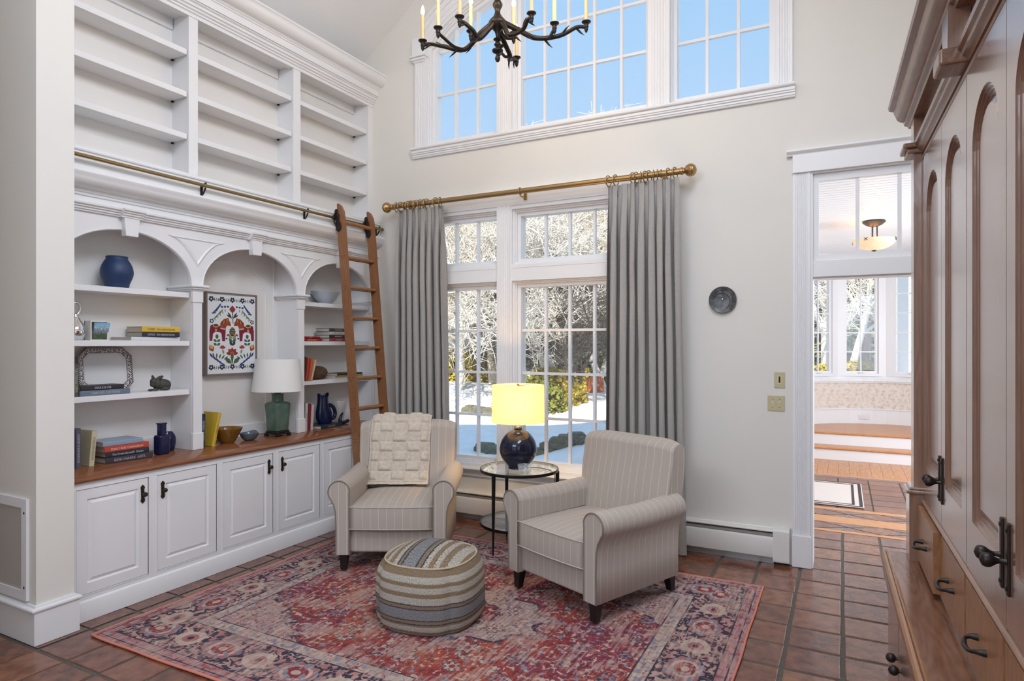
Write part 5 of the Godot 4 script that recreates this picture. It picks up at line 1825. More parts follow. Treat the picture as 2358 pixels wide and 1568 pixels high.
func armchair(label: String, at: Vector3, turn: float) -> Node3D:
	var ch := thing("armchair", label, "armchair", at, turn, "pinstriped rolled arm chairs")
	var fab: StandardMaterial3D = M.fabric
	var mb := MB.new()
	# frame: sides, front rail and back to the floor line
	mb.rbox(Vector3(0, 0.225, -0.02), Vector3(0.6, 0.19, 0.77), 0.02, 2)
	mb.planar()
	obj("base", mb, fab, ch)
	for s in [-1.0, 1.0]:
		mb = MB.new()
		var o := PackedVector2Array([Vector2(0.288 * s, 0.125), Vector2(0.288 * s, 0.54)])
		o.append_array(arc(0.363 * s, 0.562, 0.079 * s, 0.08, 170.0, -38.0, 20))
		o.append_array(pts([0.4 * s, 0.47, 0.388 * s, 0.42, 0.384 * s, 0.3, 0.384 * s, 0.125]))
		var p := PackedVector3Array()
		var m := o.size()
		for z in [-0.36, -0.2, 0.0, 0.2, 0.375, 0.392, 0.4]:
			for q in o:
				var k := 1.0 if z < 0.38 else (0.985 if z < 0.395 else 0.94)
				var c := Vector2(0.337 * s, clampf(q.y, 0.14, 0.56))
				var w := c + (q - c) * k
				var sag := 0.012 * (1.0 - absf(z) / 0.4) if q.y > 0.5 else 0.0
				p.append(Vector3(w.x, w.y - sag, z))
		mb.surf(p, 7, m, false, true)
		mb.planar(true)
		var arm := obj("arm", mb, fab, ch)
		mb = MB.new()
		var pf := PackedVector2Array()
		for q in o:
			var c := Vector2(0.337 * s, clampf(q.y, 0.14, 0.56))
			pf.append(c + (q - c) * 0.94)
		mb.prism(pf, 0.385, 0.401)
		mb.planar()
		obj("arm_front", mb, fab, arm)
		mb = MB.new()
		var w := PackedVector3Array()
		for q in pf:
			w.append(Vector3(q.x, q.y, 0.401))
		mb.tube(w, 0.0048, 6, true, false)
		obj("welt", mb, M.welt, arm)
	# seat cushion, boxed with welts
	mb = MB.new()
	var nx := 17
	var nz := 17
	var yt := 0.455
	var top := PackedVector3Array()
	for i in nx:
		for j in nz:
			var u := lerpf(-1, 1, i / 16.0)
			var v := lerpf(-1, 1, j / 16.0)
			top.append(Vector3(u * 0.288, yt + 0.028 * (1 - pow(absf(u), 3.0)) * (1 - pow(absf(v), 3.0)), lerpf(0.405, -0.3, j / 16.0) + 0.012 * (1 - u * u) * (1.0 if j == 0 else 0.0)))
	mb.surf(top, nx, nz)
	mb.planar()
	var cu := obj("seat_cushion", mb, fab, ch)
	mb = MB.new()
	var box := PackedVector3Array()
	var rim := PackedVector2Array()
	for i in 13:
		rim.append(Vector2(lerpf(-0.288, 0.288, i / 12.0), 0.405 + 0.012 * (1 - pow(lerpf(-1, 1, i / 12.0), 2.0))))
	rim.append(Vector2(0.288, -0.3))
	rim.append(Vector2(-0.288, -0.3))
	for y in [0.302, 0.315, 0.38, 0.445, 0.456]:
		for q in rim:
			var c := Vector2(0, 0.05)
			var bulge := 1.0 + 0.012 * sin(PI * (y - 0.302) / 0.154)
			box.append(Vector3(q.x * minf(bulge, 1.0), y, c.y + (q.y - c.y) * bulge))
	mb.surf(box, 5, rim.size(), false, true)
	mb.planar()
	obj("boxing", mb, fab, cu)
	mb = MB.new()
	for y in [0.304, 0.456]:
		var w := PackedVector3Array()
		for q in rim:
			w.append(Vector3(q.x, y, q.y))
		mb.tube(w, 0.0045, 6, false, true)
	obj("welt", mb, M.welt_light, cu)
	# back: leaning slab with a rounded, slightly rolled top
	mb = MB.new()
	var sec := PackedVector2Array()   # z, y outline of the back from front bottom round to rear bottom
	sec.append_array(PackedVector2Array([Vector2(-0.2, 0.36), Vector2(-0.225, 0.5), Vector2(-0.262, 0.7), Vector2(-0.3, 0.86)]))
	sec.append_array(arc(-0.385, 0.9, 0.085, 0.075, 15.0, 170.0, 10))
	sec.append_array(PackedVector2Array([Vector2(-0.46, 0.8), Vector2(-0.425, 0.5), Vector2(-0.4, 0.3), Vector2(-0.395, 0.125)]))
	var bp := PackedVector3Array()
	var nb := 15
	for i in nb:
		var u := lerpf(-1, 1, i / 14.0)
		for q in sec:
			var edge := 1.0 - 0.22 * pow(absf(u), 8.0)
			var c := Vector2(-0.33, q.y)
			var z: float = c.x + (q.x - c.x) * edge + 0.02 * (1 - u * u) * (1.0 if q.x > -0.33 and q.y > 0.4 else 0.0)
			var hw := 0.362 + 0.02 * smoothstep(0.45, 0.8, q.y)
			bp.append(Vector3(u * hw, q.y - 0.028 * pow(absf(u), 6.0) * smoothstep(0.7, 0.97, q.y), z))
	mb.surf(bp, nb, sec.size(), false, false)
	for s in [0, nb - 1]:
		var poly := PackedVector2Array()
		for k in sec.size():
			var q := bp[s * sec.size() + k]
			poly.append(Vector2(q.z, q.y))
		var tr := Geometry2D.triangulate_polygon(poly)
		for k in range(0, tr.size(), 3):
			var a := bp[s * sec.size() + tr[k]]
			var b := bp[s * sec.size() + tr[k + 1]]
			var c := bp[s * sec.size() + tr[k + 2]]
			if ((b - a).cross(c - a).x > 0) == (s > 0):
				mb.tri(a, b, c)
			else:
				mb.tri(a, c, b)
	mb.planar()
	obj("backrest", mb, fab, ch)
	for q in [Vector2(-0.335, 0.345), Vector2(0.335, 0.345), Vector2(-0.325, -0.34), Vector2(0.325, -0.34)]:
		mb = MB.new()
		var a := []
		var b := []
		for k in [Vector2(-1, 1), Vector2(1, 1), Vector2(1, -1), Vector2(-1, -1)]:
			a.append(Vector3(q.x + k.x * 0.019, 0.012, q.y + k.y * 0.019 + (0.012 if q.y > 0 else -0.02)))
			b.append(Vector3(q.x + k.x * 0.031, 0.135, q.y + k.y * 0.031))
		for k in 4:
			var k2 := (k + 1) % 4
			mb.quad(a[k], a[k2], b[k2], b[k])
		mb.quad(a[3], a[2], a[1], a[0])
		obj("leg", mb, M.black_wood, ch)
	return ch

func throw_blanket(ch: Node3D) -> void:
	# basket-weave fleece folded over the back of the near-left chair
	var mb := MB.new()
	var nu := 110
	var nv := 190
	var path := [Vector2(-0.49, 0.62), Vector2(-0.495, 0.75), Vector2(-0.487, 0.9), Vector2(-0.46, 0.97), Vector2(-0.385, 1.0), Vector2(-0.31, 0.965), Vector2(-0.275, 0.88), Vector2(-0.24, 0.72), Vector2(-0.205, 0.58), Vector2(-0.16, 0.5), Vector2(-0.12, 0.495)]
	var c := Curve2D.new()
	for k in path.size():
		var t: Vector2 = (path[mini(k + 1, path.size() - 1)] - path[maxi(k - 1, 0)]) / 6.0
		c.add_point(path[k], -t, t)
	var ln := c.get_baked_length()
	rng.seed = 3
	var f := FastNoiseLite.new()
	f.seed = 4
	f.frequency = 3.0
	var p := PackedVector3Array()
	for i in nu:
		var u := i / float(nu - 1)
		for j in nv:
			var v := j / float(nv - 1)
			var q := c.sample_baked(v * ln)
			var q2 := c.sample_baked(minf(v + 0.01, 1.0) * ln)
			var q0 := c.sample_baked(maxf(v - 0.01, 0.0) * ln)
			var d := (q2 - q0).normalized()
			var nn := Vector2(d.y, -d.x)
			if nn.dot(Vector2(0.6, 0.8)) < 0 and v > 0.3:
				nn = -nn
			if v <= 0.3:
				nn = Vector2(-absf(nn.x), nn.y) if q.y < 0.97 else nn
			# woven pads: rows of blocks, every second block proud of its neighbours
			var rows := v * ln / 0.076
			var col := u * 4.4 + 0.3
			var r := int(rows)
			var k := int(col)
			var fr := rows - r
			var fc := col - k
			var pad := (1.0 - pow(absf(fr * 2.0 - 1.0), 6.0)) * (1.0 - pow(absf(fc * 2.0 - 1.0), 8.0))
			var h := 0.012 + 0.004 * f.get_noise_2d(u * 0.5, v * 1.4)
			if (r + k) % 2 == 0:
				h += 0.017 * pad * (0.6 + 0.55 * fr)
			else:
				h += 0.005 * pad
			var e := minf(minf(u, 1 - u) / 0.06, minf(v, 1.0 - v) / 0.05)
			h *= clampf(e, 0.25, 1.0)
			var wav := 0.008 * f.get_noise_2d(v * 2.0, 5.0)
			p.append(Vector3(lerpf(-0.292, 0.185, u) + wav + 0.035 * v * (0.5 - u) * 0.0, q.y + nn.y * h, q.x + nn.x * h))
	mb.surf(p, nu, nv)
	# underside
	var b := PackedVector3Array()
	for i in nu:
		for j in nv:
			var w := p[i * nv + (nv - 1 - j)]
			b.append(w - Vector3(0, 0.004, 0.006))
	mb.surf(b, nu, nv)
	var o := obj("throw_blanket", mb, tri_mat(ramp_tex(211, 0.06, 3, [c8(190, 176, 158), c8(216, 204, 188)], 256, 1.2), Vector3.ONE * 2.0, 0.95))
	o.transform = ch.transform
	tag(o, "cream basket weave fleece throw draped over the left armchair's back", "blanket")

func pouf() -> void:
	var o := thing("pouf", "round striped woven pouf in cream, tan and slate on the rug", "pouf", Vector3(-2.135, 0.012, -3.08), 9.0)
	var cream := c8(218, 208, 190)
	var tan := c8(158, 132, 99)
	var navy := c8(58, 64, 80)
	var grey := c8(138, 138, 140)
	var bands := [[cream, 0.05], [tan, 0.05], [cream, 0.085], [tan, 0.03], [navy, 0.018], [tan, 0.05], [navy, 0.018], [grey, 0.17], [navy, 0.018], [tan, 0.05], [navy, 0.018], [cream, 0.12], [tan, 0.07], [cream, 0.1], [tan, 0.06], [cream, 0.1], [tan, 0.11]]
	var tops := [[cream, 0.06], [tan, 0.06], [cream, 0.06], [tan, 0.07], [cream, 0.06], [navy, 0.02], [tan, 0.035], [navy, 0.02], [grey, 0.17], [navy, 0.02], [tan, 0.05], [navy, 0.02], [cream, 0.06], [tan, 0.06], [cream, 0.06], [tan, 0.07], [cream, 0.1], [tan, 0.05]]
	var tx := []
	var nz := noise_img(221, 0.14, 3, 256).get_data()
	for t in 2:
		var im := Image.create(256, 256, false, Image.FORMAT_RGB8)
		var set_: Array = [bands, tops][t]
		var total := 0.0
		for q in set_:
			total += q[1]
		for y in 256:
			for x in 256:
				var n := nz[y * 256 + x] / 255.0
				var s := (y + (n - 0.5) * 4.0) / 256.0 * total
				var k := 0
				while k < set_.size() - 1 and s > set_[k][1]:
					s -= set_[k][1]
					k += 1
				var c: Color = set_[k][0]
				if c == grey:
					c = grey if (x / 2 + (y / 3)) % 2 else c8(168, 166, 164)
				c = c.darkened((1.0 - n) * 0.5).lightened(0.06)
				im.set_pixel(x, y, c)
		tx.append(tex(im))
	var mats := []
	for t in 2:
		var m := mat(Color.WHITE, 0.95)
		m.albedo_texture = tx[t]
		m.normal_enabled = true
		m.normal_texture = M.linen_n
		m.normal_scale = 0.8
		m.uv1_scale = Vector3(6, 1, 1) if t == 0 else Vector3(1, 1, 1)
		mats.append(m)
	var prof := [[0.0, 0.84], [0.004, 0.92], [0.03, 0.985], [0.08, 1.0], [0.15, 1.015], [0.22, 1.01], [0.27, 0.995], [0.305, 0.965], [0.335, 0.91], [0.356, 0.84]]
	var m := 96
	var f := FastNoiseLite.new()
	f.seed = 12
	f.frequency = 1.2
	# four side panels, seamed at the corners
	for k in 4:
		var mb := MB.new()
		var p := PackedVector3Array()
		for i in prof.size():
			for j in m / 4 + 1:
				var a := TAU * (j + k * m / 4) / m - PI / 4
				var pinch := 1.0 - 0.035 * pow(absf(cos(2.0 * a + PI / 2)) if false else absf(sin(2.0 * (a - PI / 4) + PI / 2)), 30.0)
				var d := squircle(a, 0.3, 0.3, 2.45)
				var b: float = prof[i][1] * pinch * (1.0 + 0.02 * f.get_noise_3d(d.x * 3, prof[i][0] * 6, d.z * 3))
				p.append(d * b + Vector3.UP * prof[i][0])
		mb.surf(p, prof.size(), m / 4 + 1)
		for q in mb.uv.size():
			var i := q / (m / 4 + 1)
			mb.uv[q] = Vector2(float(q % (m / 4 + 1)) / (m / 4) * 0.5, prof[i][0] / 0.356)
		obj("side_panel", mb, mats[0], o)
	var mb := MB.new()
	var nr := 14
	var p := PackedVector3Array()
	for i in nr:
		var r := 1.0 - i / float(nr - 1)
		for j in m:
			var a := TAU * j / m
			var d := squircle(a, 0.3, 0.3, 2.45) * 0.84 * r
			var y := 0.356 + 0.066 * (1.0 - pow(r, 2.2))
			p.append(Vector3(d.x, y, d.z))
	mb.surf(p, nr, m, false, true)
	for q in mb.uv.size():
		mb.uv[q] = Vector2(0.5 + mb.v[q].z / 0.5 * 1.0, 0.5 + mb.v[q].x / 0.5)
	obj("top_panel", mb, mats[1], o)
	mb = MB.new()
	var w := PackedVector3Array()
	for j in m:
		w.append(squircle(TAU * j / m, 0.3, 0.3, 2.45) * 0.842 + Vector3.UP * 0.357)
	mb.tube(w, 0.006, 6, false, true)
	obj("seam", mb, mat(c8(186, 170, 144), 0.95), o)
	mb = MB.new()
	mb.lathe([Vector2(0, 0.001), Vector2(0.25, 0.001)], 24)
	obj("underside", mb, mat(c8(120, 110, 96), 0.95), o)

func rug_image() -> Image:
	var w := 1280
	var h := 976
	var sx := 3.19 / w
	var mk := func(s: int, fr: float, oc: int, ww: int, hh: int) -> PackedByteArray:
		var f := FastNoiseLite.new()
		f.seed = s
		f.frequency = fr
		f.fractal_octaves = oc
		var im := f.get_image(ww, hh)
		im.convert(Image.FORMAT_L8)
		if ww != w or hh != h:
			im.resize(w, h, Image.INTERPOLATE_CUBIC)
		return im.get_data()
	var tone: PackedByteArray = mk.call(301, 0.0035, 3, w, h)
	var vine: PackedByteArray = mk.call(302, 0.016, 2, w, h)
	var vine2: PackedByteArray = mk.call(303, 0.022, 2, w, h)
	var leafn: PackedByteArray = mk.call(304, 0.05, 2, w, h)
	var streak: PackedByteArray = mk.call(305, 0.11, 3, w, h / 10)
	var worn: PackedByteArray = mk.call(306, 0.009, 4, w, h)
	var o := PackedByteArray()
	o.resize(w * h * 3)
	var navy := c8(50, 44, 60)
	var cream := c8(176, 156, 142)
	var pink := c8(154, 98, 96)
	var red := c8(134, 46, 46)
	var crimson := c8(126, 46, 60)
	var orange := c8(158, 72, 52)
	var greyb := c8(128, 122, 132)
	var outer := c8(158, 120, 120)
	for y in h:
		for x in w:
			var k := y * w + x
			var ex := minf(x, w - 1 - x) * sx
			var ey := minf(y, h - 1 - y) * sx
			var d := minf(ex, ey)
			var tn := tone[k] / 255.0
			var st := streak[k] / 255.0
			var v1 := absf(vine[k] / 255.0 - 0.5)
			var v2 := absf(vine2[k] / 255.0 - 0.5)
			var lf := leafn[k] / 255.0
			var c: Color
			if d < 0.085:
				c = outer.lerp(red, clampf((lf - 0.5) * 2.4, 0, 0.7))
				if absf(d - 0.083) < 0.004 or absf(d - 0.03) < 0.003:
					c = navy
			elif d < 0.36:
				# main border: rosettes and scrolls on dark ground
				var s := x * sx if ey < ex else y * sx
				var t := d - 0.222
				var ph := fposmod(s, 0.52) - 0.26
				var bx := Vector2(ph / 0.135, t / 0.105).length()
				var ph2 := fposmod(s + 0.26, 0.52) - 0.26
				var b2 := Vector2(ph2 / 0.085, t / 0.075).length()
				var ang := atan2(t, ph)
				c = navy
				if lf > 0.52:
					c = pink.lerp(cream, tn)
				if v1 < 0.022:
					c = cream
				if v2 < 0.02:
					c = pink
				var lobe := 1.0 + 0.08 * cos(ang * 9.0)
				if bx < lobe:
					c = navy if bx > lobe - 0.12 else (pink if bx > 0.66 else (cream if bx > 0.5 else (red if bx > 0.2 else cream)))
					if bx < 0.9 and bx > 0.3 and lf > 0.57:
						c = greyb
				if b2 < 1.0 + 0.1 * cos(ang * 7.0):
					c = cream if b2 > 0.55 else (pink if b2 > 0.22 else navy)
			elif d < 0.45:
				c = cream.lerp(greyb, clampf((lf - 0.42) * 3.0, 0, 1))
				if absf(d - 0.364) < 0.004 or absf(d - 0.446) < 0.004:
					c = navy
				if v2 < 0.015:
					c = red
			else:
				# field mirrored about both axes in its drawing, not in its wear
				var mx := absf(x - w / 2) * sx
				var my := absf(y - h / 2) * sx
				var kk := int(absf(y - h / 2)) * w + int(absf(x - w / 2))
				var w1 := absf(vine[kk] / 255.0 - 0.5)
				var w2 := absf(vine2[kk] / 255.0 - 0.52)
				var l2 := leafn[kk] / 255.0
				var an := atan2(my / 0.62, mx / 0.95)
				var rr := Vector2(mx / 0.95, my / 0.62).length() * (1.0 + 0.07 * cos(an * 12.0))
				c = red.lerp(orange, clampf((tn - 0.5) * 3.4, 0, 1)).lerp(crimson, clampf((0.5 - tn) * 3.4, 0, 1))
				var corner := (mx / 1.145 + my / 0.77)
				if corner > 1.44 + 0.04 * cos(my * 60.0):
					c = cream.lerp(pink, lf)
				if absf(corner - 1.43 - 0.04 * cos(my * 60.0)) < 0.015:
					c = navy
				if rr < 0.56:
					c = cream.lerp(pink, clampf(lf * 1.4 - 0.4, 0, 1))
				if absf(rr - 0.57) < 0.014:
					c = navy
				if rr < 0.27:
					c = red.lerp(crimson, tn)
				if absf(rr - 0.28) < 0.012:
					c = navy
				if w1 < 0.011:
					c = cream
				elif w1 < 0.018:
					c = navy.lerp(c, 0.45)
				if w2 < 0.014 and l2 > 0.42:
					c = greyb
				if l2 > 0.67:
					c = cream if w2 > 0.1 else greyb
				elif l2 > 0.65:
					c = navy.lerp(c, 0.3)
				elif l2 < 0.29:
					c = navy.lerp(c, 0.5)
				# small flower heads strewn on a jittered lattice
				var gx := int(mx / 0.23)
				var gy := int(my / 0.23)
				var hh := fposmod(sin(gx * 127.1 + gy * 311.7) * 43758.5453, 1.0)
				var h2 := fposmod(hh * 57.31, 1.0)
				var fp := Vector2(mx - (gx + 0.3 + 0.4 * hh) * 0.23, my - (gy + 0.3 + 0.4 * h2) * 0.23)
				var fl := fp.length() / (0.028 + 0.04 * h2)
				if fl < 1.3:
					var pe := 0.82 + 0.22 * cos(fp.angle() * (5 + gx % 3))
					if fl < pe - 0.16:
						c = ((greyb if hh > 0.6 else cream) if fl > 0.3 else (crimson if h2 > 0.5 else navy)).lerp(c, 0.3)
					elif fl < pe:
						c = navy.lerp(c, 0.25)
			# wear: bare warp shows in streaks that run with the weave
			var wn := worn[k] / 255.0
			var fade := clampf((wn - 0.47) * 2.6 + (st - 0.5) * 1.7, 0.0, 0.7)
			c = c.lerp(c8(168, 142, 130), fade)
			var f := 0.86 + 0.28 * st
			o[k * 3] = int(clampf(c.r * f, 0, 1) * 255)
			o[k * 3 + 1] = int(clampf(c.g * f, 0, 1) * 255)
			o[k * 3 + 2] = int(clampf(c.b * f, 0, 1) * 255)
	return Image.create_from_data(w, h, false, Image.FORMAT_RGB8, o)

func rug() -> void:
	var r := thing("area_rug", "worn red oriental area rug with a dark floral border", "rug", Vector3(-2.05, 0, -3.227))
	var mb := MB.new()
	var nx := 40
	var nz := 30
	var p := PackedVector3Array()
	var f := FastNoiseLite.new()
	f.seed = 6
	f.frequency = 1.6
	for i in nx:
		for j in nz:
			var u := i / float(nx - 1)
			var v := j / float(nz - 1)
			var wav := 0.01 * f.get_noise_2d(u * 3.0, v * 2.2)
			var x := lerpf(-1.59, 1.59, u)
			var z := lerpf(1.212, -1.212, v)
			if j == 0 or j == nz - 1:
				z += wav
			if i == 0 or i == nx - 1:
				x += wav
			p.append(Vector3(x, 0.0105, z))
	mb.surf(p, nx, nz)
	for k in mb.uv.size():
		mb.uv[k] = Vector2(mb.uv[k].x, 1.0 - mb.uv[k].y)
	var m := mat(Color.WHITE, 0.95)
	m.albedo_texture = tex(rug_image())
	m.normal_enabled = true
	m.normal_texture = M.linen_n
	m.normal_scale = 0.25
	obj("pile", mb, m, r)
	mb = MB.new()
	mb.box(Vector3(-1.585, 0.0015, -1.207), Vector3(1.585, 0.009, 1.207))
	obj("backing", mb, mat(c8(150, 120, 110), 0.95), r)
	mb = MB.new()
	var e := PackedVector3Array()
	for i in nx:
		e.append(p[i * nz])
	for j in range(1, nz):
		e.append(p[(nx - 1) * nz + j])
	for i in range(nx - 2, -1, -1):
		e.append(p[i * nz + nz - 1])
	for j in range(nz - 2, 0, -1):
		e.append(p[j])
	for k in e.size():
		e[k].y = 0.0075
	mb.tube(e, 0.0065, 6, false, true)
	obj("binding", mb, mat(c8(206, 128, 108), 0.9), r)

func side_table() -> void:
	var t := thing("side_table", "round glass side table with a dark metal frame between the armchairs", "side table", Vector3(-2.252, 0, -4.45))
	for y in [0.615, 0.2]:
		var mb := MB.new()
		mb.lathe([Vector2(0.292, y - 0.012), Vector2(0.308, y - 0.012), Vector2(0.31, y), Vector2(0.308, y + 0.01), Vector2(0.302, y + 0.01), Vector2(0.302, y + 0.001), Vector2(0.292, y + 0.001), Vector2(0.292, y - 0.012)], 56, 30)
		obj("ring", mb, M.black_metal, t)
		mb = MB.new()
		mb.lathe([Vector2(0, y + 0.001), Vector2(0.3015, y + 0.001), Vector2(0.3015, y + 0.009), Vector2(0, y + 0.009)], 56, 30)
		obj("glass_top" if y > 0.5 else "glass_shelf", mb, M.table_glass, t)
	for a in [103.0, 223.0, 343.0]:
		var d := Vector3(cos(deg_to_rad(a)), 0, sin(deg_to_rad(a)))
		var mb := MB.new()
		mb.tube(PackedVector3Array([d * 0.3 + Vector3.UP * 0.608, d * 0.303 + Vector3.UP * 0.3, d * 0.307 + Vector3.UP * (0.012 if a < 180.0 else 0.0)]), [0.0155, 0.012, 0.006], 12)
		obj("leg", mb, M.black_metal, t)
	# lamp on the table
	var at := t.position + Vector3(0.0, 0.6245, 0.02)
	var l := thing("table_lamp", "lit lamp with a dark blue ball base and cream drum shade on the glass table", "lamp", at)
	var mb := MB.new()
	mb.lathe(smooth_prof([Vector2(0, 0.0), Vector2(0.074, 0.0), Vector2(0.076, 0.012), Vector2(0.088, 0.03), Vector2(0.13, 0.085), Vector2(0.147, 0.15), Vector2(0.134, 0.215), Vector2(0.092, 0.272), Vector2(0.045, 0.3), Vector2(0.036, 0.306), Vector2(0, 0.308)], 5), 40, 60)
	obj("base", mb, mat(c8(22, 26, 48), 0.05), l)
	mb = MB.new()
	ball(mb, Vector3(0, 0.322, 0), Vector3(0.036, 0.03, 0.036), 20, 10)
	mb.tube(PackedVector3Array([Vector3(0, 0.34, 0), Vector3(0, 0.45, 0)]), 0.007, 8)
	obj("neck", mb, M.chrome, l)
	mb = MB.new()
	for q in [[0.207, 0.203]]:
		var sh := PackedVector3Array()
		for y in [0.363, 0.652]:
			for k in 56:
				sh.append(Vector3(q[0 if y < 0.5 else 1] * cos(TAU * k / 56), y, q[0 if y < 0.5 else 1] * sin(TAU * k / 56)))
		mb.surf(sh, 2, 56, false, true)
	mb.lathe([Vector2(0.2045, 0.363), Vector2(0.207, 0.363)], 56)
	mb.lathe([Vector2(0.2005, 0.652), Vector2(0.203, 0.652)], 56)
	var sm := mat(c8(244, 230, 200), 0.9)
	sm.backlight_enabled = true
	sm.backlight = Color(0.85, 0.76, 0.58)
	obj("shade", mb, sm, l)
	mb = MB.new()
	for k in 3:
		var a := TAU * k / 3 + 0.5
		mb.tube(PackedVector3Array([Vector3(0, 0.645, 0), Vector3(0.201 * cos(a), 0.64, 0.201 * sin(a))]), 0.002, 5)
	mb.tube(PackedVector3Array([Vector3(0, 0.45, 0), Vector3(0, 0.648, 0)]), 0.0025, 5)
	lathe_at(mb, Vector3(0, 0.645, 0), [Vector2(0, 0), Vector2(0.009, 0.002), Vector2(0.009, 0.016), Vector2(0, 0.018)], 10)
	obj("finial", mb, M.brass, l)
	mb = MB.new()
	ball(mb, Vector3(0, 0.51, 0), Vector3(0.03, 0.038, 0.03), 14, 8)
	var bm := mat(c8(255, 240, 210), 0.4)
	bm.emission_enabled = true
	bm.emission = c8(255, 208, 140)
	bm.emission_energy_multiplier = 2.0
	obj("bulb", mb, bm, l)
	lamp_light("table_lamp_light", at + Vector3(0, 0.51, 0), 0.34, 0.03, Color(1.0, 0.8, 0.5))
	mb = MB.new()
	mb.lathe(smooth_prof([Vector2(0, 0.004), Vector2(0.03, 0.0), Vector2(0.042, 0.012), Vector2(0.054, 0.058), Vector2(0.05, 0.06), Vector2(0.038, 0.016), Vector2(0, 0.012)]), 9, 60)
	var gd := mat(Color(0.9, 0.95, 0.95, 0.14), 0.02)
	gd.transparency = BaseMaterial3D.TRANSPARENCY_ALPHA
	var dish := obj("glass_dish", mb, gd)
	dish.position = t.position + Vector3(0.13, 0.6245, 0.17)
	tag(dish, "small faceted clear glass dish beside the blue lamp", "dish")
	mb = MB.new()
	var wire := spline([at + Vector3(0.07, 0.006, -0.03), at + Vector3(0.16, 0.005, -0.06), at + Vector3(0.25, 0.006, -0.02), at + Vector3(0.3, 0.004, 0.02), at + Vector3(0.326, -0.03, 0.03), at + Vector3(0.327, -0.12, 0.02), at + Vector3(0.33, -0.4, -0.15), at + Vector3(0.33, -0.61, -0.3)])
	mb.tube(wire, 0.003, 6)
	tag(obj("lamp_cord", mb, mat(c8(60, 54, 48), 0.5)), "thin dark lamp cord crossing the glass table top", "cord")
	mb = MB.new()
	var p := PackedVector3Array()
	for i in 9:
		for j in 7:
			var u := i / 8.0 - 0.5
			var v := j / 6.0 - 0.5
			p.append(Vector3(u * 0.16, 0.012 + 0.05 * absf(u + v * 0.4) + 0.015 * sin(u * 9 + v * 5), v * 0.12))
	mb.surf(p, 9, 7)
	var nap := obj("paper_packet", mb, mat(c8(206, 208, 212), 0.6))
	nap.transform = Transform3D(Basis(Vector3.UP, 0.7), t.position + Vector3(0.06, 0.2095, 0.1))
	tag(nap, "crumpled pale packet on the side table's lower glass shelf", "packet")

# ---------------------------------------------------------------- window dressing
func curtain(label: String, x0t: float, x1t: float, x0b: float, x1b: float, folds: int, ringx: Array, sd: int) -> void:
	var c := thing("curtain", label, "curtain", Vector3(0, 0, 0), 0, "grey linen curtains")
	var f := FastNoiseLite.new()
	f.seed = sd
	f.frequency = 1.0
	var nu := folds * 14 + 1
	var ys := [2.862, 2.85, 2.82, 2.79, 2.77, 2.74, 2.68, 2.6, 2.45, 2.2, 1.9, 1.5, 1.1, 0.7, 0.35, 0.12, 0.014]
	for side in 2:
		pass
	var p := PackedVector3Array()
	for i in nu:
		var u := i / float(nu - 1)
		for y in ys:
			var t = 1.0 - y / 2.86
			var x := lerpf(lerpf(x0t, x1t, u), lerpf(x0b, x1b, u), t)
			var wob = f.get_noise_2d(u * 6.0, t * 1.1) * 0.5 * t + 0.7 * f.get_noise_1d(u * 2.6 + sd)
			var ph = TAU * folds * (u + wob * 0.045)
			var open := smoothstep(2.8, 2.3, y)
			# pinch pleats: tight fans below the heading, full rounded folds further down
			var tight := signf(cos(ph)) * pow(absf(cos(ph)), 0.65)
			var a := lerpf(0.014, 0.052, open) * (1.0 + 0.45 * f.get_noise_2d(u * 9.0 + 50.0, 0.5 + t * 0.4))
			var pinch := exp(-pow((y - 2.77) / 0.035, 2.0))
			var z := -4.862 + a * tight * (1.0 - 0.35 * pinch) + 0.014 * f.get_noise_2d(u * 30.0, t * 2.0) * (1.0 - open) + 0.01 * f.get_noise_2d(u * 14.0, t * 5.0)
			x += lerpf(0.01, 0.016, open) * sin(2.0 * ph) + 0.006 * f.get_noise_2d(u * 20.0, t * 4.0)
			p.append(Vector3(x, y, z))
	var mb := MB.new()
	mb.surf(p, nu, ys.size())
	var b := PackedVector3Array()
	for i in nu:
		for j in ys.size():
			b.append(p[i * ys.size() + ys.size() - 1 - j] - Vector3(0, 0, 0.0035))
	mb.surf(b, nu, ys.size())
	obj("panel", mb, M.curtain, c)
	for x in ringx:
		mb = MB.new()
		torus(mb, Vector3(x, 2.9, -4.86), 0.042, 0.0045, Vector3(0.97, 0, 0.24 * (1 if int(x * 1000) % 2 == 0 else -1)).normalized(), 18, 6)
		torus(mb, Vector3(x, 2.852, -4.86), 0.008, 0.002, Vector3(0, 0, 1), 10, 5)
		obj("ring", mb, M.brass, c)

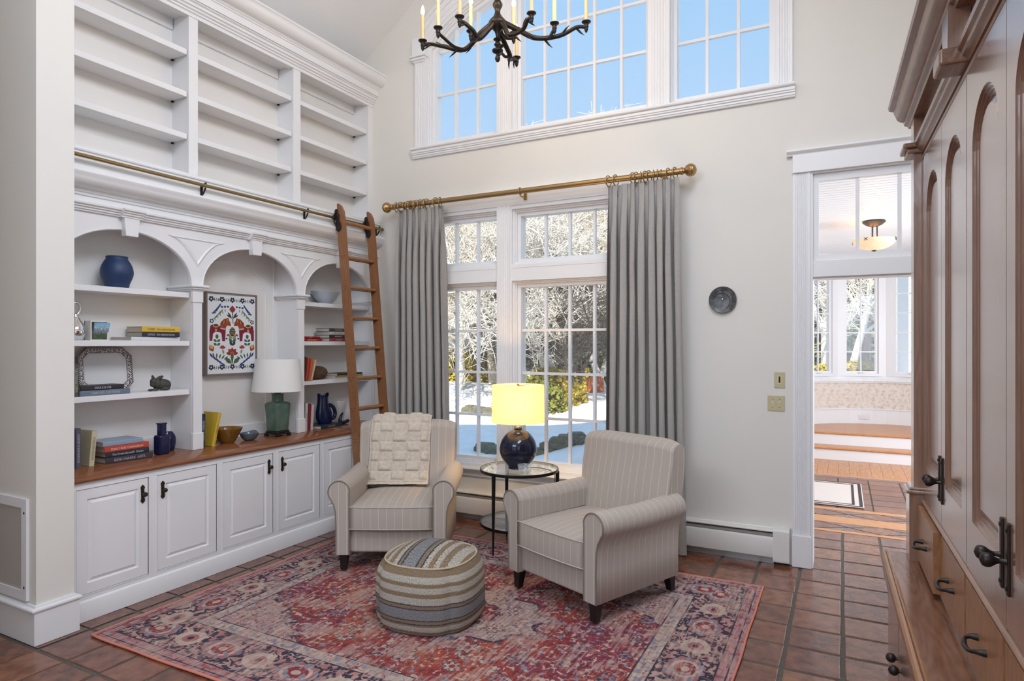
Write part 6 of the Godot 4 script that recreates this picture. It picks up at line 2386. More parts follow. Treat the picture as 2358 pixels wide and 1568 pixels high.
func window_dressing() -> void:
	curtain("grey pinch pleated curtain left of the window beside the bookcase", -3.757, -3.235, -3.745, -3.165, 7, [-3.775, -3.72, -3.63, -3.60, -3.565, -3.53, -3.49, -3.455, -3.42, -3.32, -3.275], 5)
	curtain("grey pinch pleated curtain right of the window behind the armchair", -1.668, -1.105, -1.69, -1.05, 8, [-1.66, -1.6, -1.46, -1.43, -1.395, -1.36, -1.33, -1.295, -1.265, -1.18, -1.13], 9)
	var r := thing("curtain_rod", "antique brass curtain rod with ridged ball finials over the window", "curtain rod")
	var mb := MB.new()
	mb.tube(PackedVector3Array([Vector3(-3.84, 2.907, -4.86), Vector3(-1.06, 2.907, -4.86)]), 0.0235, 16)
	obj("rod", mb, M.brass, r)
	for s in [[-3.84, -1.0], [-1.06, 1.0]]:
		mb = MB.new()
		lathe_at(mb, Vector3(s[0], 2.907, -4.86), [Vector2(0.0235, -0.03), Vector2(0.028, -0.026), Vector2(0.028, -0.012), Vector2(0.02, -0.004), Vector2(0.02, 0.004), Vector2(0.033, 0.012), Vector2(0.042, 0.022), Vector2(0.039, 0.026), Vector2(0.048, 0.034), Vector2(0.046, 0.038), Vector2(0.05, 0.046), Vector2(0.047, 0.05), Vector2(0.048, 0.058), Vector2(0.044, 0.062), Vector2(0.043, 0.07), Vector2(0.036, 0.075), Vector2(0.03, 0.083), Vector2(0.012, 0.09), Vector2(0, 0.092)], 24, Basis(Vector3(0, -s[1], 0), Vector3(s[1], 0, 0), Vector3(0, 0, 1)))
		obj("finial", mb, M.brass, r)
	for x in [-3.68, -2.452, -1.235]:
		mb = MB.new()
		mb.rbox(Vector3(x, 2.89, -4.9625), Vector3(0.03, 0.075, 0.012), 0.003)
		mb.rbox(Vector3(x, 2.868, -4.915), Vector3(0.016, 0.012, 0.1), 0.003)
		torus(mb, Vector3(x, 2.907, -4.86), 0.028, 0.006, Vector3(1, 0, 0), 18, 6)
		obj("bracket", mb, M.brass, r)

func heater(label: String, x0: float, x1: float, cap_r: bool) -> void:
	var h := thing("baseboard_heater", label, "heater", Vector3(0, 0, -5.0))
	var mb := MB.new()
	mb.t = along_x(Vector3(x1, 0, 0))
	var l := x1 - x0
	mb.prism(pts([0.0, 0.02, 0.004, 0.02, 0.004, 0.25, 0.055, 0.25, 0.062, 0.243, 0.062, 0.236, 0.056, 0.24, 0.008, 0.244, 0.0, 0.255]), 0.0, l)
	obj("back_plate", mb, M.heater, h)
	mb = MB.new()
	mb.t = along_x(Vector3(x1, 0, 0))
	mb.prism(pts([0.062, 0.058, 0.068, 0.055, 0.07, 0.062, 0.07, 0.186, 0.066, 0.196, 0.052, 0.2, 0.05, 0.196, 0.064, 0.188, 0.064, 0.064]), 0.0, l)
	obj("front_panel", mb, M.heater, h)
	mb = MB.new()
	mb.box(Vector3(x0, 0.202, 0.03), Vector3(x1, 0.222, 0.05))
	obj("damper", mb, mat(c8(150, 146, 138), 0.4), h)
	mb = MB.new()
	mb.box(Vector3(x0, 0.0, 0.006), Vector3(x1, 0.055, 0.03))
	mb.box(Vector3(x0, 0.1, 0.01), Vector3(x1, 0.17, 0.058))
	obj("fins", mb, mat(c8(176, 176, 174), 0.45, 0.6), h)
	for e in ([1] if cap_r else []):
		for q in [[x1 - 0.004, x1 + 0.07, 0.0], [x1 + 0.068, x1 + 0.105, 0.002]]:
			mb = MB.new()
			mb.t = along_x(Vector3(q[1], 0, 0))
			mb.prism(pts([0.0, 0.028, 0.074 - q[2], 0.028, 0.076 - q[2], 0.04, 0.074 - q[2], 0.19, 0.068 - q[2], 0.245, 0.06 - q[2], 0.262, 0.0, 0.265]), 0.0, q[1] - q[0], true, 10.0)
			obj("end_cap", mb, M.heater, h)

func wall_things() -> void:
	heater("white baseboard heater along the wall right of the curtain", -1.32, -0.44, true)
	heater("white baseboard heater under the window behind the glass table", -3.5, -1.45, false)
	var p := thing("wall_plaque", "round dark glazed ceramic disc hung on the wall by the doorway", "wall disc", Vector3(-0.801, 1.93, -5.0))
	var mb := MB.new()
	mb.t = Transform3D(Basis(Vector3(1, 0, 0), Vector3(0, 0, 1), Vector3(0, -1, 0)), Vector3(0, 0, 0.002))
	mb.lathe([Vector2(0, 0.012), Vector2(0.066, 0.012), Vector2(0.072, 0.016), Vector2(0.092, 0.02), Vector2(0.1, 0.026), Vector2(0.101, 0.02), Vector2(0.095, 0.0), Vector2(0, 0.0)], 40)
	obj("disc", mb, tri_mat(ramp_tex(401, 0.025, 4, [c8(54, 54, 54), c8(86, 88, 90), c8(104, 104, 106)], 128, 1.6), Vector3.ONE * 5, 0.35), p)
	mb = MB.new()
	torus(mb, Vector3(-0.01, -0.012, 0.0145), 0.062, 0.0025, Vector3(0, 0, 1), 32, 5)
	torus(mb, Vector3(0.0, 0.004, 0.016), 0.08, 0.003, Vector3(0, 0, 1), 36, 5)
	obj("swirl", mb, mat(c8(44, 44, 44), 0.4), p)
	mb = MB.new()
	ball(mb, Vector3(-0.002, 0.004, 0.017), Vector3(0.008, 0.008, 0.006), 12, 6)
	obj("boss", mb, M.chrome, p)
	var s := thing("dimmer_plate", "small upper almond wall plate with a slide dimmer by the doorway", "switch plate", Vector3(-0.405, 1.334, -5.0))
	mb = MB.new()
	mb.rbox(Vector3(0, 0, 0.003), Vector3(0.072, 0.115, 0.006), 0.003, 2)
	obj("plate", mb, M.almond, s)
	mb = MB.new()
	mb.rbox(Vector3(0, 0, 0.006), Vector3(0.033, 0.066, 0.004), 0.0015)
	obj("paddle", mb, mat(c8(210, 200, 160), 0.4), s)
	mb = MB.new()
	mb.rbox(Vector3(0, 0.004, 0.009), Vector3(0.011, 0.046, 0.004), 0.0015)
	obj("slider", mb, M.iron, s)
	s = thing("switch_plate", "wider lower almond wall plate with two toggle switches", "switch plate", Vector3(-0.428, 1.164, -5.0))
	mb = MB.new()
	mb.rbox(Vector3(0, 0, 0.003), Vector3(0.116, 0.113, 0.006), 0.003, 2)
	obj("plate", mb, M.almond, s)
	for x in [-0.023, 0.023]:
		mb = MB.new()
		mb.rbox(Vector3(x, 0.004, 0.011), Vector3(0.008, 0.014, 0.014), 0.002)
		mb.rbox(Vector3(x, 0, 0.006), Vector3(0.014, 0.03, 0.003), 0.001)
		var tg := obj("toggle", mb, M.ivory, s)
		mb = MB.new()
		for y in [-0.03, 0.03]:
			ball(mb, Vector3(x, y, 0.0065), Vector3(0.003, 0.003, 0.0015), 8, 4)
		obj("screw", mb, M.iron, tg)

func chandelier() -> void:
	var hub := Vector3(-2.072, 3.775, -3.769)
	var c := thing("chandelier", "dark bronze branch chandelier with candle lights hanging over the seats", "chandelier", hub)
	var mb := MB.new()
	mb.lathe(smooth_prof([Vector2(0, -0.27), Vector2(0.012, -0.262), Vector2(0.018, -0.24), Vector2(0.01, -0.215), Vector2(0.034, -0.2), Vector2(0.036, -0.185), Vector2(0.012, -0.17), Vector2(0.024, -0.15), Vector2(0.012, -0.13), Vector2(0.03, -0.115), Vector2(0.012, -0.1), Vector2(0.022, -0.06), Vector2(0.05, -0.03), Vector2(0.062, 0.0), Vector2(0.03, 0.04), Vector2(0.018, 0.08), Vector2(0.034, 0.12), Vector2(0.018, 0.16), Vector2(0.012, 0.3), Vector2(0.03, 0.34), Vector2(0.012, 0.38), Vector2(0.012, 0.5), Vector2(0, 0.505)], 3), 20, 60)
	obj("column", mb, M.iron, c)
	mb = MB.new()
	for k in 26:
		torus(mb, Vector3(0, 0.53 + 0.066 * k, 0), 0.024, 0.0045, Vector3(1, 0, 0) if k % 2 else Vector3(0, 0, 1), 12, 5)
	obj("chain", mb, M.iron, c)
	mb = MB.new()
	lathe_at(mb, Vector3(0, 2.24, 0), [Vector2(0, 0), Vector2(0.02, 0.0), Vector2(0.07, 0.03), Vector2(0.075, 0.06), Vector2(0, 0.065)], 20)
	obj("canopy", mb, M.iron, c)
	var cup := MB.new()
	cup.lathe([Vector2(0, -0.052), Vector2(0.006, -0.046), Vector2(0.013, -0.03), Vector2(0.012, -0.02), Vector2(0.016, -0.014), Vector2(0.014, 0.0), Vector2(0.02, 0.012), Vector2(0.03, 0.018), Vector2(0.031, 0.023), Vector2(0, 0.024)], 14)
	var cupm := cup.mesh()
	var can := MB.new()
	can.lathe([Vector2(0.0125, 0.022), Vector2(0.0115, 0.2), Vector2(0, 0.202)], 14)
	var canm := can.mesh()
	var bul := MB.new()
	bul.lathe(smooth_prof([Vector2(0, 0.2), Vector2(0.009, 0.204), Vector2(0.0135, 0.222), Vector2(0.01, 0.245), Vector2(0.003, 0.265), Vector2(0, 0.27)]), 12, 60)
	var bulm := bul.mesh()
	var wax := mat(c8(222, 200, 150), 0.55)
	wax.subsurf_scatter_enabled = true
	wax.subsurf_scatter_strength = 0.1
	var glow := mat(c8(255, 244, 224), 0.3)
	glow.emission_enabled = true
	glow.emission = c8(255, 226, 176)
	glow.emission_energy_multiplier = 6.0
	# each arm: end candle, then side branches that leave it part way
	var arms := [[Vector3(-0.511, -0.095, 0.149), [[0.4, Vector3(-0.313, -0.095, 0.252)], [0.25, Vector3(-0.144, -0.095, 0.111)]]],
		[Vector3(0.588, -0.095, -0.132), [[0.5, Vector3(0.397, -0.095, -0.052)]]],
		[Vector3(0.318, -0.095, 0.132), []],
		[Vector3(-0.05, -0.095, -0.381), [[0.15, Vector3(0.097, -0.095, -0.049)], [0.4, Vector3(-0.075, -0.095, -0.166)]]],
		[Vector3(-0.11, -0.095, 0.306), []]]
	for k in arms.size():
		var q: Array = arms[k]
		var e: Vector3 = q[0]
		var flat := Vector3(e.x, 0, e.z)
		var r := flat.length()
		var d := flat / r
		var s := d.cross(Vector3.UP)
		var line := spline([d * 0.03, d * r * 0.22 + Vector3.UP * -0.06, d * r * 0.45 + s * 0.025 + Vector3.UP * -0.15, d * r * 0.7 - s * 0.015 + Vector3.UP * -0.135, d * r * 0.9 + Vector3.UP * -0.1, e + Vector3.UP * -0.015], 5)
		var rr := []
		for i in line.size():
			rr.append(lerpf(0.02, 0.0105, i / float(line.size() - 1)))
		var g := MB.new()
		g.tube(line, rr, 10)
		for t in [[0.32, 1.0, -0.05], [0.5, -1.0, -0.06], [0.66, 1.0, 0.045], [0.8, -1.0, -0.05]]:
			var b: Vector3 = line[int(t[0] * (line.size() - 1))]
			g.tube(PackedVector3Array([b - d * 0.01, b + d * 0.02 + s * 0.016 * t[1] + Vector3.UP * t[2] * 0.6, b + d * 0.045 + s * 0.022 * t[1] + Vector3.UP * t[2]]), [0.009, 0.006, 0.001], 6)
		var arm := obj("arm", g, M.iron, c)
		put("candle_cup", cupm, M.iron, arm, Transform3D(Basis.IDENTITY, e))
		put("candle", canm, wax, arm, Transform3D(Basis.IDENTITY, e))
		put("flame_bulb", bulm, glow, arm, Transform3D(Basis.IDENTITY, e))
		for w in q[1]:
			var e2: Vector3 = w[1]
			var b: Vector3 = line[int(w[0] * (line.size() - 1))]
			g = MB.new()
			g.tube(spline([b, b.lerp(e2, 0.4) + Vector3.UP * -0.03, b.lerp(e2, 0.8) + Vector3.UP * -0.02, e2 + Vector3.UP * -0.015], 5), 0.0105, 8)
			var br := obj("branch", g, M.iron, c)
			put("candle_cup", cupm, M.iron, br, Transform3D(Basis.IDENTITY, e2))
			put("candle", canm, wax, br, Transform3D(Basis.IDENTITY, e2))
			put("flame_bulb", bulm, glow, br, Transform3D(Basis.IDENTITY, e2))
		lamp_light("chandelier_light_%d" % k, hub + e + Vector3.UP * 0.235, 0.09, 0.012, Color(1.0, 0.86, 0.64))

# ---------------------------------------------------------------- cherry hutch on the right
func arch_outline(z0: float, z1: float, y0: float, y1: float, rise: float, g: float) -> PackedVector2Array:
	var p := PackedVector2Array([Vector2(z0 + g, y0 + g), Vector2(z1 - g, y0 + g)])
	var c := (z0 + z1) / 2
	for k in 17:
		var a := PI * k / 16.0
		p.append(Vector2(c + ((z1 - z0) / 2 - g) * cos(a), y1 - rise + (rise - g) * sin(a)))
	return p

func wall_hutch() -> void:
	var h := thing("wood_hutch", "tall cherry wood hutch with arched doors and a row of drawers", "hutch", Vector3(0.28, 0, -2.93), 1.2)
	var mb := MB.new()
	mb.box(Vector3(-0.105, 0.0, -0.07), Vector3(0.54, 0.708, 1.78))
	obj("lower_body", mb, M.dark_cherry, h)
	for k in 4:
		var z0 := 0.03 + 0.415 * k
		mb = MB.new()
		mb.rbox(Vector3(-0.11, 0.38, z0 + 0.2), Vector3(0.022, 0.6, 0.39), 0.004)
		var ld := obj("lower_door", mb, M.cherry, h)
		mb = MB.new()
		ball(mb, Vector3(-0.14, 0.52, z0 + (0.36 if k % 2 == 0 else 0.04)), Vector3(0.016, 0.016, 0.016), 12, 8)
		mb.tube(PackedVector3Array([Vector3(-0.12, 0.52, z0 + (0.36 if k % 2 == 0 else 0.04)), Vector3(-0.135, 0.52, z0 + (0.36 if k % 2 == 0 else 0.04))]), 0.006, 8)
		obj("knob", mb, M.iron, ld)
	mb = MB.new()
	mb.box(Vector3(-0.118, 0.716, -0.1), Vector3(0.54, 0.75, 1.8))
	obj("desk_top", mb, M.walnut, h)
	mb = MB.new()
	mb.prism(pts([-0.112, 0.706, -0.122, 0.706, -0.126, 0.714, -0.134, 0.72, -0.138, 0.732, -0.136, 0.744, -0.13, 0.7505, -0.122, 0.7515, -0.118, 0.748, -0.113, 0.7515, -0.108, 0.7505, -0.108, 0.72]), -0.1, 1.8, true, 30.0)
	obj("desk_edge", mb, M.gold_edge, h)
	mb = MB.new()
	mb.box(Vector3(0.022, 0.75, -0.08), Vector3(0.54, 2.6, 1.79))
	obj("upper_body", mb, M.dark_cherry, h)
	# face frame
	mb = MB.new()
	for z in [[0.0, 0.03], [0.43, 0.445], [0.845, 0.86], [1.26, 1.275], [1.675, 1.7]]:
		mb.box(Vector3(0.001, 0.75, z[0]), Vector3(0.024, 1.0, z[1]))
	mb.box(Vector3(0.001, 0.75, 0.0), Vector3(0.024, 0.768, 1.7))
	mb.box(Vector3(0.001, 0.98, 0.0), Vector3(0.024, 1.006, 1.7))
	mb.box(Vector3(0.001, 1.0, 0.0), Vector3(0.024, 2.345, 0.028))
	mb.box(Vector3(0.001, 1.0, 1.677), Vector3(0.024, 2.345, 1.7))
	mb.box(Vector3(0.001, 2.332, 0.0), Vector3(0.024, 2.5, 1.7))
	obj("face_frame", mb, M.cherry, h)
	mb = MB.new()
	mb.prism(pts([0.01, 0.982, -0.004, 0.982, -0.008, 0.988, -0.004, 0.994, 0.01, 0.996]), 0.0, 1.7, true, 50)
	obj("bead_rail", mb, M.cherry_h, h)
	# drawers
	for k in 4:
		var z0 := 0.032 + 0.415 * k
		var out := 0.022 if k == 0 else 0.004
		mb = MB.new()
		mb.rbox(Vector3(-out + 0.01, 0.874, z0 + 0.198), Vector3(0.022, 0.204, 0.394), 0.002)
		var dr := obj("drawer", mb, M.drawer, h)
		mb = MB.new()
		var zc := z0 + 0.198
		var xo := -out - 0.001
		mb.tube(spline([Vector3(xo, 0.876, zc - 0.046), Vector3(xo - 0.018, 0.876, zc - 0.045), Vector3(xo - 0.03, 0.872, zc - 0.034), Vector3(xo - 0.034, 0.868, zc), Vector3(xo - 0.03, 0.872, zc + 0.034), Vector3(xo - 0.018, 0.876, zc + 0.045), Vector3(xo, 0.876, zc + 0.046)], 4), [0.009, 0.0085, 0.008, 0.007, 0.006, 0.0055, 0.005, 0.005, 0.005, 0.0055, 0.006, 0.006, 0.006, 0.006, 0.006, 0.0055, 0.005, 0.005, 0.005, 0.0055, 0.006, 0.007, 0.008, 0.0085, 0.009], 8)
		obj("pull", mb, M.iron, dr)
	# doors with arched sunk panels
	for k in 4:
		var z0 := 0.031 + 0.415 * k
		var z1 := z0 + 0.408 + (0.003 if k % 2 == 0 else 0.0)
		var y0 := 1.01
		var y1 := 2.328
		var a0 := z0 + 0.068
		var a1 := z1 - 0.068
		var ya := 1.14
		var yb := 2.215
		var rise := 0.12
		mb = MB.new()
		mb.t = face_x()
		mb.prism(pts([z0, y0, a0, y0, a0, yb - rise, z0, yb - rise]), -0.02, 0.002)
		mb.prism(pts([a1, y0, z1, y0, z1, yb - rise, a1, yb - rise]), -0.02, 0.002)
		mb.prism(pts([a0, y0, a1, y0, a1, ya, a0, ya]), -0.02, 0.002)
		var tp := PackedVector2Array([Vector2(z0, yb - rise), Vector2(z0, y1), Vector2(z1, y1), Vector2(z1, yb - rise)])
		tp.append_array(arc((a0 + a1) / 2, yb - rise, (a1 - a0) / 2, rise, 0, 180, 16))
		mb.prism(tp, -0.02, 0.002)
		var d := obj("door", mb, M.cherry, h)
		mb = MB.new()
		mb.t = face_x()
		mb.ring(arch_outline(a0, a1, ya, yb, rise, 0.0), arch_outline(a0, a1, ya, yb, rise, 0.008), -0.004, -0.02)
		mb.ring(arch_outline(a0, a1, ya, yb, rise, 0.008), arch_outline(a0, a1, ya, yb, rise, 0.016), -0.009, -0.02)
		mb.ring(arch_outline(a0, a1, ya, yb, rise, 0.016), arch_outline(a0, a1, ya, yb, rise, 0.024), -0.014, -0.02)
		obj("sticking", mb, M.cherry, d)
		mb = MB.new()
		mb.t = face_x()
		var o := arch_outline(a0, a1, ya, yb, rise, 0.022)
		var i := arch_outline(a0, a1, ya, yb, rise, 0.045)
		for q in o.size():
			var q2 := (q + 1) % o.size()
			mb.quad(Vector3(o[q].x, o[q].y, -0.018), Vector3(o[q2].x, o[q2].y, -0.018), Vector3(i[q2].x, i[q2].y, -0.007), Vector3(i[q].x, i[q].y, -0.007))
		mb.prism(i, -0.02, -0.007)
		obj("panel", mb, M.cherry, d)
		# iron strip with a ball knob on the meeting stile
		var zk := z1 - 0.024 if k % 2 == 0 else z0 + 0.024
		mb = MB.new()
		mb.rbox(Vector3(-0.004, 1.155, zk), Vector3(0.007, 0.15, 0.018), 0.003)
		for y in [1.095, 1.215]:
			mb.rbox(Vector3(-0.008, y, zk), Vector3(0.004, 0.01, 0.01), 0.002)
		obj("knob_plate", mb, M.iron, d)
		mb = MB.new()
		lathe_at(mb, Vector3(-0.006, 1.15, zk), smooth_prof([Vector2(0.007, 0.0), Vector2(0.005, 0.012), Vector2(0.008, 0.02), Vector2(0.0145, 0.03), Vector2(0.013, 0.042), Vector2(0.0, 0.048)]), 16, Basis(Vector3(0, 0, 1), Vector3(-1, 0, 0), Vector3(0, -1, 0)))
		obj("knob", mb, M.iron, d)
	# end pilasters
	for q in [[-0.085, 0.0], [1.7, 1.79]]:
		mb = MB.new()
		mb.box(Vector3(-0.032, 0.75, q[0]), Vector3(0.03, 2.5, q[1]))
		var pi := obj("pilaster", mb, M.cherry, h)
		mb = MB.new()
		mb.box(Vector3(-0.048, 0.751, q[0] - 0.012), Vector3(0.03, 1.015, q[1] + 0.012))
		mb.rbox(Vector3(-0.012, 1.022, (q[0] + q[1]) / 2), Vector3(0.094, 0.014, q[1] - q[0] + 0.05), 0.005, 2)
		mb.rbox(Vector3(-0.01, 1.034, (q[0] + q[1]) / 2), Vector3(0.075, 0.012, q[1] - q[0] + 0.034), 0.005, 2)
		obj("pilaster_base", mb, M.cherry, pi)
		mb = MB.new()
		mb.rbox(Vector3(-0.02, 2.352, (q[0] + q[1]) / 2), Vector3(0.07, 0.02, q[1] - q[0] + 0.03), 0.006, 2)
		mb.rbox(Vector3(-0.024, 2.372, (q[0] + q[1]) / 2), Vector3(0.09, 0.02, q[1] - q[0] + 0.05), 0.006, 2)
		obj("pilaster_cap", mb, M.cherry_h, pi)
	mb = MB.new()
	mb.prism(pts([0.01, 2.34, -0.006, 2.34, -0.01, 2.35, -0.02, 2.356, -0.022, 2.366, -0.03, 2.372, -0.032, 2.384, 0.01, 2.384]), 0.0, 1.7, true, 40)
	obj("middle_moulding", mb, M.cherry_h, h)
	mb = MB.new()
	mb.prism(pts([0.01, 2.318, -0.003, 2.32, -0.006, 2.326, -0.003, 2.332, 0.01, 2.334]), 0.0, 1.7, true, 50)
	obj("bead_rail", mb, M.cherry_h, h)
	mb = MB.new()
	mb.t = face_x()
	mb.prism(pts([0.852 - 0.035, 2.345, 0.852 + 0.035, 2.345, 0.852 + 0.055, 2.52, 0.852 - 0.055, 2.52]), 0.0, 0.05)
	obj("keystone", mb, M.cherry, h)
	mb = MB.new()
	mb.rbox(Vector3(-0.026, 2.362, 0.852), Vector3(0.09, 0.045, 0.11), 0.008, 2)
	obj("keystone_cap", mb, M.cherry_h, h)
	mb = MB.new()
	var cr := pts([0.03, 2.485, -0.034, 2.485, -0.038, 2.494, -0.05, 2.499, -0.052, 2.508])
	cr.append_array(arc(-0.052, 2.55, 0.03, 0.036, 270, 190, 6))
	cr.append_array(pts([-0.086, 2.552, -0.088, 2.562, -0.104, 2.568, -0.108, 2.58, -0.104, 2.592, 0.03, 2.6]))
	mb.prism(cr, -0.15, 1.85, true, 35)
	obj("crown", mb, M.cherry_h, h)

# ---------------------------------------------------------------- garden
func branch(mb: MB, a: Vector3, d: Vector3, l: float, r: float, lev: int, up: float) -> void:
	var k = [7, 5, 4, 3, 3][lev]
	var sides = [8, 6, 4, 3, 3][lev]
	var p := PackedVector3Array([a])
	var rr := [r]
	var q := a
	var dir := d
	for i in k - 1:
		dir = (dir + Vector3(rng.randf_range(-1, 1), rng.randf_range(-0.6, 1.0) * up, rng.randf_range(-1, 1)) * 0.2).normalized()
		q += dir * l / (k - 1)
		p.append(q)
		rr.append(lerpf(r, r * 0.45, float(i + 1) / (k - 1)))
	mb.tube(p, rr, sides, false)
	if lev >= 4:
		return
	var n: int = [8, 7, 6, 6][lev]
	for i in n:
		var f := lerpf(0.3 if lev == 0 else 0.22, 1.0, (i + rng.randf() * 0.6) / n)
		var s := int(f * (k - 1))
		s = mini(s, k - 2)
		var base := p[s].lerp(p[s + 1], f * (k - 1) - s)
		var ax := (p[s + 1] - p[s]).normalized()
		var side := ax.cross(Vector3(rng.randf_range(-1, 1), rng.randf_range(-1, 1), rng.randf_range(-1, 1))).normalized()
		var nd := (ax * rng.randf_range(0.35, 0.8) + side * rng.randf_range(0.7, 1.0) + Vector3.UP * 0.2 * up).normalized()
		branch(mb, base, nd, l * rng.randf_range(0.42, 0.62), maxf(r * 0.42, 0.0085), lev + 1, up)

func tree_mesh(s: int, h: float, stems: int) -> ArrayMesh:
	rng.seed = s
	var mb := MB.new()
	for k in stems:
		var a := TAU * k / stems + rng.randf()
		var lean := 0.12 if stems == 1 else 0.42
		branch(mb, Vector3(cos(a), 0, sin(a)) * 0.12 * (stems - 1), Vector3(cos(a) * lean, 1, sin(a) * lean).normalized(), h * rng.randf_range(0.75, 0.95), 0.13 if stems == 1 else 0.085, 0, 0.7)
	return mb.mesh()

func conifer_mesh(s: int, h: float, w: float, n: int) -> ArrayMesh:
	rng.seed = s
	var mb := MB.new()
	for k in n:
		var f := pow(rng.randf(), 0.75)
		var y := h * (1.0 - f)
		var a := rng.randf() * TAU
		var rad := w * (0.12 + 0.88 * f) * sqrt(rng.randf_range(0.25, 1.0))
		var c := Vector3(cos(a) * rad, y + 0.2 - rad * 0.12, sin(a) * rad)
		var out := Vector3(cos(a), -0.35, sin(a)).normalized()
		var sd := out.cross(Vector3.UP).normalized()
		var l := rng.randf_range(0.3, 0.6)
		var ww := rng.randf_range(0.08, 0.17)
		mb.quad(c - sd * ww, c + out * l * 0.5 - Vector3.UP * rng.randf_range(0, 0.1), c + sd * ww, c - out * l * 0.5)
	return mb.mesh()

func shrub_mesh(s: int, n: int) -> ArrayMesh:
	rng.seed = s
	var mb := MB.new()
	for k in n:
		var d := Vector3(rng.randfn(), absf(rng.randfn()) * 0.9, rng.randfn()).normalized() * pow(rng.randf_range(0.15, 1.0), 0.4)
		var c := Vector3(d.x, d.y * 0.95 + 0.03, d.z)
		var a := Vector3(rng.randfn(), rng.randfn(), rng.randfn()).normalized()
		var b := a.cross(Vector3(rng.randfn(), rng.randfn(), rng.randfn())).normalized()
		var l := rng.randf_range(0.05, 0.11)
		mb.quad(c - a * l, c - b * l * 0.45, c + a * l, c + b * l * 0.45)
	return mb.mesh()

func from_view(u: float, depth: float, y := 0.0) -> Vector3:
	# a place in the garden, given as a bearing from the room and a distance
	var lat := (u - 1179.0) / 1461.0 * depth
	var a := deg_to_rad(27.5)
	return Vector3(lat * cos(a) - depth * sin(a), y, -lat * sin(a) - depth * cos(a))

func ground_y(x: float, z: float) -> float:
	var y := -0.12 + 0.35 * smoothstep(-8.0, -22.0, z)
	for m in [[-8.6, -13.2, 2.4, 0.62], [-6.2, -9.6, 1.6, 0.3], [-2.55, -7.7, 1.25, 0.5], [-1.6, -8.9, 1.3, 0.45], [-4.9, -14.5, 2.2, 0.32], [-3.2, -11.6, 1.8, 0.22], [-10.5, -18.0, 3.0, 0.4]]:
		var d = Vector2(x - m[0], z - m[1]).length() / m[2]
		y += m[3] * exp(-d * d)
	return y

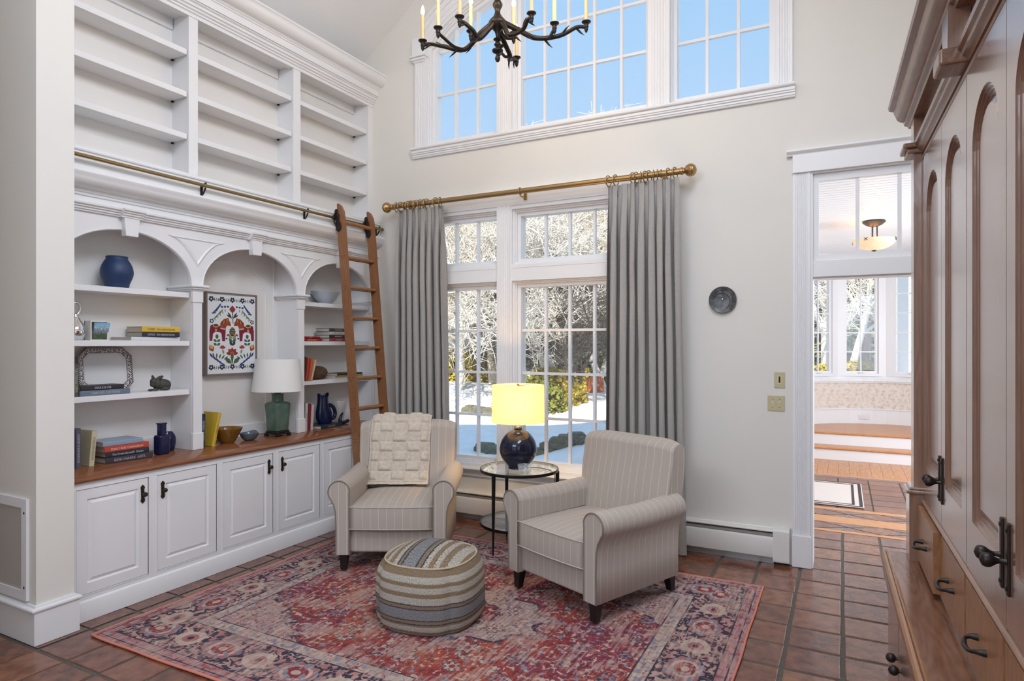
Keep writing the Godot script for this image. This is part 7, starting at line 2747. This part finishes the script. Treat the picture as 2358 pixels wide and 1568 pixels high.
func garden() -> void:
	var mb := MB.new()
	var nx := 110
	var nz := 90
	var p := PackedVector3Array()
	var f := FastNoiseLite.new()
	f.seed = 2
	f.frequency = 0.35
	for i in nx:
		for j in nz:
			var x := lerpf(-40.0, 26.0, i / float(nx - 1))
			var w := j / float(nz - 1)
			var z := -5.4 - 62.0 * w * w - 6.0 * w
			var y := ground_y(x, z) + 0.05 * f.get_noise_2d(x, z)
			if x > -3.3 and x < 4.5 and z > -13.0:
				y = lerpf(y, -0.35, smoothstep(0.0, 0.8, minf(x + 3.3, z + 13.0))) if x > -2.4 and z > -12.4 else y
			p.append(Vector3(x, y, z))
	mb.surf(p, nx, nz)
	var g := struct("ground_snow", mb, M.snow)
	var bark := tri_mat(ramp_tex(501, 0.05, 3, [c8(206, 200, 190), c8(244, 240, 232)], 128, 1.5), Vector3.ONE * 2, 0.9)
	var bark2 := tri_mat(ramp_tex(502, 0.05, 3, [c8(202, 186, 160), c8(242, 232, 210)], 128, 1.5), Vector3.ONE * 2, 0.9)
	var dark := tri_mat(ramp_tex(503, 0.05, 3, [c8(56, 52, 48), c8(104, 98, 90)], 128, 1.5), Vector3.ONE * 2, 0.9)
	var protos := [tree_mesh(11, 4.6, 1), tree_mesh(12, 4.2, 5), tree_mesh(13, 4.4, 2)]
	var spots := [[930, 22, 2, 1.3, bark], [985, 17, 0, 0.9, bark2], [1035, 24, 0, 1.3, bark], [1062, 15, 2, 0.85, bark], [1085, 19, 2, 1.15, bark2], [1136, 16, 0, 0.88, bark2], [1165, 19, 1, 1.15, bark], [1190, 23, 0, 1.3, bark], [1225, 18, 2, 1.0, bark], [1262, 20, 1, 1.05, bark2], [1292, 14.5, 1, 0.62, dark], [1322, 15.2, 1, 1.05, bark], [1365, 20, 0, 1.05, bark2], [1410, 17, 2, 1.2, bark], [1470, 22, 0, 1.3, bark2], [1905, 24, 0, 1.7, bark], [1950, 21, 2, 1.5, bark], [1990, 27, 0, 1.8, dark]]
	var nm := ["pale bare tree farthest left beyond the window", "tan barked bare tree behind the left curtain's edge", "tall pale bare tree behind the left casement", "slender pale bare tree nearest behind the left casement", "tan twin stemmed bare tree behind the left casement", "tan bare tree with a thick trunk beside the window post", "broad many stemmed pale tree behind the window post", "tall pale bare tree directly behind the window post", "pale twin stemmed bare tree right of the window post", "tan many stemmed tree left of the dark stemmed one", "dark stemmed bare shrub tree in front of the snow bank", "pale many stemmed bare tree at the window's right", "tan bare tree beyond the many stemmed one", "pale twin stemmed tree by the right curtain", "tan bare tree hidden mostly by the right curtain", "pale bare tree in the bay's left window", "pale twin stemmed tree in the bay's middle window", "dark bare tree at the back of the bay's view"]
	for k in spots.size():
		var s: Array = spots[k]
		var at := from_view(s[0], s[1])
		at.y = ground_y(at.x, at.z) - 0.1
		var o := put("bare_tree", protos[s[2]], s[4])
		o.transform = Transform3D(Basis(Vector3.UP, k * 1.7).scaled(Vector3.ONE * s[3]), at)
		tag(o, nm[k], "tree", "bare trees in the garden")
	var green := [tri_mat(ramp_tex(504, 0.05, 3, [c8(100, 116, 74), c8(170, 178, 116)], 128), Vector3.ONE, 0.85), tri_mat(ramp_tex(505, 0.05, 3, [c8(140, 146, 90), c8(206, 202, 140)], 128), Vector3.ONE, 0.85)]
	var con := [conifer_mesh(21, 9.0, 2.6, 9000), conifer_mesh(22, 8.0, 3.2, 9000)]
	var cs := [[905, 34], [975, 30], [1040, 36], [1100, 31], [1165, 35], [1235, 30], [1300, 34], [1365, 29], [1430, 34], [1500, 31], [1880, 38], [1935, 33], [2000, 36]]
	var cn := ["evergreen farthest left in the backdrop", "second evergreen from the left in the backdrop", "third evergreen from the left, behind the left casement", "fourth evergreen from the left, behind the left casement", "evergreen behind the window post", "evergreen just right of the window post", "evergreen in the middle of the right casement's view", "evergreen behind the many stemmed tree", "evergreen by the right curtain's edge", "evergreen mostly behind the right curtain", "evergreen at the left of the bay's view", "evergreen in the middle of the bay's view", "evergreen at the right of the bay's view"]
	for k in cs.size():
		var at := from_view(cs[k][0], cs[k][1])
		at.y = ground_y(at.x, at.z) - 0.3
		var o := put("evergreen_tree", con[k % 2], green[0 if k % 3 else 1])
		o.transform = Transform3D(Basis(Vector3.UP, k * 2.1).scaled(Vector3(1.1, 0.93 + 0.12 * sin(k * 2.7), 1.1)), at)
		tag(o, "dark green " + cn[k], "tree", "evergreens at the back of the garden")
	var yel := [tri_mat(ramp_tex(506, 0.1, 2, [c8(150, 132, 40), c8(206, 188, 70)], 128), Vector3.ONE * 2, 0.8), tri_mat(ramp_tex(507, 0.1, 2, [c8(70, 88, 40), c8(164, 158, 60)], 128), Vector3.ONE * 2, 0.8)]
	var sm := shrub_mesh(31, 2600)
	var sh := [[1045, 17, 1.0, 0, "golden shrub behind the left snow bank"], [1085, 18, 1.1, 0, "golden shrub in the middle of the left casement"], [1122, 19, 1.0, 1, "green gold shrub next to the window post"], [1225, 13.5, 0.85, 1, "green gold shrub just right of the window post"], [1262, 14.2, 0.9, 0, "golden shrub beside the dark stemmed tree"], [1350, 19, 1.1, 1, "low olive shrub behind the terracotta ornament"], [1905, 20, 0.9, 0, "golden shrub in the bay's left window"], [1960, 20, 1.0, 0, "golden shrub in the bay's middle window"], [1995, 21, 0.95, 0, "golden shrub at the right of the bay's middle window"]]
	for s in sh:
		var at := from_view(s[0], s[1])
		at.y = ground_y(at.x, at.z) - 0.1
		var o := put("garden_shrub", sm, yel[s[3]])
		o.transform = Transform3D(Basis(Vector3.UP, s[0] * 0.1).scaled(Vector3(s[2], s[2] * 0.95, s[2])), at)
		tag(o, s[4], "shrub", "garden shrubs")
	# low dry-stone edging, partly under snow
	var stone := tri_mat(ramp_tex(508, 0.05, 3, [c8(72, 74, 60), c8(132, 130, 112)], 128), Vector3.ONE * 3, 0.95)
	var sw := [[[1072, 1128], 13.0, "low mossy stone edging in the snow seen through the left casement"], [[1108, 1150], 9.6, "near stone edging beside the window post's foot"], [[1240, 1345], 8.2, "dark stone edging between the shaded snow mounds"]]
	rng.seed = 61
	for s in sw:
		var a := from_view(s[0][0], s[1])
		var b := from_view(s[0][1], s[1] * 0.97)
		var t := thing("stone_edging", s[2], "stone edging", Vector3.ZERO)
		for k in 9:
			var q := a.lerp(b, (k + 0.5) / 9.0)
			q.y = ground_y(q.x, q.z) + 0.02 + 0.06 * (k % 2)
			mb = MB.new()
			mb.t = Transform3D(Basis(Vector3.UP, rng.randf_range(-0.3, 0.7)), q)
			mb.rbox(Vector3.ZERO, Vector3(rng.randf_range(0.12, 0.26), rng.randf_range(0.08, 0.14), 0.2), 0.03, 1)
			obj("stone", mb, stone, t)
	# terracotta ornament: two arched shells before a yellow jar
	var at := from_view(1350, 15.5)
	at.y = ground_y(at.x, at.z)
	var orn := thing("garden_ornament", "terracotta arched garden ornament beside a yellow jar in the snow", "garden ornament", at, 20)
	orn.scale = Vector3.ONE * 0.8
	mb = MB.new()
	mb.lathe(smooth_prof([Vector2(0, 0), Vector2(0.2, 0.0), Vector2(0.24, 0.25), Vector2(0.22, 0.5), Vector2(0.1, 0.6), Vector2(0.08, 0.72), Vector2(0, 0.74)]), 18, 60)
	mb.t = Transform3D(Basis.IDENTITY, Vector3(-0.2, 0, 0))
	obj("jar", mb, mat(c8(196, 168, 66), 0.6), orn)
	for k in 2:
		mb = MB.new()
		mb.t = Transform3D(Basis(Vector3.UP, 0.3 * k), Vector3(0.18 + 0.1 * k, 0, 0.12 + 0.12 * k))
		var pp := PackedVector2Array([Vector2(-0.24, 0)])
		pp.append_array(arc(0, 0.3, 0.24, 0.26, 180, 0, 12))
		pp.append(Vector2(0.24, 0))
		mb.prism(pp, -0.05, 0.05)
		obj("shell", mb, mat(c8(168, 92, 58) if k else c8(96, 52, 40), 0.7), orn)
	# neighbouring wing with pale clapboards, seen through the bay's right window
	var wing := thing("house_wing", "pale clapboard house wing beyond the bay's right window", "building", Vector3(1.3, -0.4, -16.5))
	mb = MB.new()
	mb.box(Vector3(0, 0, -5.0), Vector3(6.0, 6.0, 0.0))
	obj("wall", mb, mat(c8(214, 220, 228), 0.8), wing)
	var bd := MB.new()
	bd.prism(pts([0.0, 0.0, 0.022, 0.0, 0.006, 0.13, 0.0, 0.13]), 0.0, 6.0)
	var bm := bd.mesh()
	for k in 44:
		put("clapboard", bm, mat(c8(222, 226, 232), 0.8) if k == 0 else wing.get_child(1).material_override, wing, Transform3D(Basis(Vector3(0, 0, 1), Vector3(0, 1, 0), Vector3(-1, 0, 0)), Vector3(6.0, 0.12 * k + 0.1, 0.0)))
	mb = MB.new()
	mb.box(Vector3(0.72, 0.0, 0.02), Vector3(0.84, 5.4, 0.06))
	obj("downpipe", mb, mat(c8(70, 92, 112), 0.5), wing)

func _ready() -> void:
	materials()
	light_and_camera()
	shell()
	trims()
	far_room()
	base_cabinets()
	hutch()
	wall_hutch()
	M.fabric = mat(Color.WHITE, 0.9)
	M.fabric.albedo_texture = stripe_tex()
	M.fabric.uv1_scale = Vector3(1.0 / 0.056, 1.0 / 0.09, 1)
	M.fabric.normal_enabled = true
	M.fabric.normal_texture = M.linen_n
	M.fabric.normal_scale = 0.2
	M.welt = mat(c8(128, 118, 108), 0.9)
	M.welt_light = mat(c8(186, 176, 164), 0.9)
	rug()
	var c1 := armchair("left pinstriped armchair with a cream throw over its back", Vector3(-2.956, 0.011, -3.864), 27.5)
	armchair("right pinstriped armchair before the right curtain", Vector3(-1.416, 0.011, -3.872), -22.8)
	throw_blanket(c1)
	pouf()
	side_table()
	window_dressing()
	wall_things()
	shelf_things()
	chandelier()
	garden()
